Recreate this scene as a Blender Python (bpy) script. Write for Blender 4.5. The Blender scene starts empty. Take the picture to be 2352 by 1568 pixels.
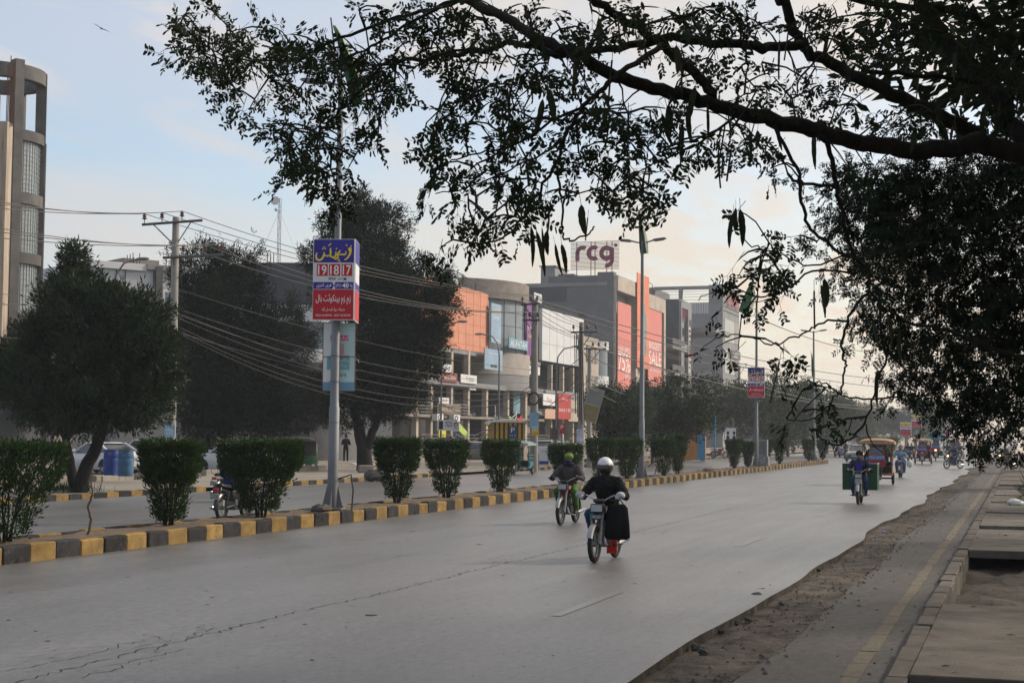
import bpy, bmesh, math, random
import numpy as np
from mathutils import Vector, Matrix, Euler
R = math.radians
S = bpy.context.scene
C = S.collection
random.seed(7); rng = np.random.default_rng(7)

# ------------------------------------------------------------------ camera
CAM_H, FOC = 2.0, 3500.0 / 2352.0          # eye height (m), focal length / picture width
PITCH, YAW, ROLL = R(3.526), R(18.433), 0.008
cam_d = bpy.data.cameras.new('camera'); cam = bpy.data.objects.new('camera', cam_d); C.objects.link(cam)
cam_d.sensor_width = 36; cam_d.lens = 36 * FOC; cam_d.clip_start = 0.1; cam_d.clip_end = 6000
cam.matrix_world = Matrix.Translation((0, 0, CAM_H)) @ Matrix.Rotation(YAW, 4, 'Z') @ Matrix.Rotation(R(90) + PITCH, 4, 'X') @ Matrix.Rotation(ROLL, 4, 'Z')
S.camera = cam

# ------------------------------------------------------------------ sky and sun
SUN_AZ, SUN_EL = R(48), R(34)               # azimuth east of the road direction (+Y), elevation
w = bpy.data.worlds.new('World'); S.world = w; w.use_nodes = True
nt = w.node_tree; nt.nodes.clear()
def N(nt, t, **k):
    n = nt.nodes.new(t)
    for a, b in k.items():
        if a == 'i':
            for kk, v in b.items(): n.inputs[kk].default_value = v
        else: setattr(n, a, b)
    return n
out = N(nt, 'ShaderNodeOutputWorld'); bg = N(nt, 'ShaderNodeBackground'); nt.links.new(bg.outputs[0], out.inputs[0])
sky = N(nt, 'ShaderNodeTexSky', sky_type='NISHITA', sun_disc=False, sun_elevation=SUN_EL, sun_rotation=SUN_AZ,
        altitude=180, air_density=1.1, dust_density=2.2, ozone_density=1.6)
bg.inputs[1].default_value = 0.125
tc = N(nt, 'ShaderNodeTexCoord'); sep = N(nt, 'ShaderNodeSeparateXYZ'); nt.links.new(tc.outputs['Generated'], sep.inputs[0])
# thin cloud sheet: the view direction projected on a flat layer overhead
mz = N(nt, 'ShaderNodeMath', operation='MAXIMUM', i={1: 0.03}); nt.links.new(sep.outputs[2], mz.inputs[0])
mz2 = N(nt, 'ShaderNodeMath', operation='ADD', i={1: 0.07}); nt.links.new(mz.outputs[0], mz2.inputs[0])
dv = N(nt, 'ShaderNodeVectorMath', operation='DIVIDE'); nt.links.new(tc.outputs['Generated'], dv.inputs[0])
cmb = N(nt, 'ShaderNodeCombineXYZ'); [nt.links.new(mz2.outputs[0], cmb.inputs[i]) for i in range(3)]; nt.links.new(cmb.outputs[0], dv.inputs[1])
mp = N(nt, 'ShaderNodeMapping', i={'Location': (3.1, 1.9, 0), 'Rotation': (0, 0, R(25)), 'Scale': (0.55, 0.22, 0.0)}); nt.links.new(dv.outputs[0], mp.inputs[0])
nz = N(nt, 'ShaderNodeTexNoise', i={'Scale': 1.1, 'Detail': 8, 'Roughness': 0.56, 'Distortion': 0.5}); nt.links.new(mp.outputs[0], nz.inputs[0])
cr = N(nt, 'ShaderNodeValToRGB'); cr.color_ramp.elements[0].position = 0.44; cr.color_ramp.elements[1].position = 0.62
cr.color_ramp.elements[0].color = (0.12, 0.12, 0.12, 1); cr.color_ramp.elements[1].color = (0.92, 0.92, 0.92, 1)
nt.links.new(nz.outputs[0], cr.inputs[0])
mp2 = N(nt, 'ShaderNodeMapping', i={'Location': (7.4, 0.3, 0), 'Rotation': (0, 0, R(10)), 'Scale': (2.2, 0.9, 0.0)}); nt.links.new(dv.outputs[0], mp2.inputs[0])
nz2 = N(nt, 'ShaderNodeTexNoise', i={'Scale': 1.3, 'Detail': 9, 'Roughness': 0.6, 'Distortion': 0.3}); nt.links.new(mp2.outputs[0], nz2.inputs[0])
cr2 = N(nt, 'ShaderNodeValToRGB'); cr2.color_ramp.elements[0].position = 0.40; cr2.color_ramp.elements[1].position = 0.66
cr2.color_ramp.elements[1].color = (0.75, 0.75, 0.75, 1); nt.links.new(nz2.outputs[0], cr2.inputs[0])
cmax0 = N(nt, 'ShaderNodeMath', operation='MAXIMUM'); nt.links.new(cr.outputs[0], cmax0.inputs[0]); nt.links.new(cr2.outputs[0], cmax0.inputs[1])
# clouds are sunlit: brighter and warmer towards the sun
sdir = Vector((math.sin(SUN_AZ) * math.cos(SUN_EL), math.cos(SUN_AZ) * math.cos(SUN_EL), math.sin(SUN_EL)))
dp = N(nt, 'ShaderNodeVectorMath', operation='DOT_PRODUCT'); nt.links.new(tc.outputs['Generated'], dp.inputs[0]); dp.inputs[1].default_value = sdir
def mrange(src, a, b, c, d):
    n = N(nt, 'ShaderNodeMapRange', interpolation_type='SMOOTHSTEP', i={1: a, 2: b, 3: c, 4: d}); nt.links.new(src, n.inputs[0]); return n.outputs[0]
def mop(op, a, b):
    n = N(nt, 'ShaderNodeMath', operation=op); nt.links.new(a, n.inputs[0]); nt.links.new(b, n.inputs[1]); return n.outputs[0]
lowv = mop('MULTIPLY', mrange(sep.outputs[2], 0.08, 0.30, 1.0, 0.0), mrange(dp.outputs['Value'], 0.22, 0.42, 0.25, 1.0))      # dusty veil: thick near the horizon, brightest towards the sun
highv = mrange(sep.outputs[2], 0.14, 0.25, 0.0, 0.95)                                                                          # high thin overcast
streak = mrange(nz2.outputs[0], 0.45, 0.58, 0.55, 1.0)
veil = mop('MAXIMUM', mop('MULTIPLY', lowv, streak), mop('MULTIPLY', highv, streak)); cmaxo = mop('MAXIMUM', cmax0.outputs[0], veil)
cr3 = N(nt, 'ShaderNodeValToRGB'); e = cr3.color_ramp.elements
e[0].position = 0.0; e[0].color = (3.05, 3.3, 3.75, 1); e[1].position = 1.0; e[1].color = (6.0, 5.2, 4.3, 1)
x = e.new(0.25); x.color = (3.7, 3.8, 4.15, 1); x = e.new(0.55); x.color = (4.2, 3.95, 3.7, 1)
nt.links.new(dp.outputs['Value'], cr3.inputs[0])
# dust-laden low clouds are creamier than the high veil
cr4 = N(nt, 'ShaderNodeValToRGB'); e = cr4.color_ramp.elements
e[0].position = 0.1; e[0].color = (3.7, 3.6, 3.6, 1); e[1].position = 0.8; e[1].color = (5.4, 4.4, 3.4, 1); x = e.new(0.42); x.color = (4.75, 4.05, 3.25, 1)
nt.links.new(dp.outputs['Value'], cr4.inputs[0])
lowm = N(nt, 'ShaderNodeMapRange', i={1: 0.08, 2: 0.30, 3: 1.0, 4: 0.0}); nt.links.new(sep.outputs[2], lowm.inputs[0])
cmix = N(nt, 'ShaderNodeMix', data_type='RGBA'); nt.links.new(lowm.outputs[0], cmix.inputs[0]); nt.links.new(cr3.outputs[0], cmix.inputs[6]); nt.links.new(cr4.outputs[0], cmix.inputs[7])
mix = N(nt, 'ShaderNodeMix', data_type='RGBA'); nt.links.new(cmaxo, mix.inputs[0])
nt.links.new(sky.outputs[0], mix.inputs[6]); nt.links.new(cmix.outputs[2], mix.inputs[7]); nt.links.new(mix.outputs[2], bg.inputs[0])

sun_d = bpy.data.lights.new('sun', 'SUN'); sun = bpy.data.objects.new('sun', sun_d); C.objects.link(sun)
sun_d.energy = 2.9; sun_d.angle = R(7); sun_d.color = (1.0, 0.9, 0.76)
sun.rotation_euler = (-sdir).to_track_quat('-Z', 'Y').to_euler(); sun.location = (30, 30, 40)
vs = S.view_settings; vs.view_transform = 'Standard'; vs.look = 'None'; vs.exposure = 0.58; vs.gamma = 1.0; vs.use_curve_mapping = False
S.render.engine = 'CYCLES'; S.cycles.use_denoising = True
S.cycles.max_bounces = 6; S.cycles.transparent_max_bounces = 12; S.cycles.volume_bounces = 1
try: S.cycles.volume_step_rate = 4.0
except Exception: pass

# ------------------------------------------------------------------ surveying helpers (sight lines of the photograph -> metres)
def sight(x, y):
    a, b = (x - 1176) / 3500.0, -(y - 784) / 3500.0
    return (cam.matrix_world.to_3x3() @ Vector((a, b, -1.0)))
def G(x, y, z=0.0):
    d = sight(x, y); t = (z - CAM_H) / d.z; return Vector((d.x * t, d.y * t, z))
def atX(x, y, X):
    d = sight(x, y); t = X / d.x; return Vector((X, d.y * t, CAM_H + d.z * t))
def atY(x, y, Y):
    d = sight(x, y); t = Y / d.y; return Vector((d.x * t, Y, CAM_H + d.z * t))

# ------------------------------------------------------------------ materials
MATS = {}
def M(name, col, rough=0.75, var=0.12, scale=6.0, bump=0.0, bscale=40.0, metal=0.0, spec=0.22, trans=0.0, emit=0.0, dirt=None, stretch=(1, 1, 1), coat=0.0):
    if name in MATS: return MATS[name]
    m = bpy.data.materials.new(name); m.use_nodes = True; t = m.node_tree; b = t.nodes['Principled BSDF']
    L = t.links.new
    b.inputs['Roughness'].default_value = rough; b.inputs['Metallic'].default_value = metal
    b.inputs['Specular IOR Level'].default_value = spec; b.inputs['Coat Weight'].default_value = coat
    c = (*col, 1)
    b.inputs['Base Color'].default_value = c
    tcn = N(t, 'ShaderNodeTexCoord'); oi = N(t, 'ShaderNodeObjectInfo'); sh_ = N(t, 'ShaderNodeVectorMath', operation='MULTIPLY_ADD'); sh_.inputs[1].default_value = (61, 43, 27)
    L(oi.outputs['Random'], sh_.inputs[0]); L(tcn.outputs['Object'], sh_.inputs[2])       # copies of one mesh do not share their stains
    mpn = N(t, 'ShaderNodeMapping', i={'Scale': stretch}); L(sh_.outputs[0], mpn.inputs[0])
    src = None
    if var > 0:
        n = N(t, 'ShaderNodeTexNoise', i={'Scale': scale, 'Detail': 6, 'Roughness': 0.62}); L(mpn.outputs[0], n.inputs[0])
        r = N(t, 'ShaderNodeMapRange', i={1: 0.3, 2: 0.7, 3: 1 - var, 4: 1 + var}); L(n.outputs[0], r.inputs[0])
        mu = N(t, 'ShaderNodeMix', data_type='RGBA', blend_type='MULTIPLY'); mu.inputs[0].default_value = 1; mu.inputs[6].default_value = c
        rr_ = N(t, 'ShaderNodeMapRange', i={1: 0, 2: 1, 3: 1 - var * .5, 4: 1 + var * .5}); L(oi.outputs['Random'], rr_.inputs[0]); mm_ = N(t, 'ShaderNodeMath', operation='MULTIPLY'); L(r.outputs[0], mm_.inputs[0]); L(rr_.outputs[0], mm_.inputs[1]); L(mm_.outputs[0], mu.inputs[7]); src = mu.outputs[2]
        if dirt:
            n2 = N(t, 'ShaderNodeTexNoise', i={'Scale': scale * dirt[2], 'Detail': 8, 'Roughness': 0.7}); L(mpn.outputs[0], n2.inputs[0])
            r2 = N(t, 'ShaderNodeMapRange', i={1: dirt[1], 2: dirt[1] + 0.12, 3: 0, 4: 0.85}); L(n2.outputs[0], r2.inputs[0])
            m2 = N(t, 'ShaderNodeMix', data_type='RGBA'); L(r2.outputs[0], m2.inputs[0]); L(src, m2.inputs[6]); m2.inputs[7].default_value = (*dirt[0], 1)
            src = m2.outputs[2]
        L(src, b.inputs['Base Color'])
    if bump > 0:
        n = N(t, 'ShaderNodeTexNoise', i={'Scale': bscale, 'Detail': 5}); L(mpn.outputs[0], n.inputs[0])
        bp = N(t, 'ShaderNodeBump', i={'Strength': bump, 'Distance': 0.02}); L(n.outputs[0], bp.inputs['Height']); L(bp.outputs[0], b.inputs['Normal'])
    if trans > 0:      # thin leaves let some light through
        tr = N(t, 'ShaderNodeBsdfTranslucent'); tr.inputs[0].default_value = (min(1, col[0] * 1.5), min(1, col[1] * 1.7), col[2], 1)
        ms = N(t, 'ShaderNodeMixShader'); ms.inputs[0].default_value = trans
        L(b.outputs[0], ms.inputs[1]); L(tr.outputs[0], ms.inputs[2]); L(ms.outputs[0], t.nodes['Material Output'].inputs[0])
    if emit > 0:
        b.inputs['Emission Color'].default_value = c; b.inputs['Emission Strength'].default_value = emit
    MATS[name] = m; return m

# ------------------------------------------------------------------ mesh building
def basis(d):
    d = Vector(d).normalized(); u = Vector((0, 0, 1)) if abs(d.z) < 0.95 else Vector((1, 0, 0))
    a = d.cross(u).normalized(); return a, d.cross(a).normalized(), d
class MB:
    def __init__(s): s.v = []; s.f = []; s.m = []
    def add(s, vs, fs, mi=0):
        o = len(s.v); s.v += [tuple(p) for p in vs]; s.f += [tuple(i + o for i in f) for f in fs]; s.m += [mi] * len(fs); return s
    def box(s, x0, x1, y0, y1, z0, z1, mi=0, mat=None):
        p = [(x, y, z) for z in (z0, z1) for y in (y0, y1) for x in (x0, x1)]
        if mat: p = [mat @ Vector(q) for q in p]
        return s.add(p, [(0, 2, 3, 1), (4, 5, 7, 6), (0, 1, 5, 4), (2, 6, 7, 3), (0, 4, 6, 2), (1, 3, 7, 5)], mi)
    def rbox(s, x0, x1, y0, y1, z0, z1, r, mi=0, mat=None):   # box with chamfered edges
        vs = []; 
        xs, ys, zs = (x0, x1), (y0, y1), (z0, z1)
        idx = {}
        for i in (0, 1):
            for j in (0, 1):
                for k in (0, 1):
                    sx, sy, sz = (1 if i == 0 else -1), (1 if j == 0 else -1), (1 if k == 0 else -1)
                    idx[i, j, k, 'x'] = len(vs); vs.append((xs[i], ys[j] + sy * r, zs[k] + sz * r))
                    idx[i, j, k, 'y'] = len(vs); vs.append((xs[i] + sx * r, ys[j], zs[k] + sz * r))
                    idx[i, j, k, 'z'] = len(vs); vs.append((xs[i] + sx * r, ys[j] + sy * r, zs[k]))
        fs = []
        for i in (0, 1): fs.append([idx[i, a, b, 'x'] for a, b in ((0, 0), (0, 1), (1, 1), (1, 0))][::(1 if i == 0 else -1)])
        for j in (0, 1): fs.append([idx[a, j, b, 'y'] for a, b in ((0, 0), (1, 0), (1, 1), (0, 1))][::(1 if j == 0 else -1)])
        for k in (0, 1): fs.append([idx[a, b, k, 'z'] for a, b in ((0, 0), (0, 1), (1, 1), (1, 0))][::(1 if k == 0 else -1)])
        for j in (0, 1):
            for k in (0, 1): fs.append([idx[0, j, k, 'y'], idx[1, j, k, 'y'], idx[1, j, k, 'z'], idx[0, j, k, 'z']])
        for i in (0, 1):
            for k in (0, 1): fs.append([idx[i, 0, k, 'x'], idx[i, 1, k, 'x'], idx[i, 1, k, 'z'], idx[i, 0, k, 'z']])
            for j in (0, 1): fs.append([idx[i, j, 0, 'x'], idx[i, j, 1, 'x'], idx[i, j, 1, 'y'], idx[i, j, 0, 'y']])
        for i in (0, 1):
            for j in (0, 1):
                for k in (0, 1): fs.append([idx[i, j, k, 'x'], idx[i, j, k, 'y'], idx[i, j, k, 'z']])
        if mat: vs = [mat @ Vector(q) for q in vs]
        return s.add(vs, fs, mi)
    def tube(s, pts, rad, n=8, mi=0, cap=True):
        pts = [Vector(p) for p in pts]; k = len(pts)
        if not hasattr(rad, '__len__'): rad = [rad] * k
        vs = []; a = None
        for i, p in enumerate(pts):
            d = (pts[min(i + 1, k - 1)] - pts[max(i - 1, 0)])
            if d.length < 1e-9: d = Vector((0, 0, 1))
            d.normalize()
            if a is None: a = basis(d)[0]
            else:
                a = a - d * a.dot(d)
                a = a.normalized() if a.length > 1e-6 else basis(d)[0]
            b = d.cross(a)
            for j in range(n):
                t = 2 * math.pi * j / n; vs.append(p + (a * math.cos(t) + b * math.sin(t)) * rad[i])
        fs = [(i * n + j, i * n + (j + 1) % n, (i + 1) * n + (j + 1) % n, (i + 1) * n + j) for i in range(k - 1) for j in range(n)]
        if cap: fs += [tuple(range(n))[::-1], tuple((k - 1) * n + j for j in range(n))]
        return s.add(vs, fs, mi)
    def cyl(s, p0, p1, r0, r1=None, n=12, mi=0): return s.tube([p0, p1], [r0, r0 if r1 is None else r1], n, mi)
    def ball(s, c, r, nu=10, nv=7, mi=0, mat=None):
        if not hasattr(r, '__len__'): r = (r, r, r)
        vs = [(c[0], c[1], c[2] - r[2])]
        for i in range(1, nv):
            t = math.pi * i / nv - math.pi / 2
            for j in range(nu):
                p = 2 * math.pi * j / nu; vs.append((c[0] + r[0] * math.cos(t) * math.cos(p), c[1] + r[1] * math.cos(t) * math.sin(p), c[2] + r[2] * math.sin(t)))
        vs.append((c[0], c[1], c[2] + r[2])); fs = []
        for j in range(nu): fs.append((0, 1 + (j + 1) % nu, 1 + j))
        for i in range(nv - 2):
            for j in range(nu): a, b = 1 + i * nu + j, 1 + i * nu + (j + 1) % nu; fs.append((a, b, b + nu, a + nu))
        o = 1 + (nv - 2) * nu
        for j in range(nu): fs.append((o + j, o + (j + 1) % nu, o + nu))
        if mat: vs = [mat @ Vector(q) for q in vs]
        return s.add(vs, fs, mi)
    def lathe(s, prof, n=16, mi=0, c=(0, 0, 0)):
        vs = [(c[0] + r * math.cos(2 * math.pi * j / n), c[1] + r * math.sin(2 * math.pi * j / n), c[2] + z) for r, z in prof for j in range(n)]
        fs = [(i * n + j, i * n + (j + 1) % n, (i + 1) * n + (j + 1) % n, (i + 1) * n + j) for i in range(len(prof) - 1) for j in range(n)]
        fs += [tuple(range(n))[::-1], tuple((len(prof) - 1) * n + j for j in range(n))]
        return s.add(vs, fs, mi)
    def prism(s, poly, h0, h1, f, mi=0):     # polygon in a plane, f(u, v, h) -> point
        n = len(poly); vs = [f(u, v, h0) for u, v in poly] + [f(u, v, h1) for u, v in poly]
        return s.add(vs, [tuple(range(n))[::-1], tuple(range(n, 2 * n))] + [(i, (i + 1) % n, n + (i + 1) % n, n + i) for i in range(n)], mi)
    def torus(s, c, R0, r, axis='X', n=24, k=8, mi=0):
        vs = []
        for i in range(n):
            t = 2 * math.pi * i / n
            for j in range(k):
                p = 2 * math.pi * j / k; rr = R0 + r * math.cos(p); h = r * math.sin(p)
                vs.append((c[0] + h, c[1] + rr * math.cos(t), c[2] + rr * math.sin(t)) if axis == 'X' else (c[0] + rr * math.cos(t), c[1] + rr * math.sin(t), c[2] + h))
        return s.add(vs, [(i * k + j, ((i + 1) % n) * k + j, ((i + 1) % n) * k + (j + 1) % k, i * k + (j + 1) % k) for i in range(n) for j in range(k)], mi)
    def mesh(s, name, mats, smooth=False):
        me = bpy.data.meshes.new(name); me.from_pydata(s.v, [], s.f)
        for m in (mats if isinstance(mats, (list, tuple)) else [mats]): me.materials.append(m)
        if any(s.m): me.polygons.foreach_set('material_index', s.m)
        bm = bmesh.new(); bm.from_mesh(me); bmesh.ops.recalc_face_normals(bm, faces=bm.faces); bm.to_mesh(me); bm.free()
        if smooth:
            me.polygons.foreach_set('use_smooth', [True] * len(me.polygons)); me.set_sharp_from_angle(angle=R(40))
        me.update(); return me
    def build(s, name, mats, parent=None, smooth=False, loc=None, rot=0, **tags):
        return place(name, s.mesh(name, mats, smooth), parent, loc, rot, **tags)
def tag(o, label=None, cat=None, group=None, kind=None):
    if label: o['label'] = label
    if cat: o['category'] = cat
    if group: o['group'] = group
    if kind: o['kind'] = kind
    return o
def place(name, me, parent=None, loc=None, rot=0, label=None, cat=None, group=None, kind=None, scale=None):
    o = bpy.data.objects.new(name, me); C.objects.link(o)
    if parent: o.parent = parent
    if loc is not None: o.location = loc
    if hasattr(rot, '__len__'): o.rotation_euler = rot
    elif rot: o.rotation_euler = (0, 0, rot)
    if scale is not None: o.scale = scale if hasattr(scale, '__len__') else (scale,) * 3
    return tag(o, label, cat, group, kind)
def thing(name, label, cat, loc=(0, 0, 0), rot=0, group=None): return place(name, None, None, loc, rot, label, cat, group)
def copy_tree(o, parent=None):
    c = o.copy(); C.objects.link(c); c.parent = parent
    for ch in o.children: copy_tree(ch, c)
    return c
def raw_mesh(name, V, F, mat, smooth=False):       # numpy arrays: V (n,3), F (m,k)
    me = bpy.data.meshes.new(name); V = np.asarray(V, dtype=np.float32); F = np.asarray(F, dtype=np.int32); k = F.shape[1]
    me.vertices.add(len(V)); me.vertices.foreach_set('co', V.ravel()); me.loops.add(F.size); me.loops.foreach_set('vertex_index', F.ravel())
    me.polygons.add(len(F)); me.polygons.foreach_set('loop_start', np.arange(0, F.size, k, dtype=np.int32)); me.polygons.foreach_set('loop_total', np.full(len(F), k, dtype=np.int32))
    me.materials.append(mat); me.update(calc_edges=True)
    if smooth: me.polygons.foreach_set('use_smooth', [True] * len(F))
    return me
# text: laid out in the XZ plane (reading along +X), as a thin mesh
_txt = {}
AR = {'ا': 'FE8D FE8E', 'آ': 'FE81 FE82', 'ب': 'FE8F FE90 FE91 FE92', 'پ': 'FB56 FB57 FB58 FB59', 'ت': 'FE95 FE96 FE97 FE98', 'ٹ': 'FB66 FB67 FB68 FB69',
      'چ': 'FB7A FB7B FB7C FB7D', 'د': 'FEA9 FEAA', 'ڈ': 'FB88 FB89', 'ر': 'FEAD FEAE', 'ز': 'FEAF FEB0', 'س': 'FEB1 FEB2 FEB3 FEB4', 'ش': 'FEB5 FEB6 FEB7 FEB8',
      'ص': 'FEB9 FEBA FEBB FEBC', 'ف': 'FED1 FED2 FED3 FED4', 'ک': 'FB8E FB8F FB90 FB91', 'ل': 'FEDD FEDE FEDF FEE0', 'م': 'FEE1 FEE2 FEE3 FEE4', 'ن': 'FEE5 FEE6 FEE7 FEE8',
      'و': 'FEED FEEE', 'ہ': 'FBA6 FBA7 FBA8 FBA9', 'ی': 'FBFC FBFD FBFE FBFF', 'ئ': 'FE89 FE8A FE8B FE8C', 'ے': 'FBAE FBAF', 'ح': 'FEA1 FEA2 FEA3 FEA4', 'ع': 'FEC9 FECA FECB FECC'}
AR = {k: [chr(int(x, 16)) for x in v.split()] for k, v in AR.items()}
def urdu(s):
    o = []
    for i, ch in enumerate(s):
        if ch not in AR: o.append(ch); continue
        f = AR[ch]; pv = i > 0 and s[i - 1] in AR and len(AR[s[i - 1]]) == 4; nx = len(f) == 4 and i + 1 < len(s) and s[i + 1] in AR
        o.append(f[3] if pv and nx else f[1] if pv else f[2] if nx else f[0])
    return ''.join(o[::-1])
def text_mesh(body, mat, bold=0.0, ext=0.0):
    k = (body, mat.name, bold, ext)
    if k in _txt: return _txt[k]
    cu = bpy.data.curves.new('t', 'FONT'); cu.body = body; cu.align_x = 'CENTER'; cu.align_y = 'CENTER'; cu.offset = bold; cu.extrude = ext; cu.resolution_u = 3
    o = bpy.data.objects.new('t', cu); C.objects.link(o); dg = bpy.context.evaluated_depsgraph_get()
    me = bpy.data.meshes.new_from_object(o.evaluated_get(dg)); bpy.data.objects.remove(o); bpy.data.curves.remove(cu)
    n = len(me.vertices); co = np.zeros(n * 3, dtype=np.float32); me.vertices.foreach_get('co', co); co = co.reshape(-1, 3)
    if n:
        lo, hi = co.min(0), co.max(0); c = (lo + hi) / 2; sz = np.maximum(hi - lo, 1e-6)
        q = np.zeros_like(co); q[:, 0] = (co[:, 0] - c[0]) / sz[0]; q[:, 2] = (co[:, 1] - c[1]) / sz[1]; q[:, 1] = -(co[:, 2] - c[2])
        me.vertices.foreach_set('co', q.ravel())
    me.materials.clear(); me.materials.append(mat); me.update(); _txt[k] = me; return me
def text(body, mat, parent, x, z, wd, ht, y=-0.01, bold=0.0, ext=0.0, name='lettering', rot=0):
    # normalised to a unit box, then stretched to wd x ht; faces -Y of the parent
    o = place(name, text_mesh(body, mat, bold, ext), parent, (x, y, z)); o.scale = (wd, 1, ht)
    if rot: o.rotation_euler = (0, rot, 0)
    return o
# ------------------------------------------------------------------ setting: ground, road, kerbs, footpath
def asphalt(name, col, rough, patch, spec=0.6):
    m = bpy.data.materials.new(name); m.use_nodes = True; t = m.node_tree; b = t.nodes['Principled BSDF']; L = t.links.new
    tcn = N(t, 'ShaderNodeTexCoord')
    def noise(scale, st, det=6, ro=0.6):
        mpn = N(t, 'ShaderNodeMapping', i={'Scale': st}); L(tcn.outputs['Object'], mpn.inputs[0])
        n = N(t, 'ShaderNodeTexNoise', i={'Scale': scale, 'Detail': det, 'Roughness': ro}); L(mpn.outputs[0], n.inputs[0]); return n.outputs[0]
    def rng_(s, a, b_, c, d):
        r = N(t, 'ShaderNodeMapRange', i={1: a, 2: b_, 3: c, 4: d}); L(s, r.inputs[0]); return r.outputs[0]
    def mulv(a, b_):
        mm = N(t, 'ShaderNodeMath', operation='MULTIPLY'); L(a, mm.inputs[0]); L(b_, mm.inputs[1]); return mm.outputs[0]
    lanes = rng_(noise(1.0, (0.55, 0.03, 1)), 0.3, 0.7, 0.86, 1.16)
    blot = rng_(noise(patch, (1, 0.35, 1)), 0.35, 0.68, 0.86, 1.14)
    grit = mulv(rng_(noise(90.0, (1, 1, 1), 3), 0.3, 0.7, 0.55, 1.45), rng_(noise(14.0, (1, .45, 1), 5, .8), 0.3, 0.7, 0.6, 1.4))
    pit = N(t, 'ShaderNodeTexVoronoi', i={'Scale': 4.5}); L(tcn.outputs['Object'], pit.inputs[0])
    pits = rng_(pit.outputs['Distance'], 0.05, 0.15, 0.35, 1.0)
    stain = rng_(noise(0.55, (1, .5, 1), 5, .7), 0.60, 0.70, 1.0, 0.74)      # oil and patch stains
    f = mulv(mulv(mulv(lanes, blot), stain), mulv(grit, pits))
    mu = N(t, 'ShaderNodeMix', data_type='RGBA', blend_type='MULTIPLY'); mu.inputs[0].default_value = 1; mu.inputs[6].default_value = (*col, 1); L(f, mu.inputs[7])
    dust = rng_(noise(0.35, (1.4, 0.12, 1), 7, 0.65), 0.5, 0.75, 0.0, 0.45)
    m2 = N(t, 'ShaderNodeMix', data_type='RGBA'); L(dust, m2.inputs[0]); L(mu.outputs[2], m2.inputs[6]); m2.inputs[7].default_value = (0.115, 0.108, 0.10, 1)
    L(m2.outputs[2], b.inputs['Base Color'])
    L(rng_(noise(2.2, (1, 0.1, 1)), 0.3, 0.7, rough - 0.03, rough + 0.05), b.inputs['Roughness']); b.inputs['Specular IOR Level'].default_value = spec
    bp = N(t, 'ShaderNodeBump', i={'Strength': 0.55, 'Distance': 0.012}); L(noise(55.0, (1, 1, 1), 4), bp.inputs['Height']); L(bp.outputs[0], b.inputs['Normal'])
    MATS[name] = m; return m
m_road = asphalt('asphalt', (0.108, 0.106, 0.106), 0.35, 0.5)
m_old = asphalt('old_asphalt', (0.062, 0.056, 0.050), 0.80, 1.6, 0.25)
m_dirt = M('dirt', (0.062, 0.053, 0.045), 0.95, 0.55, 3.0, 1.0, 26, dirt=((0.13, 0.112, 0.092), 0.56, 2.0), spec=.08)
m_soil = M('median_soil', (0.13, 0.10, 0.072), 0.95, 0.4, 5.0, 0.8, 30)
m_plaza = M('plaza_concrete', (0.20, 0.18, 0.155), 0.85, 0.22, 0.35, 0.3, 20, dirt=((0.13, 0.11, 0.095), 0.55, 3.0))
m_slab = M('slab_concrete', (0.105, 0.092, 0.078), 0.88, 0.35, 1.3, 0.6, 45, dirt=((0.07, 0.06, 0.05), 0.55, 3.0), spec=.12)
m_yel = M('kerb_yellow', (0.225, 0.145, 0.05), 0.88, 0.4, 5.0, 0.7, 50, dirt=((0.11, 0.088, 0.062), 0.50, 2.0), spec=.1)
m_blk = M('kerb_black', (0.030, 0.029, 0.031), 0.88, 0.4, 5.0, 0.7, 50, dirt=((0.10, 0.085, 0.07), 0.58, 2.0), spec=.1)
m_kgrey = M('kerb_grey', (0.21, 0.19, 0.165), 0.85, 0.25, 5.0, 0.5, 40)
m_line = M('worn_yellow_line', (0.108, 0.090, 0.064), 0.85, 0.3, 18, 0.3, 60, dirt=((0.13, 0.11, 0.09), 0.50, 1.0))
m_dash = M('worn_white_paint', (0.118, 0.116, 0.115), 0.36, 0.2, 22, spec=.6, dirt=((0.108, 0.106, 0.106), 0.50, 1.0))
m_crack = M('crack', (0.025, 0.023, 0.022), 0.95, 0.2, 20)

g = MB()   # open ground beyond everything that is built
g.add([(-2500, -60, -.14), (-1.0, -60, -.14), (-1.0, 3000, -.14), (-2500, 3000, -.14)], [(0, 1, 2, 3)])
g.add([(2.75, -60, .03), (2500, -60, .03), (2500, 3000, .03), (2.75, 3000, .03)], [(0, 1, 2, 3)])
g.build('ground', m_dirt, kind='structure')
YS = [-6 + .15 * i for i in range(900)]; y = YS[-1]
while y < 1500: y *= 1.06; YS.append(y)
def wob(y, a, s): return a * (math.sin(y * .27 + s) * .9 + math.sin(y * .61 + 2.1 * s) * .7 + math.sin(y * 1.37 + s * 3) * .3 + (.10 * math.sin(y * 3.1 + s) + .05 * math.sin(y * 6.7)) * max(0, 1 - y / 40))
def edge(y): return -3.04 + wob(y, .10, 1.0) * min(1, max(.4, y / 40)) - (.35 * math.exp(-((y - 108) / 6) ** 2))
def old_edge(y): return -2.24 + wob(y, .05, 2.0)
r = MB(); n = len(YS)
vs = []
for y in YS: vs += [(-14.72, y, 0), (edge(y) - 2.5, y, 0), (edge(y), y, -.004), (edge(y) + .010, y, -.11)]
r.add(vs, [(i * 4 + j, i * 4 + j + 1, i * 4 + j + 5, i * 4 + j + 4) for i in range(n - 1) for j in range(3)])
r.m = [1 if k % 3 == 2 else 0 for k in range(len(r.f))]; road = r.build('road', [m_road, m_dirt], kind='structure')  # lip in dirt colour: brown edge with its shadow line put in
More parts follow.
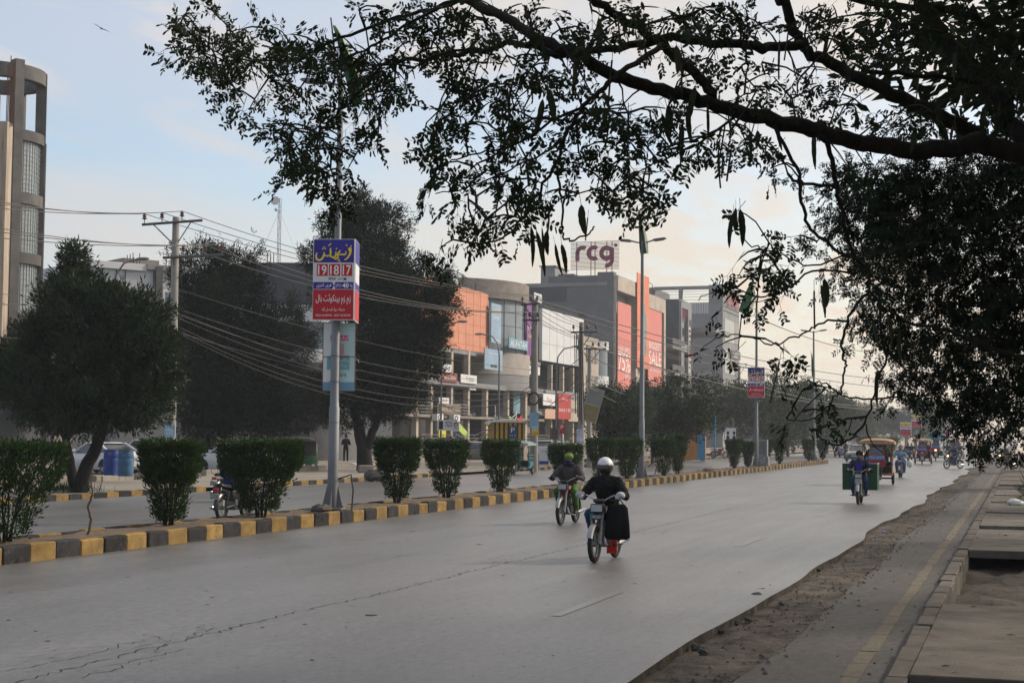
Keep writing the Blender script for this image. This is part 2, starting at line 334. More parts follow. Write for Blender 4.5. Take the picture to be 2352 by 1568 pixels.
MB().add([(-26.62, -20, 0), (-15.86, -20, 0), (-15.86, 1500, 0), (-26.62, 1500, 0)], [(0, 1, 2, 3)]).build('far_road', m_road, kind='structure')
# cross-over between the two carriageways where the median stops
MB().add([(-15.86, 123, -.001), (-14.72, 123, -.001), (-14.72, 158, -.001), (-15.86, 158, -.001)], [(0, 1, 2, 3)]).build('crossing', m_road, kind='structure')
# dirt strip along the broken asphalt edge
NX = 16; V = []; YD = [y for y in YS if y < 140]
for y in YD:
    for j in range(NX):
        x = -3.5 + 1.9 * j / (NX - 1); V.append((x, y, -.085 + .018 * math.sin(x * 7 + y * 1.3) * math.sin(y * 2.1) + random.uniform(-.016, .016)))
dirt = raw_mesh('dirt_strip', V, [(i * NX + j, i * NX + j + 1, (i + 1) * NX + j + 1, (i + 1) * NX + j) for i in range(len(YD) - 1) for j in range(NX - 1)], m_dirt, True)
place('dirt_strip', dirt, kind='structure')
# old asphalt strip with its own ragged edge, the yellow line and the gutter
o = MB(); vs = []
for y in YS: vs += [(old_edge(y) - .05, y, -.10), (old_edge(y), y, -.047), (old_edge(y) + .3, y, -.035), (-1.06, y, -.03)]
o.add(vs, [(i * 4 + j, i * 4 + j + 1, i * 4 + j + 5, i * 4 + j + 4) for i in range(n - 1) for j in range(3)])
old = o.build('gutter_strip', m_old, kind='structure')
l = MB(); yy = 6.0
while yy < 110:
    ln = random.uniform(.5, 1.6); l.box(-1.47 + random.uniform(-.012, .012), -1.325 + random.uniform(-.012, .012), yy, yy + ln, -.034, -.027); yy += ln + random.choice((.012, .02, .015, .1))
l.build('yellow_line', m_line, old, kind='stuff')
# kerb stones of the footpath, each its own piece
fp = place('footpath', None, kind='structure')
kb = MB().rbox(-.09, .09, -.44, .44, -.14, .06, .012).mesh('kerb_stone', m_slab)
yy = 5.0
while yy < 108:
    place('kerb_stone', kb, fp, (-.985 + random.uniform(-.008, .008), yy + .45, random.uniform(-.018, .008)), (random.uniform(-.015, .015), random.uniform(-.02, .02), random.uniform(-.025, .025))); yy += .9
# footpath slabs with open drain slots between them
gaps = [(4, 13.1), (18.9, 28.1), (34.8, 36.1), (42.2, 43.1), (49.3, 50.1), (55.6, 56.3), (62.6, 63.3), (67, 69.5), (75.5, 76.6)]
yy = 84.0
while yy < 150: gaps.append((yy, yy + 1.0)); yy += 7.2
last = 13.1
for a, b in gaps[1:]:
    k = max(1, round((a - last) / 3.0)); st = (a - last) / k
    for i in range(k):
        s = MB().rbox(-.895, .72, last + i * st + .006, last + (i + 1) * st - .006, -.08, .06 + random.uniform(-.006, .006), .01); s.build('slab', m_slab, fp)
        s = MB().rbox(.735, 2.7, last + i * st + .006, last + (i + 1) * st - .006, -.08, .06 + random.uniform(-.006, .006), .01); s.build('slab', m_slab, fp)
    MB().box(-.895, 2.7, a, b, -.5, -.48).box(2.5, 2.7, a, b, -.48, .05).build('drain_floor', m_dirt, fp)
    last = b
MB().box(-.92, -.88, -5, 150, -.6, -.05).box(2.70, 2.75, -5, 150, -.6, .04).build('drain_wall', m_slab, fp); MB().box(-.88, 2.70, 28.9, 150, -.55, -.505).build('drain_floor', m_dirt, fp)
V = []; NXh = 22
for i in range(60):        # rubbish and earth in the two large openings
    for j in range(NXh):
        x = -.88 + 3.5 * j / (NXh - 1); y = 3 + 30 * i / 59; V.append((x, y, -.27 + .07 * math.sin(x * 3 + y) * math.cos(y * 1.7) + random.uniform(-.05, .05)))
m_rub = M('drain_rubble', (0.040, 0.032, 0.026), 0.95, 0.6, 4.0, 1.0, 30, dirt=((0.16, 0.15, 0.14), 0.62, 3.0))
place('drain_earth', raw_mesh('drain_earth', V, [(i * NXh + j, i * NXh + j + 1, (i + 1) * NXh + j + 1, (i + 1) * NXh + j) for i in range(59) for j in range(NXh - 1)], m_rub), fp)
# cracks and faint lane dashes on the asphalt
cr_ = MB()
def crack(pts, w0, jag=.02, z=.004):
    P = []
    for a, b in zip(pts[:-1], pts[1:]):
        k = max(2, int((b - a).length / .09))
        for i in range(k): P.append(a.lerp(b, i / k) + Vector((random.gauss(0, jag), random.gauss(0, jag * .4), 0)))
    P.append(pts[-1]); vs = []
    for i, p in enumerate(P):
        q = w0 * random.uniform(.35, 1.3) * (0.2 if i in (0, len(P) - 1) else 1); vs += [(p.x - q, p.y, z), (p.x + q, p.y + q * .4, z)]
    cr_.add(vs, [(2 * i, 2 * i + 1, 2 * i + 3, 2 * i + 2) for i in range(len(P) - 1)])
main = [G(*p) for p in [(-60, 1592), (72, 1557), (297, 1500), (502, 1449), (701, 1400), (764, 1388), (1003, 1332), (1119, 1302), (1300, 1261), (1447, 1224), (1546, 1200), (1700, 1163)]]
crack(main, .0075, .03)
for p, q, k in [((20, 1540), (330, 1468), .009), ((240, 1530), (420, 1490), .008), ((300, 1490), (500, 1440), .008), ((160, 1560), (380, 1508), .009), ((330, 1455), (390, 1475), .008),
                ((380, 1478), (370, 1500), .009), ((345, 1500), (620, 1512), .005), ((470, 1432), (520, 1452), .007), ((480, 1438), (640, 1425), .005), ((60, 1508), (300, 1492), .005),
                ((1100, 1288), (1230, 1270), .006), ((1240, 1290), (1330, 1292), .006), ((1120, 1300), (1180, 1280), .005), ((1440, 1228), (1540, 1215), .006), ((700, 1385), (840, 1395), .005),
                ((1330, 1240), (1480, 1212), .006), ((150, 1470), (380, 1480), .004), ((100, 1495), (300, 1478), .005)]:
    a, b = G(*p), G(*q); mid = a.lerp(b, .5) + Vector((random.gauss(0, .06), random.gauss(0, .2), 0)); crack([a, mid, b], k * .6, .03)
crack([G(1640, 1169), G(1900, 1172), G(2060, 1175)], .012, .05)
crack([G(1837, 1172), G(1989, 1177)], .012, .05)
for _ in range(320):     # pock marks and small tar stains
    p = Vector((random.uniform(-14, -3.6), random.uniform(10, 45) , 0)); q = random.uniform(.006, .03) if random.random() < .98 else random.uniform(.04, .07)
    kk = random.randint(5, 7); cr_.add([(p.x + q * math.cos(6.283 * i / kk) * random.uniform(.6, 1.3), p.y + q * math.sin(6.283 * i / kk) * random.uniform(.6, 1.3), .004) for i in range(kk)], [tuple(range(kk))])
cr_.build('crack', m_crack, road, kind='stuff')
d = MB()
for X in (-4.93,):
    yy = 16.4
    while yy < 130:
        d.add([(x + random.uniform(-.012, .012), y_, .0045) for x, y_ in [(X - .07, yy), (X + .07, yy), (X + .07, yy + 2.8), (X - .07, yy + 2.8)]], [(0, 1, 2, 3)]); yy += 11.6
d.build('lane_dash', m_dash, road, kind='stuff')
e_ = MB(); yy = 12.0
while yy < 122:
    ln = random.uniform(.12, .9); e_.box(-14.40, -14.40 + random.uniform(.035, .07), yy, yy + ln, .002, .0045); yy += ln + random.uniform(.03, .16)
e_.build('edge_line', m_line, road, kind='stuff')

# ------------------------------------------------------------------ median with painted kerb blocks
med = place('median', None, kind='structure')
V = []; YM = [10 + .3 * i for i in range(380)]; NXm = 7
for y in YM:
    for j in range(NXm): V.append((-15.75 + 1.12 * j / (NXm - 1), y, .225 + random.uniform(-.03, .035) + (.02 if 0 < j < NXm - 1 else 0)))
place('soil', raw_mesh('soil', V, [(i * NXm + j, i * NXm + j + 1, (i + 1) * NXm + j + 1, (i + 1) * NXm + j) for i in range(len(YM) - 1) for j in range(NXm - 1)], m_soil, True), med)
kbm = [[MB().rbox(-.11, .11, -L_ / 2 + .004, L_ / 2 - .004, -.03, .275, .022).mesh('kerb_block', m) for m in (m_yel, m_blk)] for L_ in (.667, .40)]
yy = 12.1; i = 0
while yy < 123.2:
    L_ = .667
    if 33.0 < yy < 33.1: L_ = .40
    place('kerb_block', kbm[0 if L_ > .5 else 1][i % 2], med, (-14.605 + random.uniform(-.012, .012), yy + L_ / 2, random.uniform(-.03, .008)), (random.uniform(-.018, .018), random.uniform(-.03, .03), random.uniform(-.03, .03)))
    yy += L_; i += 1
b = MB(); yy = 12.0
while yy < 123: b.rbox(-15.86, -15.70, yy, yy + .65, -.02, .27 + random.uniform(-.01, .01), .02, i % 2); yy += .667; i += 1
b.build('back_kerb', [m_yel, m_blk], med, kind='stuff')
# far median beyond the crossing
fm = place('far_median', None, kind='structure')
MB().box(-15.7, -14.85, 158, 900, 0, .24).build('soil', m_soil, fm)
b = MB(); yy = 158; i = 0
while yy < 420: b.box(-14.85, -14.72, yy, yy + 1.0, 0, .27, i % 2); b.box(-15.86, -15.7, yy, yy + 1.0, 0, .27, i % 2); yy += 1.0; i += 1
b.build('kerb', [m_yel, m_blk], fm, kind='stuff')

# ------------------------------------------------------------------ far side: footpath edge, plaza, parking
MB().add([(-80, 16, .115), (-26.85, 16, .115), (-26.85, 1500, .115), (-80, 1500, .115)], [(0, 1, 2, 3)]).build('plaza', m_plaza, kind='structure')
fk = place('far_footpath', None, kind='structure')
kf = [MB().rbox(-.12, .12, -.325, .325, -.02, .17, .015).mesh('kerb_block', m) for m in (m_yel, m_blk)]
yy = 30.0; i = 0
while yy < 168:
    if not (46.2 < yy < 48.8 or 70 < yy < 76): place('kerb_block', kf[i % 2], fk, (-26.73 + random.uniform(-.02, .02), yy + .33, random.uniform(-.02, .004)), random.uniform(-.02, .02))
    yy += .667; i += 1
ki = place('service_kerb', None, kind='structure')
kg = MB().rbox(-.14, .14, -.6, .6, 0, .36, .02).mesh('kerb_block', m_kgrey)
yy = 38.0
while yy < 92:
    if not (57.2 < yy < 60): place('kerb_block', kg, ki, (-33.2 - (yy - 40) * .045 + random.uniform(-.03, .03), yy, random.uniform(-.04, .02)), random.uniform(.02, .06))
    yy += 1.23
kh = [MB().rbox(-.12, .12, -.5, .5, .05, .30, .015).mesh('kerb_block', m) for m in (m_yel, m_blk)]
yy = 98.0; i = 0
while yy < 160: place('kerb_block', kh[i % 2], ki, (-30.6, yy, 0)); yy += 1.01; i += 1
# ------------------------------------------------------------------ vegetation
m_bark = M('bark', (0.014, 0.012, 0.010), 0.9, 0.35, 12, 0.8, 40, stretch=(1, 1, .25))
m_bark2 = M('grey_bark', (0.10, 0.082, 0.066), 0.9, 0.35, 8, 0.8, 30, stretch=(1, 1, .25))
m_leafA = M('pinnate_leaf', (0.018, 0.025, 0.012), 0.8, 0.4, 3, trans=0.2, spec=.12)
m_leafB = M('feathery_leaf', (0.018, 0.026, 0.015), 0.8, 0.4, 2, trans=0.18, spec=.12)
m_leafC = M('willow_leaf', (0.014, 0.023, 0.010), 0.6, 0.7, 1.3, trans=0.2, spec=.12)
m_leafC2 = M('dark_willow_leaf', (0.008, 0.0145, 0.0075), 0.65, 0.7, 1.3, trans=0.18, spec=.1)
m_leafH = M('hedge_leaf', (0.020, 0.040, 0.010), 0.6, 0.4, 4, trans=0.18, spec=.18)
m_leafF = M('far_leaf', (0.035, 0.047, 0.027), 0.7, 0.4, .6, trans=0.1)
m_leafD = M('dry_leaf', (0.11, 0.085, 0.055), 0.8, 0.3, 1, trans=0.1)
m_pod = M('green_pod', (0.026, 0.032, 0.011), 0.6, 0.3, 14, 0.3, 30, trans=0.2)
m_podd = M('brown_pod', (0.065, 0.036, 0.016), 0.7, 0.3, 14, 0.3, 30, trans=0.2)

def unit(a): return a / np.maximum(np.linalg.norm(a, axis=1, keepdims=True), 1e-9)
def rnd_dirs(n): return unit(rng.normal(size=(n, 3)))
def kite(P, D, L, W, S_=None):
    """one pointed leaf (two quads folded along the midrib) per row"""
    n = len(P); L = np.broadcast_to(np.asarray(L, float).reshape(-1, 1), (n, 1)); W = np.broadcast_to(np.asarray(W, float).reshape(-1, 1), (n, 1))
    if S_ is None: S_ = np.cross(D, rnd_dirs(n))
    S_ = unit(S_); V = np.stack([P, P + D * L * .45 + S_ * W * .5, P + D * L, P + D * L * .45 - S_ * W * .5], 1).reshape(-1, 3)
    return V, np.arange(4 * n).reshape(-1, 4)
def join(parts):
    Vs, Fs, o = [], [], 0
    for V, F in parts: Vs.append(V); Fs.append(F + o); o += len(V)
    return np.concatenate(Vs), np.concatenate(Fs)
def sprigs(P, O, k, L, W, spread=.9, up=.35):
    """k lance leaves fanned round each twig tip P that points along O"""
    n = len(P); Pk = np.repeat(P, k, 0) + rng.normal(size=(n * k, 3)) * L * .45; Ok = np.repeat(O, k, 0)
    D = unit(Ok + rnd_dirs(n * k) * spread + np.array([0, 0, up])); return kite(Pk, D, L * rng.uniform(.65, 1.25, n * k), W * rng.uniform(.7, 1.2, n * k))
def blob_points(blobs, n, shell=.62):
    """points in a union of ellipsoids, mostly in their outer shells, with clumping"""
    w_ = np.array([b[1][0] * b[1][1] + b[1][1] * b[1][2] + b[1][0] * b[1][2] for b in blobs]); k = rng.choice(len(blobs), n, p=w_ / w_.sum())
    c = np.array([b[0] for b in blobs])[k]; r = np.array([b[1] for b in blobs])[k]; d = rnd_dirs(n)
    t = np.where(rng.random(n) < .75, rng.uniform(shell, 1.04, n), rng.uniform(.1, shell, n))[:, None]
    lump = 1 + .16 * np.sin(d[:, :1] * 7 + k[:, None]) * np.sin(d[:, 1:2] * 6 + 2 * k[:, None]) + .12 * np.sin(d[:, 2:] * 11 + k[:, None])
    cl = rnd_dirs(len(blobs) * 9).reshape(len(blobs), 9, 3); pick = cl[k, rng.integers(0, 9, n)]; sel = (rng.random(n) < .34)[:, None]     # protruding shoots
    d2 = unit(pick + rng.normal(0, .16, (n, 3)) + np.array([0, 0, .25])); d = np.where(sel, d2, d); t = np.where(sel, rng.uniform(.75, 1.34, n)[:, None], t)
    return c + d * r * t * lump, unit(d / r)
def crown_mesh(name, blobs, n, k, L, W, mat, spread=.9, up=.35):
    P, O = blob_points(blobs, n); V, F = sprigs(P, O, k, L, W, spread, up); return raw_mesh(name, V, F, mat)
def limb(mb, pts, r0, r1, n=7, wob_=.0):
    P = []; pts = [Vector(p) for p in pts]
    for i in range(len(pts) - 1):
        p0, p1, p2, p3 = pts[max(i - 1, 0)], pts[i], pts[i + 1], pts[min(i + 2, len(pts) - 1)]
        for s in range(4):
            t = s / 4; P.append(.5 * ((2 * p1) + (p2 - p0) * t + (2 * p0 - 5 * p1 + 4 * p2 - p3) * t * t + (3 * p1 - p0 - 3 * p2 + p3) * t ** 3) + Vector((random.gauss(0, wob_), random.gauss(0, wob_), random.gauss(0, wob_))))
    P.append(pts[-1]); k = len(P); mb.tube(P, [r0 + (r1 - r0) * (i / (k - 1)) ** .8 for i in range(k)], n); return P

# --- clipped shrubs on the median: vase of stems, dense flat-topped head, thin skirts
def shrub_mesh(hw, h, dens, seed):
    global rng
    rng = np.random.default_rng(seed); random.seed(seed)
    st = MB()
    tips = []
    for i in range(11):
        a = 2 * math.pi * i / 11 + random.uniform(-.3, .3); rr = hw * random.uniform(.35, .95); b0 = Vector((.07 * math.cos(a), .07 * math.sin(a), -.05))
        mid = Vector((rr * .42 * math.cos(a), rr * .42 * math.sin(a), h * .42)); top = Vector((rr * math.cos(a + .2), rr * math.sin(a + .2), h * random.uniform(.72, .92)))
        limb(st, [b0, mid, top], .022, .006, 5, .008); tips.append((b0, mid, top))
        for q in range(3):
            t = random.uniform(.3, .9); p = mid.lerp(top, t) if t > .5 else b0.lerp(mid, t * 2); e2 = p + Vector((random.gauss(0, .14), random.gauss(0, .14), random.uniform(.05, .25))); limb(st, [p, p.lerp(e2, .5) + Vector((.02, 0, .02)), e2], .008, .003, 4, .004)
    n = int(1250 * dens); z = rng.uniform(.56, 1.0, n) * h; u = rng.uniform(-1, 1, (n, 2)); edge_ = rng.random(n) < .55
    s = np.where(edge_, 1 / np.maximum(np.abs(u).max(1), .05), 1.0)[:, None] * rng.uniform(.88, 1.04, (n, 1)); u = u * s
    prof = np.interp(z / h, [.5, .72, .85, 1.0], [.66, .93, 1.0, .93])[:, None]; r = np.linalg.norm(u, axis=1, keepdims=True)
    u = u / np.maximum(1, r / 1.14) * prof * hw * (1 + .07 * np.sin(np.arctan2(u[:, 1:], u[:, :1]) * 5 + seed))
    z = np.where(rng.random(n) < .36, h * rng.uniform(.955, 1.03, n), z)
    P1 = np.column_stack([u, z]); O1 = unit(np.column_stack([u / hw, .7 + 0 * z]))
    m_ = int(430 * dens); zz = rng.uniform(.10, .62, m_) * h; a = rng.uniform(0, 2 * math.pi, m_); rr = np.interp(zz / h, [0, .3, .62], [.34, .60, .82]) * hw * rng.uniform(.6, 1.08, m_)
    P2 = np.column_stack([rr * np.cos(a), rr * np.sin(a), zz]); O2 = unit(np.column_stack([np.cos(a), np.sin(a), .6 + 0 * a]))
    V, F = join([sprigs(P1, O1, 6, .098, .032, .8, .3), sprigs(P2, O2, 6, .085, .026, .9, .4)])
    return st.mesh('stem', m_bark), raw_mesh('foliage', V, F, m_leafH)
shrubs = [(15, .86, 1.0, 'thick dark clipped shrub at the left edge of the median'), (390, .66, 1.2, 'vase shaped clipped shrub standing alone beside the bent twig on the median'), (600, .72, 1.6, 'dense round clipped shrub hiding the parked motorcycle on the median'),
          (912, .70, 1.1, 'clipped shrub right of the near lamp post'), (1025, .66, .9, 'clipped shrub second to the right of the near lamp post'), (1148, .55, .8, 'small thin clipped shrub third to the right of the near lamp post'),
          (1297, .58, 1, 'clipped shrub behind the rider with the green cap'), (1380, .66, 1.1, 'clipped shrub behind the white helmet'), (1440, .62, 1.2, 'clipped shrub just left of the second lamp post'),
          (1524, .58, 1, 'clipped shrub just right of the second lamp post'), (1556, .50, 1, 'taller clipped shrub second to the right of the second lamp post'), (1686, .44, 1, 'clipped shrub second left of the third lamp post'),
          (1718, .37, 1, 'narrow clipped shrub just left of the third lamp post'), (1760, .40, 1, 'clipped shrub behind the grey control box'), (1790, .42, 1, 'clipped shrub second right of the third lamp post'), (1857, .48, 1, 'clipped shrub left of the fourth lamp post'), (1890, .50, 1, 'last clipped shrub before the gap in the median')]
for i, (px, hw, de, lab) in enumerate(shrubs):
    Y = atX(px, 1100, -15.28).y; hh = (1.56 if px not in (1297, 1718) else 1.4) * random.uniform(.96, 1.04) + (.12 if px in (1556,) else 0)
    st, fo = shrub_mesh(hw * (.95 if i in (0, 2) else .80) * random.uniform(.93, 1.07), hh, de if i < 6 else .8, 100 + i)
    t = thing('clipped_shrub', lab, 'shrub', (-15.28, Y, .21), random.uniform(0, 6), 'clipped shrubs along the median'); place('stems', st, t); place('foliage', fo, t)
rng = np.random.default_rng(21); random.seed(21)
# far hedge on the second median: a run of clipped shrubs grown together
_, fo = shrub_mesh(.8, 1.7, .55, 333)
hd = thing('hedge', 'long low hedge on the far median behind the rickshaws', 'hedge', (-15.3, 164, .2))
for k in range(26): place('foliage', fo, hd, (random.uniform(-.1, .1), k * 1.35, 0), random.uniform(0, 6), scale=(1, 1, random.uniform(.95, 1.08)))
# bare bent twig growing from the soil
tw = MB(); P = limb(tw, [(0, 0, -.05), (.05, .02, .28), (.0, .0, .5), (.09, .0, .72), (.05, .0, .95), (.09, 0, 1.08)], .03, .012, 6, .006); limb(tw, [(.05, 0, .66), (.17, .02, .74)], .014, .006, 5)
tw.build('dead_sapling', m_bark2, smooth=True, loc=(-15.2, atX(200, 1225, -15.2).y, .22), label='bare bent twig sticking out of the median soil', cat='sapling')
# dry grass tuft on the median
gp = np.zeros((160, 3)); gp[:, :2] = rng.normal(0, .16, (160, 2)); V, F = kite(gp, unit(rnd_dirs(160) * .7 + np.array([0, 0, 1.])), .3, .012)
place('grass_tuft', raw_mesh('grass_tuft', V, F, m_leafD), None, (-14.95, atX(1624, 1085, -14.95).y, .22), label='dry tuft of grass in the median soil', cat='grass')

# --- trees on the far footpath
def big_tree(name, label, base, trunk, blobs, n, mat, lw=(.17, .042), k=6, group=None, bark=None, rough=1.0):
    t = thing(name, label, 'tree', base, 0, group); mb = MB()
    for pts, r0, r1 in trunk: limb(mb, pts, r0, r1, 9, .02)
    place('trunk', mb.mesh('trunk', bark or m_bark, True), t)
    place('crown', crown_mesh('crown', blobs, n, k, lw[0], lw[1], mat), t, kind=None); return t
def B(px, py, Y, rx, rz, ry=None, base=None):          # ellipsoid seen at a place in the picture, at distance Y along the road
    p = atY(px, py, Y); return (p - Vector(base), (rx, ry or rx, rz))
b1 = G(180, 1130, .12); Y1 = b1.y
bl = [B(x, y, Y1 + dy, rx, rz, None, b1) for x, y, dy, rx, rz in [(170, 595, .6, .42, .5), (172, 660, .4, .78, .6), (185, 735, 0, 1.15, .9), (115, 790, .4, 1.0, .85), (315, 752, .3, .95, .85), (368, 820, .3, .70, .85), (270, 715, .4, .6, .6), (215, 845, 0, 1.75, 1.15), (65, 860, 1.2, 1.0, .85), (110, 915, .5, 1.2, .75), (330, 900, 0, 1.05, .85), (215, 935, 0, 1.7, .7), (20, 850, 2, 1.0, .9), (245, 690, .3, .5, .5)]]
big_tree('willow_leaf_tree', 'broad dark tree with a leaning forked trunk near the blue drums', b1,
         [([(0, 0, -.2), (.15, .1, .7), (.55, .2, 1.6), (.8, .2, 2.8), (.7, .3, 4.5), (.4, .3, 6)], .27, .08), ([(-.15, .1, -.2), (-.5, .3, .8), (-.9, .5, 1.7), (-1.3, .6, 3), (-1.4, .8, 4.5)], .20, .06), ([(.8, .2, 2.6), (1.6, .2, 3.6), (2.1, .3, 4.6)], .1, .04), ([(-.9, .5, 1.8), (-2.2, .8, 3.0)], .08, .03)], bl, 13500, m_leafC, (.22, .055))
# weeds round its foot
gp = np.column_stack([rng.normal(0, .55, 420), rng.normal(0, .4, 420), np.zeros(420)]); V, F = kite(gp, unit(rnd_dirs(420) * .6 + np.array([0, 0, 1.])), rng.uniform(.15, .5, 420), .02)
place('weed_patch', raw_mesh('weed_patch', V, F, m_leafC2), None, b1 + Vector((-.2, -.3, 0)), kind='stuff', label='straggly weeds around the foot of the leaning forked tree', cat='weeds')
b1b = G(95, 1075, .12)
big_tree('broadleaf_tree', 'small tree with broad pale leaves at the left edge', b1b, [([(0, 0, -.1), (.1, 0, 1.5), (-.2, 0, 3.2), (-.5, 0, 4.5)], .16, .05), ([(.1, 0, 1.4), (.7, .2, 2.4), (1.1, .2, 3.2)], .09, .04)],
         [B(x, y, b1b.y, rx, rz, None, b1b) for x, y, rx, rz in [(60, 800, 1.7, 1.3), (10, 850, 1.6, 1.5), (60, 900, 1.5, .9), (110, 930, 1.2, .6)]], 2600, m_leafC, (.28, .11), 5, bark=m_bark2)
b2 = G(505, 1080, .12); Y2 = b2.y
big_tree('willow_leaf_tree', 'tall dense dark tree right of the concrete utility pole', b2, [([(0, 0, -.2), (.1, 0, 2), (-.1, 0, 5), (0, 0, 9)], .34, .1), ([(.1, 0, 1.6), (.9, .2, 3), (1.6, .2, 5)], .2, .06)],
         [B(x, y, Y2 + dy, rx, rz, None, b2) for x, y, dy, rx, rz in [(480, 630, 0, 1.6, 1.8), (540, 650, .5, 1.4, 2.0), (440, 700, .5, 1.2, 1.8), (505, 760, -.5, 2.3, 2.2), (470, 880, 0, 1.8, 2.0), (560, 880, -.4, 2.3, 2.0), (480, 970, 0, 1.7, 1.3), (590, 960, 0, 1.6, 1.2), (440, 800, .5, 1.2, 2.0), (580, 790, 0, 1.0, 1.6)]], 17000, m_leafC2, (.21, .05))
b2b = G(650, 1062, .12)
big_tree('willow_leaf_tree', 'smaller dark tree left of the furniture signboard', b2b, [([(0, 0, -.2), (.1, 0, 2), (.2, 0, 4), (0, 0, 6)], .25, .08)],
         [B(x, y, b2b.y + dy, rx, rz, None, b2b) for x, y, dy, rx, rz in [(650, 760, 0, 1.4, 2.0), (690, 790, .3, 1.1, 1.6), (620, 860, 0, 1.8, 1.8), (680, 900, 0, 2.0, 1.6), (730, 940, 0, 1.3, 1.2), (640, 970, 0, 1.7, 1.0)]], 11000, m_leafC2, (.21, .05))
b3 = G(835, 1080, .12); Y3 = b3.y
big_tree('willow_leaf_tree', 'tallest dark tree behind the furniture signboard with a thick forked trunk', b3,
         [([(.1, 0, -.2), (0, 0, 1), (-.3, 0, 2.2), (-.7, .1, 4), (-.8, .1, 8)], .50, .12), ([(.05, 0, 1.0), (.5, 0, 2.0), (.9, 0, 3.4), (1.2, 0, 7)], .30, .1)],
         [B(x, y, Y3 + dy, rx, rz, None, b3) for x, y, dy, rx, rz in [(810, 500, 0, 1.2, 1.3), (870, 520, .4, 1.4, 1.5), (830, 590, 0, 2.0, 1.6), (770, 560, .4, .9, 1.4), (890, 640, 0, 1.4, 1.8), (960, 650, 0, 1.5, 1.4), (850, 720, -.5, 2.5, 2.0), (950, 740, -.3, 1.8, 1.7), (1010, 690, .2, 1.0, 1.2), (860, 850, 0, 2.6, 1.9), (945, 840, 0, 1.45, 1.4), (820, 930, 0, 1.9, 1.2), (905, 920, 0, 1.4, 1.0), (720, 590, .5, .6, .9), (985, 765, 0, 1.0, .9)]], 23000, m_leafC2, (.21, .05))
# leafless and hazy trees further along
tv = []
for s in range(4):
    bl = [((random.uniform(-1.6, 1.6), random.uniform(-1.6, 1.6), 3.2 + random.uniform(-1.2, 2.2)), (random.uniform(1.0, 1.9),) * 2 + (random.uniform(.9, 1.5),)) for _ in range(8)]
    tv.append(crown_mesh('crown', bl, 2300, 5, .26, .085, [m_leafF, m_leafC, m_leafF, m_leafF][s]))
trv = []
for s in range(2):
    mb = MB(); limb(mb, [(0, 0, -.3), (.1, 0, 1.3), (-.1, .1, 2.4), (.1, 0, 4)], .16, .05, 7, .02)
    for q in range(7): a = q * .9 + s; limb(mb, [(0, 0, 1.4 + .3 * q), (.8 * math.cos(a), .8 * math.sin(a), 2.2 + .3 * q), (1.7 * math.cos(a), 1.7 * math.sin(a), 3.2 + .25 * q)], .06, .015, 5, .02)
    trv.append(mb.mesh('trunk', m_bark2, True))
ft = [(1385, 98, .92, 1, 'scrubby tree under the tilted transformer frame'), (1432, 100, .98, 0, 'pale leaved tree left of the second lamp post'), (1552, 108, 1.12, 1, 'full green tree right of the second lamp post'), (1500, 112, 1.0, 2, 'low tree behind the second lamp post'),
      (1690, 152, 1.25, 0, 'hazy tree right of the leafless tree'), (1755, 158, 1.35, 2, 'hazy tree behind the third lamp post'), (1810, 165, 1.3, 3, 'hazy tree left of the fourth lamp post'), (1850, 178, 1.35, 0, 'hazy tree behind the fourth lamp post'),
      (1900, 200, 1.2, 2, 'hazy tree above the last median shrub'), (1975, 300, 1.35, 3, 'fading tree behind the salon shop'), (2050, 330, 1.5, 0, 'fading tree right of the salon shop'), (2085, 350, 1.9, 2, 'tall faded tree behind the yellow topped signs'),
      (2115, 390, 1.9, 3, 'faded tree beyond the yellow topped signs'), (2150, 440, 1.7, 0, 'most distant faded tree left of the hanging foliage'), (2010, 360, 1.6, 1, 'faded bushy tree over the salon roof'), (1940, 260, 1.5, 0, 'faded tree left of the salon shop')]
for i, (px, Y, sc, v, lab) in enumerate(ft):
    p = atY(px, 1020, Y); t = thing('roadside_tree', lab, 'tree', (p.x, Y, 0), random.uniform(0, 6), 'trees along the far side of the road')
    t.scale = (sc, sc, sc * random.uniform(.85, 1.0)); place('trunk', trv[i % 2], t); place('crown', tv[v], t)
mb = MB(); limb(mb, [(0, 0, -.2), (.05, 0, 2.5), (0, .1, 4.5), (.2, 0, 6.5)], .2, .06, 8, .02)
for q in range(16):
    a = random.uniform(0, 6.28); z0 = random.uniform(2.2, 6); e2 = Vector((2.0 * math.cos(a), 2.0 * math.sin(a), z0 + random.uniform(.3, 2))); p0 = Vector((0, 0, z0)); mid = p0.lerp(e2, .5) + Vector((0, 0, .2)); limb(mb, [p0, mid, e2], .05, .012, 5, .03)
    for _ in range(3): f = mid.lerp(e2, random.random()); limb(mb, [f, f + Vector((random.gauss(0, .3), random.gauss(0, .3), .3)), f + Vector((random.gauss(0, .6), random.gauss(0, .6), .6))], .02, .006, 4, .02)
t = thing('leafless_tree', 'nearly leafless tree with a straight pale trunk beside the orange hut', 'tree', G(1614, 1054, .12)); place('trunk', mb.mesh('trunk', m_bark2, True), t)
place('crown', crown_mesh('crown', [((0, 0, 4.5), (2.0, 2.0, 1.8)), ((.3, 0, 6.5), (1.3, 1.3, 1))], 120, 4, .16, .06, m_leafD), t)
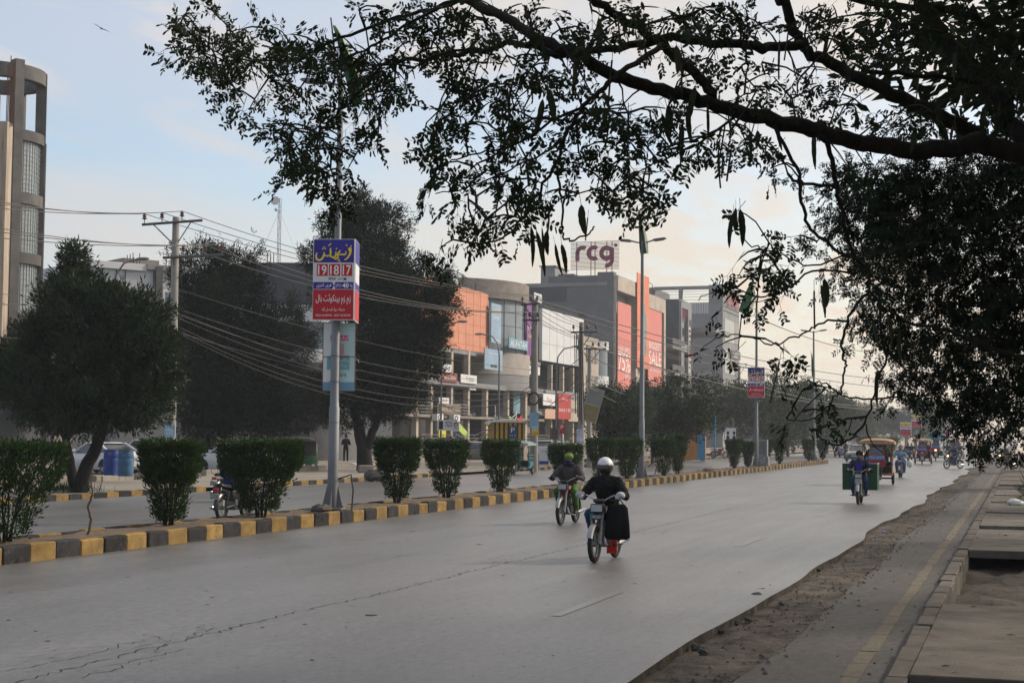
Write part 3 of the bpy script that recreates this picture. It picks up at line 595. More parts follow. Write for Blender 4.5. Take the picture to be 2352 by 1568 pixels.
# ------------------------------------------------------------------ the shade tree that overhangs the near footpath (stands right of the camera)
rng = np.random.default_rng(5); random.seed(5)
FW = Vector((-math.sin(YAW), math.cos(YAW), 0))
def dep(x): return float(np.interp(x, [350, 700, 1100, 1400, 1800, 2100, 2400], [6.9, 6.4, 5.7, 5.6, 6.2, 6.6, 7.0]))
def at(x, y, D):
    d = sight(x, y); return Vector((0, 0, CAM_H)) + d * (D / d.dot(FW))
limbs = [ # (points seen in the picture, start radius px, end radius px, depth offset)
 ([(2420, 372), (2352, 352), (2249, 330), (2194, 337), (2120, 346), (2047, 341), (1974, 330), (1901, 308), (1835, 289), (1754, 271), (1681, 253), (1607, 227), (1523, 205), (1450, 183), (1376, 154), (1303, 117), (1230, 81), (1157, 40), (1083, 8), (1000, -30)], 25, 9, 0),
 ([(2249, 328), (2230, 304), (2157, 264), (2084, 234), (2029, 205), (1974, 179), (1919, 154), (1864, 125), (1835, 92), (1813, 44), (1787, -10), (1770, -60)], 19, 11, .3),
 ([(1840, 105), (1773, 110), (1718, 103), (1608, 95), (1541, 88), (1480, 100), (1400, 112), (1285, 125), (1230, 106), (1175, 99), (1120, 115), (1029, 125), (930, 139), (876, 157), (839, 198), (791, 242), (747, 289), (725, 311), (700, 330)], 12, 2.2, .2),
 ([(1636, 222), (1607, 183), (1571, 146), (1523, 103), (1468, 66), (1413, 33), (1358, 0), (1300, -40)], 13, 9, .1),
 ([(2420, 380), (2352, 300), (2304, 234), (2260, 183), (2212, 139), (2175, 95), (2139, 48), (2113, 0), (2090, -60)], 27, 17, .6),
 ([(2352, 150), (2304, 103), (2267, 62), (2223, 33), (2120, 18), (2011, 4), (1900, -12)], 13, 7, .9),
 ([(1960, 176), (1992, 165), (2084, 172), (2157, 176), (2230, 190)], 5, 6, .5),
 ([(1157, 40), (1073, 0), (967, 26), (894, 48), (821, 73), (747, 106), (674, 135), (608, 141), (550, 137), (500, 120), (460, 100)], 6, 1.6, .1),
 ([(1083, 5), (1051, 7), (967, 40), (894, 84), (839, 114), (766, 146), (700, 160), (620, 175)], 5, 1.5, -.2),
 ([(1523, 103), (1439, 157), (1406, 183), (1366, 220), (1332, 253), (1311, 289), (1289, 330), (1278, 381), (1248, 421), (1230, 469), (1190, 513), (1153, 546), (1100, 560)], 7, 2.2, -.1),
 ([(1278, 381), (1285, 421), (1292, 458), (1290, 513), (1296, 542), (1318, 551), (1351, 535), (1365, 520)], 3.4, 1.8, -.15),
 ([(1332, 251), (1285, 267), (1212, 315), (1160, 340), (1100, 352), (1050, 365), (1010, 380)], 4, 1.4, -.2),
 ([(1290, 325), (1230, 360), (1150, 400), (1080, 430), (1000, 445)], 3, 1.3, -.2),
 ([(1291, 458), (1350, 440), (1390, 430), (1430, 460)], 2, 1.2, -.1),
 ([(1700, 258), (1600, 330), (1540, 360), (1480, 385), (1440, 420)], 4, 1.4, .1),
 ([(1897, 308), (1912, 366), (1919, 421), (1934, 476), (1948, 549), (1970, 600)], 7, 4, .1),
 ([(1680, 250), (1760, 262), (1800, 330), (1835, 400), (1841, 460), (1860, 520), (1890, 550), (1945, 583), (1992, 616), (1996, 660), (2018, 696), (2022, 755), (2029, 795), (2036, 824), (2014, 879), (2007, 912), (1985, 971), (1959, 1004), (1930, 1019), (1904, 1019), (1882, 1000), (1875, 985)], 5, 2.0, -.2),
 ([(1996, 668), (1970, 693), (1948, 737), (1936, 780), (1939, 828), (1943, 843), (1934, 887), (1925, 905)], 3.6, 2.4, -.25),
 ([(2150, 800), (2098, 857), (2058, 901), (2011, 918), (1959, 914), (1930, 905), (1890, 880), (1860, 885)], 2.8, 1.8, -.25),
 ([(1948, 737), (1901, 737), (1864, 755), (1835, 773), (1791, 788), (1754, 788), (1718, 773), (1681, 768), (1644, 777), (1612, 800)], 3, 1.0, -.3),
 ([(1992, 620), (1959, 627), (1864, 623), (1809, 663), (1765, 678), (1729, 678), (1681, 661), (1644, 665), (1605, 690)], 3.4, 1.0, -.3),
 ([(1945, 583), (1864, 610), (1800, 590), (1750, 570), (1720, 560), (1700, 500)], 2.6, 1.2, -.25),
 ([(1925, 905), (1886, 949), (1842, 965), (1806, 960)], 2.0, 1.2, -.3),
 ([(1985, 971), (2000, 1010), (2030, 1045)], 2.0, .8, -.25), ([(1985, 965), (1960, 960), (1945, 990), (1930, 1019)], 1.5, 1.0, -.25),
 ([(2018, 696), (2098, 745), (2180, 760), (2260, 790), (2360, 830)], 3.0, 4.5, -.1), ([(2029, 800), (2100, 860), (2160, 910), (2230, 940), (2300, 1000)], 2.4, 2.0, .2),
 ([(1835, 420), (1900, 425), (1915, 430)], 3.5, 5, .1), ([(1810, 405), (1835, 420)], 3.5, 3.5, .1),
]
tree = thing('shade_tree', 'near pod bearing shade tree whose dark branches hang over the road', 'tree', (1.35, 7.6, .06))
inv = Vector((1.35, 7.6, .06))
mb = MB(); nodes = []
for pts, r0, r1, off in limbs:
    P3 = [at(x, y, dep(x) + off + .12 * math.sin(x * .013 + off * 9)) for x, y in pts]
    if pts[0] == (2420, 372) or pts[0] == (2420, 380): P3[0] = inv + Vector((-.35, -.2, 3.0 if pts[0][1] == 372 else 3.15))
    D0 = dep(pts[0][0]) + off; D1 = dep(pts[-1][0]) + off
    Q = limb(mb, [p - inv for p in P3], r0 / 3500 * D0, r1 / 3500 * D1, 9 if r0 > 8 else 6, .004 if r0 < 8 else .006)
    nodes += [q for q in Q]
limb(mb, [(0, 0, -.2), (.05, .02, 1.0), (-.05, .05, 2.0), (-.25, -.1, 2.9), (-.4, -.25, 3.1)], .24, .17, 12, .01)
limb(mb, [(-.05, .05, 2.0), (.5, .3, 3.2), (.9, .6, 5.2), (1.2, .6, 7.0)], .17, .06, 9, .01)
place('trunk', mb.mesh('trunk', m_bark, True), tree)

def pinnate(P, A, size, npin, nl, ll, lw, mat_n=None):
    """twice-feathered leaves: P base, A axis; npin pairs of side stalks each with nl pairs of oblong leaflets"""
    n = len(P); A = unit(A); Nn = unit(np.cross(A, rnd_dirs(n)) + .0); Bs = unit(np.cross(A, Nn)); out_ = []; stalk = []
    size = np.asarray(size).reshape(-1, 1)
    def strip(p, q, w_, s):
        V = np.stack([p - s * w_, p + s * w_, q + s * w_ * .5, q - s * w_ * .5], 1).reshape(-1, 3); stalk.append((V, np.arange(4 * len(p)).reshape(-1, 4)))
    strip(P, P + A * size, .0014, Bs)
    for i in range(npin):
        for s in (-1, 1):
            t = (.35 + .65 * (i + 1) / npin); base = P + A * size * t
            pd = unit(A * .55 + Bs * s * rng.uniform(.5, 1.0, (n, 1)) + Nn * rng.normal(0, .35, (n, 1)) + np.array([0, 0, -.25])); pl = size * rng.uniform(.55, .85, (n, 1)); sd = unit(np.cross(Nn, pd)); keep = rng.random(n) < .86
            strip(base[keep], (base + pd * pl)[keep], .0010, sd[keep])
            for j in range(nl):
                tt = (.22 + .78 * (j + .5) / nl)
                for s2 in (-1, 1):
                    kp = keep & (rng.random(n) < .9); m_ = int(kp.sum())
                    if not m_: continue
                    p = (base + pd * pl * tt)[kp]; d = unit((pd * .45 + sd * s2 * .85)[kp] + rng.normal(0, .16, (m_, 3)) + np.array([0, 0, -.12])); sv = unit(np.cross(d, Nn[kp] + rng.normal(0, .45, (m_, 3))))
                    L = (ll * rng.uniform(.75, 1.2, (m_, 1))); W = lw * rng.uniform(.8, 1.15, (m_, 1))
                    a = p + d * L * .04; V = np.stack([a, p + d * L * .3 + sv * W * .5, p + d * L * .75 + sv * W * .48, p + d * L, p + d * L * .75 - sv * W * .48, p + d * L * .3 - sv * W * .5], 1).reshape(-1, 3)
                    o = np.arange(m_)[:, None] * 6; F = np.concatenate([o + np.array([[0, 1, 2, 3]]), o + np.array([[0, 3, 4, 5]])]); out_.append((V, F))
    return join(out_), join(stalk)
fol = [(470, 60, 65, 50, 11), (430, 110, 55, 40, 7), (500, 120, 90, 45, 15), (600, 105, 90, 50, 19), (700, 120, 90, 50, 17), (800, 140, 90, 55, 17), (880, 190, 70, 55, 13), (520, 170, 40, 40, 5), (560, 225, 25, 40, 3), (640, 300, 55, 35, 9), (690, 340, 60, 50, 13), (700, 395, 45, 40, 8), (770, 350, 45, 55, 8), (755, 430, 35, 40, 6), (650, 200, 60, 40, 8), (760, 230, 60, 40, 8),
       (840, 240, 35, 40, 5), (860, 290, 35, 35, 4), (960, 55, 90, 45, 14), (1000, 110, 90, 55, 16), (900, 20, 80, 30, 7), (1060, 175, 70, 50, 10), (1090, 50, 90, 50, 14), (1200, 50, 110, 55, 17), (1120, 200, 80, 45, 9), (1050, 270, 60, 40, 8), (1000, 330, 40, 30, 5), (990, 430, 30, 30, 4), (1060, 400, 80, 45, 12), (1130, 290, 80, 55, 12), (1150, 370, 80, 40, 10),
       (1200, 430, 70, 45, 10), (1090, 500, 70, 50, 11), (1035, 575, 25, 25, 3), (1160, 510, 60, 35, 7), (1200, 180, 110, 60, 16), (1300, 160, 90, 60, 12), (1260, 270, 70, 45, 10), (1340, 260, 70, 45, 9), (1340, 370, 50, 40, 7), (1410, 290, 70, 45, 10), (1430, 370, 60, 45, 9), (1430, 440, 60, 45, 10), (1500, 320, 60, 55, 9), (1490, 430, 40, 45, 6),
       (1540, 250, 60, 45, 8), (1600, 320, 50, 30, 5), (1400, 70, 110, 50, 14), (1500, 40, 100, 40, 12), (1600, 130, 90, 45, 9), (1650, 50, 70, 40, 8), (1720, 170, 80, 45, 9), (1700, 320, 40, 30, 5), (1760, 350, 50, 40, 6), (1750, 50, 70, 40, 8), (1850, 190, 70, 45, 9), (1900, 50, 80, 40, 10), (1960, 250, 60, 30, 6), (2000, 90, 80, 50, 12), (2100, 60, 90, 50, 14), (2100, 270, 80, 30, 9), (2200, 60, 70, 50, 12), (2300, 130, 60, 80, 15), (2330, 250, 40, 60, 8), (1960, 380, 50, 40, 7),
       (1740, 590, 50, 40, 6), (1780, 640, 40, 35, 5), (1700, 620, 25, 20, 3), (1650, 690, 20, 15, 2), (1690, 500, 14, 20, 2), (1720, 800, 35, 15, 2), (1800, 830, 40, 20, 3), (1640, 795, 12, 8, 1), (1880, 895, 40, 20, 4), (1840, 925, 35, 20, 2), (1900, 985, 35, 14, 3), (1810, 965, 22, 12, 1), (1890, 930, 50, 20, 3), (1830, 560, 60, 30, 3), (1720, 700, 30, 25, 2)]
att = []
for cx_, cy_, rx_, ry_, k in fol:
    for _ in range(int(k * ((1.3 if cx_ < 950 or cx_ > 1550 else .95) if k > 4 else .7) + .5)):
        a = random.uniform(0, 6.283); q = math.sqrt(random.random()); x, y = cx_ + rx_ * q * math.cos(a), cy_ + ry_ * q * math.sin(a); att.append(at(x, y, dep(x) + random.gauss(-.05, .32)) - inv)
NA = np.array([tuple(p) for p in nodes]); tw = MB(); bases, axes = [], []
att.sort(key=lambda p: float(np.min(((NA - np.array(p)) ** 2).sum(1))))
NB = [tuple(p) for p in nodes]; arr = np.array(NB)
for p in att:
    pn = np.array(p); d2 = ((arr - pn) ** 2).sum(1); dist = math.sqrt(d2.min()); q = Vector(arr[int(d2.argmin())]); dv_ = p - q
    L_ = dv_.length
    if L_ > .05:
        mid = q.lerp(p, .5) + Vector((random.gauss(0, .05), random.gauss(0, .05), .10)) * L_; tw.tube([q, q.lerp(mid, .6), mid, mid.lerp(p, .55) + Vector((0, 0, .02 * L_)), p], [.0045, .004, .0035, .003, .002], 4, 0, False)
        arr = np.vstack([arr, [tuple(mid), tuple(mid.lerp(p, .6))]])
    ax = (dv_.normalized() if L_ > .02 else Vector((-1, 0, 0))) * .7 + Vector((random.gauss(-.15, .4), random.gauss(0, .4), random.gauss(-.45, .35))); bases.append(tuple(p - ax.normalized() * .05)); axes.append(tuple(ax))
place('twigs', tw.mesh('twigs', m_bark), tree, kind='stuff')
bases = np.array(bases); axes = np.array(axes); h = len(bases) // 2
(V1, F1), (Vs1, Fs1) = pinnate(bases[:h], axes[:h], rng.uniform(.08, .13, h), 2, 5, .024, .0094)
(V2, F2), (Vs2, Fs2) = pinnate(bases[h:], axes[h:], rng.uniform(.08, .13, len(bases) - h), 2, 5, .027, .0106)
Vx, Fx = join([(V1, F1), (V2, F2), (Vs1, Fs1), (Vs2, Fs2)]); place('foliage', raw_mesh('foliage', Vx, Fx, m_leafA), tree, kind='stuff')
# the rest of the crown, above and to the right of the view, added to shade the footpath
up_b = [((x, y, z), (r, r, r * .7)) for x, y, z, r in [(.6, -1.2, 4.6, 1.6), (2.2, .6, 5.6, 2.0), (1.2, 2.6, 5.2, 1.8), (3.0, 3.2, 4.6, 1.8), (2.6, -2.4, 5.0, 1.9), (-.4, -3.6, 4.8, 1.5), (3.6, .4, 3.8, 1.6), (2.0, 5.0, 5.4, 1.7), (.2, .8, 5.9, 1.5), (-.6, 1.6, 4.9, 1.2), (-.8, 4.2, 5.2, 1.4), (.8, 7.0, 5.6, 1.8), (-.6, -1.0, 5.4, 1.3)]]
place('upper_crown', crown_mesh('upper_crown', up_b, 9000, 5, .17, .065, m_leafA), tree, kind='stuff')
# seed pods
def pod(L, W, bend, mat):
    mb = MB(); k = 11; vs = []
    for i in range(k):
        t = i / (k - 1); wv = W * .5 * (math.sin(math.pi * min(1, t * 1.02) ** .75) ** .55) * (.92 + .08 * math.cos(t * 40)) + .0012; x = bend * math.sin(t * 2.6) * L; z = -t * L
        vs += [(x - wv, 0, z), (x, .004, z), (x + wv, 0, z), (x, -.004, z)]
    mb.add(vs, [(i * 4 + j, i * 4 + (j + 1) % 4, i * 4 + 4 + (j + 1) % 4, i * 4 + 4 + j) for i in range(k - 1) for j in range(4)]); mb.tube([(0, 0, .05), (0, 0, -.005)], .0012, 4); return mb.mesh('pod', mat, True)
pods = [pod(.17, .030, .04, m_pod), pod(.20, .026, -.05, m_pod), pod(.14, .034, .06, m_pod), pod(.15, .024, .12, m_podd)]
spots = [(1232, 530), (1245, 525), (1256, 530), (1275, 560), (1290, 560), (1262, 480), (1220, 520), (1690, 478), (1684, 490), (1700, 480), (1785, 275), (1722, 300), (1740, 300), (1650, 345), (1680, 345), (1665, 290), (1870, 668), (1886, 655), (1893, 640), (2040, 720), (2066, 755), (2005, 735), (1870, 300), (1520, 260), (1660, 350), (1335, 470), (1350, 500), (1790, 830), (2015, 850), (1625, 240), (1600, 330), (1565, 300)]
for _ in range(30): spots.append((random.uniform(1050, 2300), random.choice((60, 110, 150, 200, 260, 300)) + random.uniform(-30, 30)))
for i, (x, y) in enumerate(spots):
    place('pod', pods[3 if (i > 34 and random.random() < .3) else random.randrange(3)], tree, at(x, y, dep(x) - .1 + random.gauss(0, .15)) - inv, (random.gauss(0, .16), random.gauss(0, .14), random.uniform(0, 6.28)), scale=random.uniform(.6, 1.0))

# --- second roadside tree: dense feathery foliage hanging low over the footpath, and others behind it
def feather_tree(name, label, base, blobs, n, ll, lw, nl, size, trunkpts):
    t = thing(name, label, 'tree', base, 0, 'trees along the near footpath'); mb = MB()
    for pts, r0, r1 in trunkpts: limb(mb, pts, r0, r1, 8, .015)
    place('trunk', mb.mesh('trunk', m_bark, True), t)
    P, O = blob_points(blobs, n, .5); A = unit(O * .6 + rnd_dirs(n) * .5 + np.array([0, 0, -.75]))
    (V, F), (Vs, Fs) = pinnate(P, A, rng.uniform(*size, n), 2, nl, ll, lw); V, F = join([(V, F), (Vs, Fs)])
    place('foliage', raw_mesh('foliage', V, F, m_leafB), t, kind='stuff'); return t
bb = Vector((1.9, 11.5, .06))
def Bq(px, py, Y, rx, rz): p = atY(px, py, Y) - bb; return (tuple(p), (rx, rx, rz))
feather_tree('feathery_tree', 'dense dark feathery tree hanging low at the right edge', bb,
    [Bq(2120, 410, 11.8, .55, .3), Bq(2220, 400, 11.6, .5, .3), Bq(2320, 410, 11.4, .5, .3), Bq(1960, 430, 12, .3, .25), Bq(1930, 560, 12, .22, .25), Bq(1985, 700, 12, .16, .2), Bq(2100, 520, 11.3, .50, .42), (Bq(2210, 470, 11.5, .62, .50)), Bq(2290, 600, 11.2, .65, .55), Bq(2170, 640, 11.5, .55, .50), Bq(2230, 740, 11.3, .58, .48), Bq(2140, 760, 11.6, .42, .34), Bq(2290, 820, 11.0, .55, .40), Bq(2090, 830, 11.6, .20, .24), Bq(2200, 870, 11.4, .34, .26), Bq(2310, 920, 11.0, .34, .24), Bq(2250, 950, 11.3, .20, .20), Bq(2330, 480, 11.0, .7, .6), Bq(2310, 985, 11.0, .16, .12), Bq(2025, 600, 11.7, .22, .3), Bq(2060, 680, 11.6, .26, .28), Bq(1990, 500, 11.8, .26, .34), Bq(2360, 700, 11, .6, .7), Bq(2050, 420, 11.8, .5, .32), Bq(2400, 880, 11, .5, .4), Bq(2180, 900, 11.5, .16, .14)],
    3200, .029, .0085, 7, (.09, .15), [([(0, 0, -.2), (-.1, .1, 1.5), (-.3, 0, 2.8), (-.9, -.1, 3.6), (-1.8, 0, 4.0)], .2, .03), ([(-.3, 0, 2.8), (-.8, -.2, 4.2), (-1.6, -.2, 5.2)], .12, .03), ([(-.6, 0, 3.2), (-1.3, 0, 3.0), (-2.0, .1, 2.6)], .05, .012)])
ub2 = [((x, y, z), (r, r, r * .75)) for x, y, z, r in [(.2, 1.5, 6.2, 1.9), (1.4, -1.5, 6.4, 2.0), (1.8, 3.5, 5.6, 2.0), (-.6, 4.5, 6.0, 1.7), (2.6, 1.0, 4.6, 1.8), (.6, 6.5, 5.6, 1.8)]]  # overhead foliage out of view, added to shade the footpath
for o_ in [o for o in bpy.data.objects if o.name.startswith('feathery_tree')]: place('upper_crown', crown_mesh('upper_crown', ub2, 5000, 5, .17, .065, m_leafB), o_, kind='stuff')
for X, Y, lab, sc in ((2.9, 21, 'dark feathery tree behind the low hanging one', 1.0), (3.3, 33, 'third feathery tree along the near footpath', 1.05), (3.4, 48, 'fourth feathery tree along the near footpath', 1.1), (3.6, 70, 'fifth feathery tree along the near footpath', 1.2), (3.8, 100, 'distant feathery tree at the right edge', 1.3)):
    feather_tree('feathery_tree', lab, (X, Y, .06), [((random.uniform(-1.8, 1.6), random.uniform(-2.6, 2.6), random.uniform(3.2, 6.6)), (random.uniform(.9, 1.5), random.uniform(.9, 1.5), random.uniform(.8, 1.2))) for _ in range(12)],
        1120, .064 * sc, .023 * sc, 4, (.22, .34), [([(0, 0, -.2), (.1, 0, 1.5), (-.1, 0, 3), (0, 0, 5)], .2, .06)])
# blade-leaved plant poking in at the right edge of the footpath
gp = np.zeros((60, 3)); gp[:, 2] = rng.uniform(0, .5, 60); V, F = kite(gp, unit(rnd_dirs(60) + np.array([-.5, 0, .7])), rng.uniform(.35, .75, 60), .035)
p = G(2362, 1150, .06); place('blade_plant', raw_mesh('blade_plant', V, F, m_leafB), None, p, label='dark plant with long blade leaves at the right edge of the footpath', cat='plant')
# ------------------------------------------------------------------ buildings across the road (fronts on the line X = -50)
random.seed(11)
m_conc = M('raw_concrete', (0.20, 0.175, 0.155), 0.9, 0.25, 1.2, 0.4, 18, dirt=((0.13, 0.115, 0.10), 0.60, 2.0))
m_grey = M('grey_render', (0.135, 0.135, 0.14), 0.9, 0.18, .5, 0.2, 12, dirt=((0.10, 0.10, 0.105), 0.58, 3.0))
m_grey2 = M('pale_grey_render', (0.21, 0.21, 0.215), 0.85, 0.15, .5, 0.2, 12, dirt=((0.14, 0.135, 0.13), 0.6, 3.0))
m_cream = M('cream_stone', (0.36, 0.315, 0.26), 0.8, 0.2, .8, 0.2, 12, dirt=((0.27, 0.23, 0.19), 0.62, 3.0))
m_white = M('white_cladding', (0.52, 0.53, 0.55), 0.5, 0.08, .6, dirt=((0.35, 0.34, 0.33), 0.66, 3.0))
m_dgrey = M('dark_grey_cladding', (0.062, 0.068, 0.08), 0.5, 0.12, .5)
m_dark = M('dark_interior', (0.022, 0.022, 0.025), 0.8, 0.3, 1)  # shade inside openings and recesses, put into a near-black colour
m_glass = M('blue_glass', (0.045, 0.095, 0.15), 0.08, 0.25, .4, spec=0.9)
m_glassd = M('dark_glass', (0.03, 0.036, 0.042), 0.12, 0.3, .7, spec=0.8)
m_gblock = M('glass_block', (0.20, 0.255, 0.285), 0.18, 0.3, 4.5, 0.5, 14, spec=0.9)
m_mort = M('mortar', (0.24, 0.24, 0.235), 0.8, 0.1, 8)
m_orange = M('orange_mesh_sheet', (0.50, 0.225, 0.145), 0.75, 0.12, .8, 0.5, 1.5)
m_pink = M('coral_banner', (0.55, 0.19, 0.165), 0.7, 0.08, .6, 0.4, 1.2)
m_steel = M('steel', (0.42, 0.42, 0.43), 0.35, 0.15, 6, metal=0.9)
m_iron = M('painted_iron', (0.07, 0.07, 0.075), 0.6, 0.2, 6)
m_rust = M('rusty_rebar', (0.13, 0.065, 0.04), 0.9, 0.3, 8)
m_black = M('black_panel', (0.018, 0.018, 0.02), 0.5, 0.2, 3)
def flat(n, c, r=.6): return M(n, c, r, .06, 2.0)
t_white = flat('white_lettering', (0.66, 0.66, 0.66)); t_black = flat('black_lettering', (0.02, 0.02, 0.022)); t_cream = flat('cream_lettering', (0.50, 0.43, 0.30)); t_red = flat('red_lettering', (0.42, 0.035, 0.05)); t_yel = flat('yellow_lettering', (0.72, 0.55, 0.02)); t_blue = flat('blue_lettering', (0.03, 0.05, 0.25))
t_maroon = flat('maroon_lettering', (0.20, 0.035, 0.07)); t_teal = flat('teal_lettering', (0.05, 0.25, 0.24)); t_gold = flat('gold_lettering', (0.55, 0.36, 0.05))
XF = -50.0
class Bld:
    def __init__(s, name, label, Y0, X=XF):
        s.X, s.Y = X, Y0; s.t = thing(name, label, 'building', (X, Y0, 0))
    def box(s, name, mat, x0, x1, Ya, Yb, z0, z1, parent=None): return MB().box(x0, x1, Ya - s.Y, Yb - s.Y, z0, z1).build(name, mat, parent or s.t)
    def pbox(s, name, mat, px0, py0, px1, py1, x0=-.05, x1=.12):     # rectangle of the facade read off the picture
        a, b = atX(px0, py0, s.X), atX(px1, py1, s.X); return s.box(name, mat, x0, x1, a.y, b.y, min(a.z, b.z), max(a.z, b.z))
    def board(s, px0, py0, px1, py1, mat, off=.15, th=.1, name='signboard', tilt=0):
        a, b = atX(px0, py0, s.X), atX(px1, py1, s.X); W, Hh = abs(b.y - a.y), abs(a.z - b.z)
        o = MB().box(-W / 2, W / 2, -th, 0, -Hh / 2, Hh / 2).build(name, mat, s.t, loc=(off, (a.y + b.y) / 2 - s.Y, (a.z + b.z) / 2)); o.rotation_euler = (0, tilt, R(90)); return o, W, Hh
    def words(s, brd, items, th=.1):
        o, W, Hh = brd
        for body, mat, u, v, wd, ht in items: text(body, mat, o, (u - .5) * W, (.5 - v) * Hh, wd * W, ht * Hh, y=-th - .012)
def rebar(bld, Ya, X, z0, n, h, w_=1.2):
    for i in range(n): MB().tube([(X + random.uniform(-.4, .4), Ya - bld.Y + w_ * i / n, z0), (X + random.uniform(-.5, .5), Ya - bld.Y + w_ * i / n, z0 + h * random.uniform(.7, 1.1))], .03, 4).build('rebar', m_rust, bld.t)

# --- round stair tower with glass blocks
tc_ = at(-26, 900, 84.5); tw_ = thing('stair_tower', 'unfinished round concrete stair tower with glass block windows at the left edge', 'building', (tc_.x, tc_.y, 0))
m_conct = M('tower_concrete', (0.105, 0.10, 0.096), 0.9, 0.28, 1.0, 0.4, 18, dirt=((0.085, 0.078, 0.07), 0.58, 2.0)); RT = 2.5; face = math.atan2(-tc_.y, -tc_.x)
def zt(py): return at(70, py, 83.0).z
tops = [(150, 182), (298, 322), (441, 467), (579, 604), (722, 748), (870, 898), (1003, 1060)]
def arc(mb, r0, r1, z0, z1, a0, a1, k=24):
    vs = [(r * math.cos(a0 + (a1 - a0) * i / k), r * math.sin(a0 + (a1 - a0) * i / k), z) for i in range(k + 1) for r, z in ((r0, z0), (r1, z0), (r1, z1), (r0, z1))]
    mb.add(vs, [(i * 4 + j, i * 4 + (j + 1) % 4, i * 4 + 4 + (j + 1) % 4, i * 4 + 4 + j) for i in range(k) for j in range(4)] + [(0, 1, 2, 3), (k * 4, k * 4 + 3, k * 4 + 2, k * 4 + 1)])
for i, (a, b) in enumerate(tops):
    mb = MB(); arc(mb, RT - .35, RT + .12, zt(b), zt(a), face - 3.1, face + 3.18, 48); mb.build('ring_beam', m_conct, tw_, smooth=True)
colA = [face + .45, face + 1.52, face - .62, face - 1.7, face + 2.6]
for a in colA: MB().box(RT - .42, RT + .16, -.26, .26, 0, zt(146) + (.15 if a == colA[0] else -.12), mat=Matrix.Rotation(a, 4, 'Z')).build('column', m_conct, tw_)
for i in range(1, 6):
    z0, z1 = zt(tops[i + 1][0]), zt(tops[i][1])
    for a0, a1 in ((colA[0] + .11, colA[1] - .1), (colA[2] + .11, colA[0] - .11)):
        mb = MB(); arc(mb, RT - .2, RT - .1, z0, z1, a0, a1, 14); mb.build('glass_panel', m_gblock, tw_)
        mb = MB(); k = 9; [mb.box(RT - .12, RT - .07, -.012, .012, z0, z1, mat=Matrix.Rotation(a0 + (a1 - a0) * j / k, 4, 'Z')) for j in range(k + 1)]
        q = int((z1 - z0) / .26); [arc(mb, RT - .12, RT - .072, z0 + (z1 - z0) * j / q - .012, z0 + (z1 - z0) * j / q + .012, a0, a1, 10) for j in range(q + 1)]
        mb.build('mortar_grid', m_mort, tw_, kind='stuff')
MB().box(-3.2, -1.0, -1.6, 1.6, 0, zt(190)).build('stair_core', m_conct, tw_)
MB().tube([at(108, 165, 86) - tc_ + Vector((.05, 0, -0.0)) , Vector((at(108, 165, 86).x - tc_.x + .05, at(108, 165, 86).y - tc_.y, 0))], .05, 6).build('downpipe', m_iron, tw_)
# stained column of the neighbouring shell, nearer
p = at(6, 900, 78); nb = thing('unfinished_column', 'rust streaked concrete column of an unfinished building at the left edge', 'column', (p.x, p.y, 0))
MB().box(-1.4, .0, -.4, .4, 0, at(6, 282, 78).z).build('shaft', M('rust_streaked', (0.30, 0.25, 0.20), .9, .3, 1.5, .3, 12, dirt=((0.22, 0.10, 0.045), .55, 1.5), stretch=(2, 2, .2)), nb, rot=.3)
mb = MB(); z = at(6, 282, 78).z
for i in range(6): MB().tube([(-.25 + .08 * i, 0, z - .2), (-.25 + .085 * i, .02, z + random.uniform(2.6, 3.6))], .03, 4).build('rebar', m_rust, nb)

# --- white and blue glass block with a dark drum corner
wb = Bld('glass_office', 'white clad building with blue glass and a dark grey rounded corner behind the trees', 88.0, -66.0)
A_, B_ = at(205, 700, 104), at(580, 700, 112); ang = math.atan2(B_.y - A_.y, B_.x - A_.x); Lw = (B_ - A_).length
wt = place('wing', None, wb.t, (A_.x + 66, A_.y - 88, 0), ang)
def wz(py): return at(390, py, 108).z
MB().box(0, Lw, .1, 14, 0, wz(612)).build('wall', m_white, wt)
def wing(name, mat, px0, py0, px1, py1, y0, y1):
    x0, x1 = (px0 - 205) / 375 * Lw, (px1 - 205) / 375 * Lw; MB().box(x0, x1, y0, y1, wz(py1), wz(py0)).build(name, mat, wt)
wing('fascia', m_white, 205, 614, 327, 628, -.15, .1); wing('fascia', m_grey2, 327, 612, 405, 624, -.25, .1); wing('fascia', m_white, 405, 611, 560, 626, -.15, .1)
for x0, x1 in ((215, 262), (282, 345), (368, 425), (430, 500)): wing('window', m_glass, x0, 672, x1, 776, -.05, .1); wing('window', m_glass, x0, 826, x1, 905, -.05, .1); wing('window', m_glass, x0, 940, x1, 1000, -.05, .1)
wing('tarpaulin', m_iron, 346, 616, 361, 780, -.3, -.05); wing('strip', m_white, 362, 660, 367, 800, -.3, -.1)
for x in (262, 282, 345, 232): wing('panel_joint', m_grey, x, 628, x + .8, 664, -.012, .1)
MB().box(.30 * Lw, .52 * Lw, 3, 9, wz(613), wz(590)).build('roof_room', m_conc, wt); MB().box(.52 * Lw, .8 * Lw, 4, 9, wz(613), wz(600)).build('roof_room', m_conc, wt)
for cx_ in (.11, .15, .47, .50): [MB().tube([(Lw * cx_ * 1 + .22 * i + (.9 if cx_ > .3 else 2.2), 2.4, wz(614)), (Lw * cx_ + .22 * i + (.9 if cx_ > .3 else 2.2), 2.4, wz(584) + random.uniform(-.4, .3))], .035, 4).build('rebar', m_rust, wt) for i in range(4)]
dc = at(668, 700, 112); dr = place('corner_drum', None, wb.t, (dc.x + 66, dc.y - 88, 0)); RD = 5.2
def dz(py): return at(668, py, 107).z
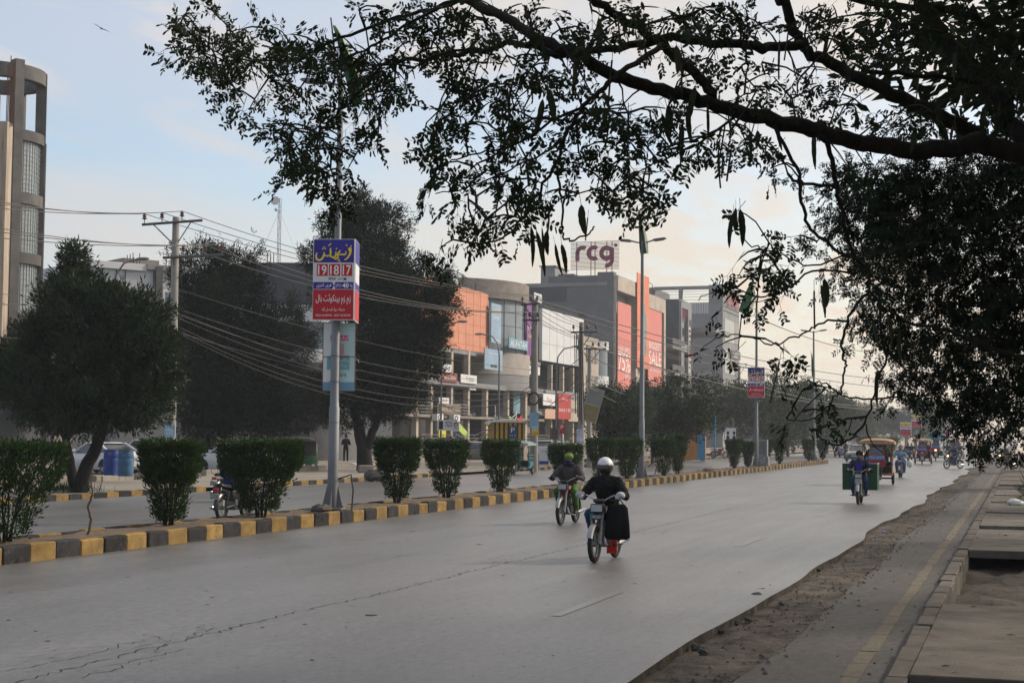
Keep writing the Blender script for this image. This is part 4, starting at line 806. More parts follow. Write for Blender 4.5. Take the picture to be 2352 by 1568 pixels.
for nm, mat, r, a, b in (('band', m_dgrey, RD + .1, 604, 638), ('band', m_dgrey, RD, 638, 699), ('panel_band', m_white, RD - .05, 699, 737), ('glazing', m_glass, RD - .15, 737, 800), ('panel_band', m_white, RD - .05, 800, 830), ('glazing', m_glassd, RD - .15, 830, 930), ('base', m_grey, RD - .05, 930, 1060)):
    MB().lathe([(r, dz(b)), (r, dz(a))], 40).build(nm, mat, dr, smooth=True)
for k in range(26):
    a = 2 * math.pi * k / 26; MB().box(RD - .07, RD - .03, -.02, .02, dz(737), dz(699), mat=Matrix.Rotation(a, 4, 'Z')).build('panel_joint', m_iron, dr)
    MB().box(RD - .02, RD + .012, -.012, .012, dz(699), dz(640), mat=Matrix.Rotation(a + .1, 4, 'Z')).build('panel_joint', m_iron, dr)
sb = place('sign', None, dr, (RD * math.cos(-1.15), RD * math.sin(-1.15), dz(785)), R(90) - 1.15); text('STITCH', t_blue, sb, 0, 0, 3.0, .9, y=-.25, bold=.02, ext=.05)
for i in range(6): MB().tube([(-1.2 + .25 * i + (0 if i < 3 else 2.2), -1.5, dz(606)), (-1.2 + .25 * i + (0 if i < 3 else 2.2), -1.5, dz(566))], .035, 4).build('rebar', m_rust, dr)
# ground floor shops seen under the trees
gs = Bld('shop_row', 'row of dark shopfronts with yellow lettering under the trees', 78.0, -49.0)
gs.box('wall', m_dgrey, -8, 0, 62, 116, 0, 4.6); gs.box('step', m_kgrey, 0, 1.4, 62, 116, .1, .35)
bd = gs.board(690, 985, 748, 1013, m_dgrey); gs.words(bd, [('ASLAM', t_gold, .62, .5, .5, .7), (urdu('اسلم'), t_gold, .18, .5, .3, .7)])
gs.pbox('glass_door', m_glassd, 690, 1016, 722, 1052); gs.pbox('sale_poster', M('red_poster', (.38, .03, .025), .6, .1, 3), 742, 1018, 764, 1046)
gs.pbox('shutter', m_grey2, 722, 1018, 741, 1052); gs.pbox('hoarding', m_conc, 120, 985, 160, 1050)
b_ = gs.board(225, 990, 258, 1008, m_black); gs.words(b_, [('Trading Center', t_blue, .55, .5, .7, .4)])

# --- arcade with the orange sheeted upper floors
ar = Bld('shopping_arcade', 'arcade with orange sheeting over its upper floors and open columned shopfronts below', 124.0)
ar.box('core', m_grey, -22, -3.2, 118, 160, 0, 14.6); ar.box('upper_wall', m_grey2, -3.2, -.12, 118, 143, 10.2, 15.4)
ar.box('orange_sheet', m_orange, -.1, .05, 118, 142.3, 10.05, 16.0); 
mb = MB()
for k in range(13): mb.box(.05, .065, -6 + 2 * k - .02, -6 + 2 * k + .02, 10.05, 16.0)
for k in range(6): mb.box(.05, .065, -6, 18.3, 10.6 + 1.0 * k - .015, 10.6 + 1.0 * k + .015)
mb.build('sheet_seams', M('orange_seam', (.42, .14, .08), .8, .1, 3), ar.t, kind='stuff')
ar.box('slab', m_grey2, -3.2, .0, 118, 160, 9.65, 10.05); ar.box('slab', m_grey2, -3.2, .35, 118, 160, 6.55, 7.0); ar.box('slab', m_conc, -3.2, .5, 118, 160, 3.55, 3.8)
ar.box('plinth', m_conc, -3.2, 1.2, 118, 160, 0, .9)
ar.box('shop_glazing_recess', m_glassd, -3.2, -2.9, 118, 160, .9, 3.55); ar.box('shop_glazing_recess', m_dark, -3.2, -2.9, 118, 160, 3.8, 6.55); ar.box('shop_glazing_recess', m_dark, -3.2, -2.9, 118, 160, 7.0, 9.65)  # top sheet backs an open recess, its shade put into the colour
for px in (958, 991, 1037, 1076, 1118, 1167, 1207):
    Y = atX(px, 930, XF).y; ar.box('pillar', m_cream, -.45, .05, Y - .25, Y + .25, .9, 10.05 if px < 1100 else 6.55)
for px0, px1, py in ((958, 991, 913), (995, 1037, 913), (1040, 1076, 905)):
    Ya, Yb = atX(px0, py, XF).y, atX(px1, py, XF).y
    for k in range(4): ar.box('balcony_rail', m_steel, .1, .14, Ya, Yb, 4.0 + .28 * k, 4.05 + .28 * k)
for px0, px1 in ((940, 990), (1040, 1072), (1100, 1140), (1180, 1230)):
    Ya, Yb = atX(px0, 1000, XF).y, atX(px1, 1000, XF).y
    for k in range(4): ar.box('ramp_rail', m_steel, 1.1, 1.15, Ya, Yb, 1.1 + .3 * k, 1.15 + .3 * k)
for px in (1010, 1112, 1240):
    Y = atX(px, 1000, XF).y
    for k in range(6): ar.box('stair', m_conc, 1.2 + .3 * k, 1.5 + .3 * k, Y - 1.2, Y + 1.2, .1, .9 - .14 * k)
    MB().tube([(3.2, Y - 1.2 - ar.Y, 1.1), (1.1, Y - 1.2 - ar.Y, 2.1)], .05, 6).build('handrail', m_steel, ar.t); MB().tube([(3.2, Y + 1.2 - ar.Y, 1.1), (1.1, Y + 1.2 - ar.Y, 2.1)], .05, 6).build('handrail', m_steel, ar.t)
m_brown = M('brown_board', (.20, .055, .04), .6, .1, 3); m_wboard = M('white_board', (.58, .58, .58), .6, .08, 3); m_taupe = M('taupe_board', (.12, .10, .085), .6, .1, 3)
b_ = ar.board(997, 853, 1039, 878, m_brown, .4); ar.words(b_, [('ROYAL VISION', t_white, .58, .55, .62, .38), ('6', t_white, .1, .5, .12, .6)])
b_ = ar.board(1047.5, 858.6, 1084, 882, m_wboard, .4); ar.words(b_, [('Optique', t_black, .64, .42, .34, .22), ('House', t_blue, .64, .66, .3, .2), ('T', t_black, .36, .52, .12, .42)])
b_ = ar.board(1005, 835, 1027.5, 855.6, m_wboard, .3); ar.words(b_, [('TO-LET', t_blue, .5, .5, .7, .3)])
b_ = ar.board(992.4, 927, 1044, 954, m_cream, .5, .08); ar.words(b_, []); b_ = ar.board(993.4, 928.4, 1043, 952.6, m_taupe, .6); ar.words(b_, [('BRIDAL DESIGNERS', t_cream, .5, .48, .84, .4)])
b_ = ar.board(1000, 912, 1022, 927, m_wboard, .3); ar.words(b_, [('SALE', t_red, .5, .5, .6, .4)])
b_ = ar.board(974, 1006, 1036, 1021, m_black, 1.3); ar.words(b_, [('Ali Kamran & Asad', t_white, .55, .5, .7, .5)])
b_ = ar.board(994, 988, 1010, 1003, M('yellow_banner', (.55, .5, .03), .6, .1, 3), .5); ar.words(b_, [('SALE', t_blue, .6, .7, .5, .3)])
b_ = ar.board(1083, 890, 1100, 943, M('teal_panel', (.03, .12, .12), .5, .1, 2), -2.6); ar.words(b_, [('Spo', t_teal, .5, .42, .7, .18)])
b_ = ar.board(1121, 940, 1165, 962, m_black, -2.6); ar.words(b_, [('ana Baano', t_white, .5, .5, .6, .4)]); b_ = ar.board(1169, 938, 1184, 956, m_black, -2.6); ar.words(b_, [('kari', t_white, .5, .5, .75, .55)])
b_ = ar.board(1150, 957, 1165, 985, M('mint_poster', (.25, .45, .36), .6, .15, 2), -.6); ar.words(b_, [('niu', t_black, .5, .42, .6, .2)])
b_ = ar.board(1184, 897, 1199, 950, M('sea_poster', (.14, .26, .32), .6, .3, 1), -.3); b_ = ar.board(1116, 958, 1121, 975, M('lime_poster', (.40, .55, .12), .6, .2, 3), .1); b_ = ar.board(1165, 956, 1169, 980, MATS['lime_poster'], .1)
b_ = ar.board(1030, 980, 1052, 997, MATS['lime_poster'], .9, .05, 'banner', .35)
ar.box('poster', m_conc, -.3, -.2, 155.5, 157, 2.2, 5.2)
for px, py in ((985, 958), (1024, 960)):
    b_ = ar.board(px - 7, py - 8, px + 7, py + 8, m_wboard, .6, .5, 'air_conditioner'); text('O', t_black, b_[0], -.12 * b_[1], 0, .55 * b_[1], .75 * b_[2], y=-.52, bold=.03)
b_ = ar.board(1074, 884, 1089, 896, m_wboard, .1)
# spiral stair
sp = place('spiral_stair', None, ar.t, (2.6, atX(1066, 960, XF).y - ar.Y, 0))
for k in range(16):
    a = -1.9 + 2.7 * k / 15; z = .9 + 2.9 * k / 15; MB().box(.5, 2.5, -.2, .2, z, z + .06, mat=Matrix.Rotation(a, 4, 'Z')).build('step', m_iron, sp)
for rr in (.5, 2.5):
    for dz_ in (.0, .5, .95): MB().tube([(rr * math.cos(-1.9 + 2.7 * k / 15), rr * math.sin(-1.9 + 2.7 * k / 15), .95 + 2.9 * k / 15 + dz_) for k in range(16)], .05 if dz_ else .13, 6).build('handrail', m_steel if dz_ else m_iron, sp, smooth=True)
bn = MB().box(-1.35, 1.35, -.04, 0, -.55, .55).build('banner', M('red_banner', (.45, .03, .035), .6, .1, 3), sp, loc=(2.62, 0.5, 2.9), rot=(0, -.42, R(90))); text(urdu('ریشمی کے سوٹ'), t_white, bn, 0, 0, 2.0, .6, y=-.06)
# roof clutter and lettered boards
b_ = ar.board(1083, 633, 1105, 661, m_wboard, -2.5); ar.words(b_, [('Brandway', t_teal, .5, .3, .85, .26), ('0300-64 54 833', t_black, .5, .7, .9, .3)])
rebar(ar, atX(1066, 640, XF).y, -2.5, 14.5, 8, 4.2, 2.2)
for k in range(3): MB().tube([(-1, 134 + 3.5 * k - ar.Y, 15.5), (-.8, 134 + 3.5 * k - ar.Y, 17.6 - .3 * k), (-.8, 137.5 + 3.5 * k - ar.Y, 17.4 - .3 * k)], .05, 4).build('roof_frame', m_iron, ar.t)
# --- curved concrete building with the supermarket billboards
cb = Bld('curved_building', 'curved beige concrete building with a light blue supermarket billboard', 142.0)
cc = (-9.0, 151.0 - cb.Y)
def bay(name, mat, r, z0, z1, a0=-R(62), a1=R(75)): mb = MB(); arc(mb, r - .6, r, z0, z1, a0, a1, 22); return mb.build(name, mat, cb.t, smooth=True, loc=(cc[0], cc[1], 0))
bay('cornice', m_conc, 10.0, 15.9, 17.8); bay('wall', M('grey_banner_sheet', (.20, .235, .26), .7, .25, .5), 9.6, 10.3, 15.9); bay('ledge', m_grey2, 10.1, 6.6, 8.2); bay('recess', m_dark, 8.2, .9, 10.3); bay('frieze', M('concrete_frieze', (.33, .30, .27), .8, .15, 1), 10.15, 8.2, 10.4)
for k in range(11): MB().box(9.6, 9.64, -.03, .03, 10.4, 15.9, mat=Matrix.Rotation(-R(60) + k * R(13), 4, 'Z')).build('sheet_seam', m_grey, cb.t, loc=(cc[0], cc[1], 0))
for z in (11.8, 13.2, 14.6): bay('sheet_seam', m_grey, 9.63, z, z + .06)
cb.box('core', m_conc, -22, -6, 143, 160, 0, 17.4)
m_lblue = M('light_blue_billboard', (.24, .34, .45), .6, .12, .6)
b_ = cb.board(1118, 695, 1140, 790, m_lblue, .4); cb.words(b_, [('AL-FATAH', t_yel, .5, .16, .8, .08), ('SHOP', t_white, .5, .36, .6, .09), ('WWW.ALFATAH.PK', t_white, .5, .93, .8, .05)])
b_ = cb.board(1148, 775, 1192, 806, M('aqua_billboard', (.17, .30, .37), .6, .12, .8), .9); cb.words(b_, [('AL-FATAH', t_white, .5, .5, .85, .6)])
b_ = cb.board(1098, 799, 1139, 852, m_lblue, .6); cb.words(b_, [('Download', t_white, .5, .2, .5, .08)]); MB().box(-.9, -.1, -.13, -.1, -.75, -.5).box(.1, .9, -.13, -.1, -.75, -.5).build('store_badge', m_black, b_[0])
b_ = cb.board(1194, 690, 1216, 820, M('purple_billboard', (.20, .07, .24), .6, .2, .5), .7); cb.words(b_, [('Mitha Ho', t_white, .5, .5, .8, .08), ('Aur Bhi', t_yel, .5, .63, .7, .08)])
b_ = cb.board(1188, 838, 1222, 862, m_wboard, .8); cb.words(b_, [('Pakistan', t_red, .5, .45, .7, .3)])
for px in (1207, 1228):
    Y = atX(px, 930, XF).y; cb.box('pillar', m_cream, -.4, .1, Y - .3, Y + .3, .9, 6.6)
cb.box('slab', m_grey2, -6, .1, 158.5, 179, 6.3, 7.1); 
# --- white wedge fronted building
wd = Bld('white_fronted_building', 'long low building with a blank white upper front beside the grey hall', 160.0)
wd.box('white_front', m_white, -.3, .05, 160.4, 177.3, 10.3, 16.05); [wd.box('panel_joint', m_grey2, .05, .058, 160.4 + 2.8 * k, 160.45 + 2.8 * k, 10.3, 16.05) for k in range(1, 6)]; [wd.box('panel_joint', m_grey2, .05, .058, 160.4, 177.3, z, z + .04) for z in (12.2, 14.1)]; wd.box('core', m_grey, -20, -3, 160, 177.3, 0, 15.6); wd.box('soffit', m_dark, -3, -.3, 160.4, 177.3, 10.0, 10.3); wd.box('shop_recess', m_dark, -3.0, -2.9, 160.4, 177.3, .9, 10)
for Y in (164.4, 169.0, 173.2, 177.0): wd.box('pillar', m_cream, -.5, 0, Y - .22, Y + .22, 0, 10.0)
wd.box('canopy', m_grey2, -2.9, .5, 160.4, 177.2, 6.4, 7.0); wd.box('plinth', m_conc, -2.9, 1, 160.4, 177.2, 0, .8)
b_ = wd.board(1245, 671, 1262, 696, m_wboard, -1.0); wd.words(b_, [('Brandway', t_teal, .5, .28, .85, .25), ('0300-64 54 833', t_black, .5, .68, .9, .3)]); MB().tube([(-1.0, .4, 15.6), (-1, .4, 18)], .06, 5).build('sign_post', m_iron, wd.t); MB().tube([(-1.0, 3, 15.6), (-1, 3, 18)], .06, 5).build('sign_post', m_iron, wd.t)
b_ = wd.board(1269, 903, 1298, 963, M('red_sale_banner', (.36, .035, .03), .6, .15, 1), .6); wd.words(b_, [('SALE | 50', t_white, .5, .66, .9, .16), ('House', t_white, .5, .2, .4, .1)])
b_ = wd.board(1214, 938, 1238, 955, m_black, .6); wd.words(b_, [('Tara', t_white, .4, .5, .5, .5)]); b_ = wd.board(1240, 938, 1268, 962, M('peach_board', (.48, .30, .22), .6, .1, 2), .5); b_ = wd.board(1236, 903, 1263, 932, m_wboard, .5); wd.words(b_, [('Tara', t_red, .5, .5, .4, .3)])
b_ = wd.board(1299, 905, 1322, 968, m_cream, .3); wd.words(b_, [('HOSPITAL', t_black, .5, .6, .7, .15)])
for k in range(5): wd.box('stair_rail', m_steel, 1.0, 1.05, 164 + 2 * k, 165.8 + 2 * k, 1.0 + .35 * (k % 3), 1.06 + .35 * (k % 3))
# --- beige block with blue curved glass
bg_ = Bld('blue_glass_building', 'narrow beige building with a curved blue glass corner beside the grey hall', 177.5)
bg_.box('wall', m_cream, -16, 0, 177.5, 184.4, 0, 14.1)
for z0, z1 in ((11.0, 13.0), (7.2, 9.4), (3.6, 6.0)):
    for ya in (178.6, 180.6, 182.5): o_ = bg_.box('window', m_iron, -.1, .05, ya, ya + 1.3, z0, z1); bg_.box('pane', m_glassd, .05, .07, ya + .1, ya + 1.2, z0 + .1, z1 - .1, o_)
for nm, mat, z0, z1, r in (('parapet', m_white, 12.9, 14.0, 4.1), ('glazing', m_glass, 9.6, 12.9, 4.0), ('panel_band', m_white, 7.6, 9.6, 4.1), ('glazing', m_glass, 4.4, 7.6, 4.0), ('panel_band', m_white, 3.0, 4.4, 4.1), ('glazing', m_glass, .4, 3.0, 4.0)):
    mb = MB(); arc(mb, .1, r, z0, z1, -1.6, 1.6, 20); mb.build(nm, mat, bg_.t, smooth=True, loc=(-3.9, 10.6, 0))
# --- grey hall with the coral sale banners and the roof sign
rc = Bld('grey_hall', 'tall grey hall with coral sale banners on its front and a roof sign', 191.8)
rc.box('block', m_grey, -15, -.9, 191.8, 219.9, 0, 21.6); rc.box('roof_band', m_grey2, -15.2, -.9, 191.7, 219.9, 21.6, 22.1); rc.box('parapet', m_grey, -9.0, -2.2, 191.9, 193.5, 22.1, 23.0); rc.box('corner_pier', m_grey, -2.2, -.02, 191.75, 193.2, 0, 23.4)
rc.box('recess', m_dgrey, -14.9, -6.4, 191.7, 191.79, 19.7, 21.5); rc.box('floor_band', m_grey2, -14.9, -2.2, 191.72, 191.79, 14.4, 14.75); rc.box('floor_band', m_grey2, -14.9, -2.2, 191.72, 191.79, 9.9, 10.25); rc.box('vent_fan', m_iron, -4.6, -4.0, 191.3, 191.79, 17.3, 18.0)  # recess is a flat panel, its shade put into the darker grey
rc.box('roof_room', m_grey2, -11.6, -9.6, 197, 203, 22.1, 24.9); rc.box('roof_room', m_grey2, -9.4, -7.6, 199, 204, 22.1, 23.9); rc.box('roof_slab', m_grey2, -11.8, -9.4, 196.8, 203.2, 24.9, 25.05); rc.box('roof_slab', m_grey2, -9.6, -7.4, 198.8, 204.2, 23.9, 24.05)
for Ya, Yb, zt_ in ((191.8, 202.6, 22.95), (208.0, 219.9, 22.1)):
    rc.box('frame_head', m_cream, -.9, .6, Ya, Yb, zt_ - 2.0, zt_); rc.box('frame_leg', m_cream, -.9, .3, Ya, Ya + .14, 0, zt_ - 2.0); rc.box('frame_leg', m_cream, -.9, .6, Yb - 1.1, Yb, 0, zt_ - 2.0)  # front frames hold the warm sunlit tone in their cream colour
    rc.box('recess_wall', m_grey2, -.9, -.75, Ya + .45, Yb - 1.1, 0, zt_ - 2.0); rc.box('louvre', m_cream, -.75, -.6, Ya + .6, Ya + 3.2, zt_ - 3.6, zt_ - 2.3)
b_ = rc.board(1410.8, 692, 1440.5, 895, m_pink, .42); rc.words(b_, [('SAVE UPTO', t_white, .45, .555, .84, .07), ('75%', t_white, .48, .69, .9, .2), ('OFF', t_white, .72, .825, .34, .075)])
b_ = rc.board(1481, 707, 1511.5, 890, m_pink, .42); rc.words(b_, [('BIGGEST', t_white, .5, .475, .88, .09), ('SALE', t_white, .5, .635, .92, .18), ('OF SEASON', t_white, .5, .785, .8, .04)])
m_coral = M('portrait_banner', (.60, .20, .12), .7, .1, .5, .4, 1.0)
b_ = rc.board(1450, 626, 1477, 848, m_coral, .75); rc.words(b_, [('naqsh', t_cream, .45, .17, .6, .05), ('ooo', t_cream, .5, .09, .2, .012)])
fg = MB().prism([(-.03, .22), (.03, .22), (.05, .12), (.13, .08), (.15, -.18), (.1, -.2), (.12, -.42), (-.12, -.42), (-.1, -.2), (-.15, -.18), (-.13, .08), (-.05, .12)], -.13, -.12, lambda u, v, h: (u * b_[1] * 1.6 + .4, h, v * b_[2] * .85)).build('printed_figure', M('printed_dress', (.20, .26, .25), .7, .2, 1), b_[0])
rc.box('mid_panel', m_cream, -.9, .05, 202.6, 208.0, 0, 21.0)
# sign on the roof: open slats with round letters
rs = thing('roof_sign', 'roof sign of open slats with the dark letters rcg on the grey hall', 'sign', (-52.8, 192.6, 22.0))
sw, z0, z1 = 6.6, 1.85, 5.5
for k in range(22): MB().box(-sw / 2, sw / 2, -.03, .03, z0 + (z1 - z0) * k / 21, z0 + (z1 - z0) * k / 21 + .06).build('slat', m_iron, rs)
for u in (-2.5, -.55, 0, 1.6, 2.3): MB().tube([(u, .1, 0), (u, .1, z1)], .06, 5).build('post', m_iron, rs)
for u in (-2.5, -.4): MB().box(u - .35, u + .35, -.3, .4, 0, .45).build('footing', m_grey2, rs)
def ringseg(mb, cx_, cz, ro, ri, a0, a1, k=20):
    vs = [(cx_ + r * math.cos(a0 + (a1 - a0) * i / k), y, cz + r * math.sin(a0 + (a1 - a0) * i / k)) for i in range(k + 1) for r, y in ((ri, -.14), (ro, -.14), (ro, -.05), (ri, -.05))]
    mb.add(vs, [(i * 4 + j, i * 4 + (j + 1) % 4, i * 4 + 4 + (j + 1) % 4, i * 4 + 4 + j) for i in range(k) for j in range(4)] + [(0, 1, 2, 3), (k * 4, k * 4 + 3, k * 4 + 2, k * 4 + 1)])
mb = MB(); mb.box(-2.62, -2.08, -.14, -.05, 3.0, 4.2); ringseg(mb, -1.62, 4.05, 1.0, .46, R(60), R(180)); mb.build('letter', t_maroon, rs)
mb = MB(); ringseg(mb, -.1, 4.0, 1.0, .46, R(55), R(305)); mb.build('letter', t_maroon, rs)
mb = MB(); ringseg(mb, 1.62, 3.95, 1.0, .42, 0, R(360)); mb.box(2.08, 2.62, -.139, -.051, 3.0, 4.6); ringseg(mb, 1.62, 3.05, 1.0, .46, R(255), R(360)); mb.build('letter', t_maroon, rs)
mb = MB(); ringseg(mb, 2.85, 4.95, .22, .02, 0, R(360), 12); mb.build('letter', t_maroon, rs)
for k in range(3): MB().tube([(-1, 211 + 3.5 * k - rc.Y, 22), (-1, 211 + 3.5 * k - rc.Y, 24.6 - .2 * k), (-1, 216 - rc.Y, 24.4)], .06, 4).build('roof_frame', m_iron, rc.t)
# --- dark hotel with vertical lettering, balconies either side
ho = Bld('hotel', 'dark fronted hotel with a tall vertical sign and balconies', 221.0)
ho.box('block', m_grey, -30, -2.5, 220.2, 253, 0, 18.6); ho.box('dark_block', m_dgrey, -6.5, .3, 230.4, 236.0, 0, 23.2); ho.box('frame_leg', m_grey2, .3, .7, 230.4, 231.0, 0, 22.9); ho.box('frame_leg', m_grey2, .3, .7, 235.5, 236.1, 0, 22.9); ho.box('frame_head', m_grey2, .3, .7, 231.0, 235.5, 21.9, 22.9)
for z in (6.0, 10.6, 15.2): ho.box('spandrel', m_grey2, .3, .6, 231.0, 235.5, z, z + 1.2); ho.box('glazing', m_glassd, .3, .36, 231.0, 235.5, z + 1.2, z + 4.6)
for k in range(5): ho.box('crest', t_maroon, .4, .6, 231.4 + .8 * k, 231.7 + .8 * k, 19.9 + .25 * k, 21.8)
for z in (3.4, 7.3, 11.2, 15.1):
    ho.box('balcony', m_grey2, -2.5, 1.4, 221.0, 229.6, z, z + .45); ho.box('balcony_rail', m_iron, 1.3, 1.4, 221.0, 229.6, z + .7, z + 1.5); o_ = ho.box('window', m_white, -2.5, -2.4, 222, 226.5, z + .6, z + 2.9); ho.box('pane', m_glassd, -2.4, -2.38, 222.2, 226.3, z + .8, z + 2.7, o_); ho.box('air_conditioner', m_wboard, -2.4, -1.8, 227.4, 228.4, z + .5, z + 1.3)
ho.box('sign_panel', m_black, -1.5, .3, 236.3, 241.0, 0, 20.6)
for k, ch in enumerate('AVARIXPRESS'):
    o_ = place('letter', text_mesh(ch, t_red if ch == 'X' else t_white, .02), ho.t, (.32, 238.6 - ho.Y, 19.2 - .84 * k), R(90)); o_.scale = (2.0 if ch != 'I' else .35, 1, .60 if ch != 'X' else .95)
ho.box('canopy', m_grey2, -3, 4.0, 241.2, 254, 18.7, 19.5); ho.box('roof_fin', m_grey2, -3, -2.2, 243, 243.8, 19.5, 22.6); ho.box('stair_head', m_grey2, -12, -2.6, 244.5, 254, 19.5, 24.5)
m_brick = M('red_brick', (.20, .11, .085), .9, .25, 3)
for z in (3, 7.2, 11.2, 15.0): ho.box('parapet', M('stained_parapet', (.30, .26, .23), .9, .3, .8), -2.5, -2.2, 241.2, 249.5, z, z + 1.7); ho.box('brick_pier', m_brick, -2.5, -2.1, 249.5, 252, z - 1, z + 3); ho.box('opening', m_dark, -2.5, -2.45, 241.2, 249.5, z + 1.7, z + 3.6)
# --- far grey tower block
al = Bld('grey_tower_block', 'tall pale grey block with roof lettering at the end of the row', 268.6)
al.box('block', m_grey2, -32, 0, 268.6, 285.5, 0, 26.0); al.box('corner_pier', m_grey2, -2.5, .02, 268.5, 270.4, 26, 29.1); al.box('roof_beam', m_grey2, -12.6, -2.5, 268.6, 270.2, 28.5, 29.0); al.box('left_block', m_grey, -32, -12.6, 268.55, 282, 25.9, 28.9); al.box('pier', m_grey2, -8.0, -7.4, 268.6, 269.6, 26, 28.5)
for k in range(4): al.box('rail', m_white, -12.6, -2.5, 268.9, 269.0, 26.5 + .5 * k, 26.58 + .5 * k)
for k in range(22): al.box('screen_bar', m_grey2, -12.3 + .44 * k, -12.2 + .44 * k, 268.55, 268.62, 24.0, 26.0)
al.box('screen_back', M('sky_lit_screen', (.5, .5, .5), .8, .05, 1), -12.4, -2.6, 268.57, 268.6, 24.0, 25.95)
for z in (19.5, 13.8): al.box('window', m_white, -9.2, -6.6, 268.5, 268.6, z, z + 3.1); al.box('pane', m_glassd, -9.0, -7.9, 268.45, 268.5, z + .2, z + 2.9); al.box('pane', m_glassd, -7.8, -6.8, 268.45, 268.5, z + .2, z + 2.9)
al.box('window', m_white, -7.8, -7.4, 268.5, 268.6, 8, 10)
for k, (z0, z1) in enumerate(((19.2, 23.2), (13.4, 17.6), (7.6, 12.0), (2, 6.2))): al.box('window_band', M('pale_glass', (.30, .33, .32), .2, .1, 1), .0, .08, 270, 280, z0, z1); al.box('window_shade', m_glassd, 0, .1, 280, 284.6, z0, z1)
al.box('head', m_grey2, -1, .05, 268.6, 285.5, 25.9, 29.2)
for k in range(6): al.box('slat', m_grey, .05, .1, 269.4, 285, 24.6 + .75 * k, 24.75 + .75 * k)
o_ = place('sign', None, al.t, (.25, 277.5 - al.Y, 27.0), R(90)); text('ALI TOWER', t_red, o_, 0, 0, 11, 2.6, y=-.05, bold=.02)
b_ = al.board(1675, 803, 1696, 828, m_grey, .3); al.words(b_, [('BURGER LAB', t_white, .5, .35, .7, .3), ('EAST', t_white, .5, .7, .4, .25)])
# --- low pale salon shop far down the road, walls and gates beyond
sl = Bld('salon_shop', 'small white shop with a dark sign band beyond the crossing', 235.0, -33.0)
a, b = atX(1945, 1030, -33), atX(2052, 1030, -33)
sl.box('wall', m_white, -8, 0, a.y, b.y, 0, atX(2000, 978, -33).z); sl.box('glazing', m_grey2, 0, .1, a.y + 1, a.y + (b.y - a.y) * .45, .3, atX(2000, 1003, -33).z)
bd = sl.board(1948, 982, 2038, 996, m_dgrey, .15); sl.words(bd, [('Mister House Of Spa & Salon', t_white, .52, .5, .8, .5)])
sl.board(1998, 1002, 2020, 1022, M('pink_poster', (.5, .12, .22), .6, .2, 1)); sl.board(2040, 1002, 2051, 1020, m_pink)
for i, (px0, px1, py, X, lab, mt) in enumerate(((1915, 2010, 940, -60, 'faded flat roofed building above the salon roof', m_grey2), (2010, 2085, 962, -60, 'long faded low building behind the trees', m_grey2), (2085, 2200, 972, -70, 'most distant faded building at the end of the road', m_grey), (1880, 1935, 965, -48, 'faded grey building behind the fourth lamp post', m_grey))):
    a, b = atX(px0, py, X), atX(px1, py, X); q = Bld('far_building', lab, a.y, X); q.box('wall', mt, -20, 0, a.y, b.y, 0, a.z); q.box('parapet', mt, -20, .3, a.y - .3, b.y, a.z, a.z + .5)
    for k in range(6): q.box('window', m_glassd, 0, .1, a.y + (b.y - a.y) * (k + .2) / 6, a.y + (b.y - a.y) * (k + .7) / 6, a.z * .45, a.z * .75)
wl = Bld('boundary_wall', 'pale boundary wall with a gate right of the salon shop', 300.0, -33.0); a, b = atX(2056, 1010, -33), atX(2110, 1010, -33)
wl.box('wall', m_cream, -.3, 0, a.y, b.y, 0, 2.6); wl.box('gate', m_white, 0, .1, a.y + 8, a.y + 16, .1, 3.4); wl.t['category'] = 'wall'
# ------------------------------------------------------------------ street furniture
random.seed(31)
m_galv = M('galvanised_steel', (0.14, 0.145, 0.155), 0.55, 0.25, 3, metal=0.4, dirt=((0.12, 0.09, 0.07), .68, 2.0), stretch=(1, 1, .2))
m_lamp = M('lamp_housing', (0.13, 0.135, 0.145), 0.5, 0.1, 4); m_ins = M('insulator', (0.09, 0.05, 0.04), 0.3, 0.1, 4); m_wire = M('cable', (0.05, 0.048, 0.046), 0.6, 0.1, 2); m_wire2 = M('aluminium_wire', (0.085, 0.08, 0.078), 0.6, 0.1, 2)
m_flagg = M('flag_green', (0.018, 0.055, 0.03), 0.8, 0.15, 3, trans=.2); m_flagw = M('flag_white', (0.55, 0.56, 0.53), 0.8, 0.1, 3, trans=.3)
m_conp = M('spun_concrete', (0.24, 0.225, 0.205), 0.85, 0.2, 3, .3, 20, dirt=((0.14, 0.12, 0.10), .62, 2.0), stretch=(1, 1, .25))
XP = -15.1
ps = MB(); ps.lathe([(.125, 0), (.12, 2.4), (.105, 2.42), (.095, 5.2), (.082, 5.22), (.062, 10.0), (.06, 10.05)], 14); pole_me = ps.mesh('pole', m_galv, True)
bp = MB(); bp.rbox(-.26, .26, -.26, .26, .05, .08, .006)
for a in range(4): bp.prism([(.11, .08), (.25, .08), (.12, .62), (.11, .62)], -.012, .012, lambda u, v, h, a=a: tuple(Matrix.Rotation(a * R(90), 3, 'Z') @ Vector((u, h, v))))
for sx in (-.2, .2):
    for sy in (-.2, .2): bp.cyl((sx, sy, -.12), (sx, sy, .13), .018, None, 6)
base_me = bp.mesh('base_plate', m_galv)
arm_me = MB().tube([(-.5, 0, 10.07), (-.25, 0, 10.0), (0, 0, 9.95), (.25, 0, 10.0), (.5, 0, 10.07)], .032, 8).mesh('arm', m_galv, True)
lh = MB(); lh.prism([(0, 0), (.12, .045), (.55, .04), (.62, .0), (.55, -.04), (.1, -.05)], -.10, .10, lambda u, v, h: (u, h, v)); lh.box(.12, .5, -.08, .08, -.065, -.04); head_me = lh.mesh('lamp_head', m_lamp)
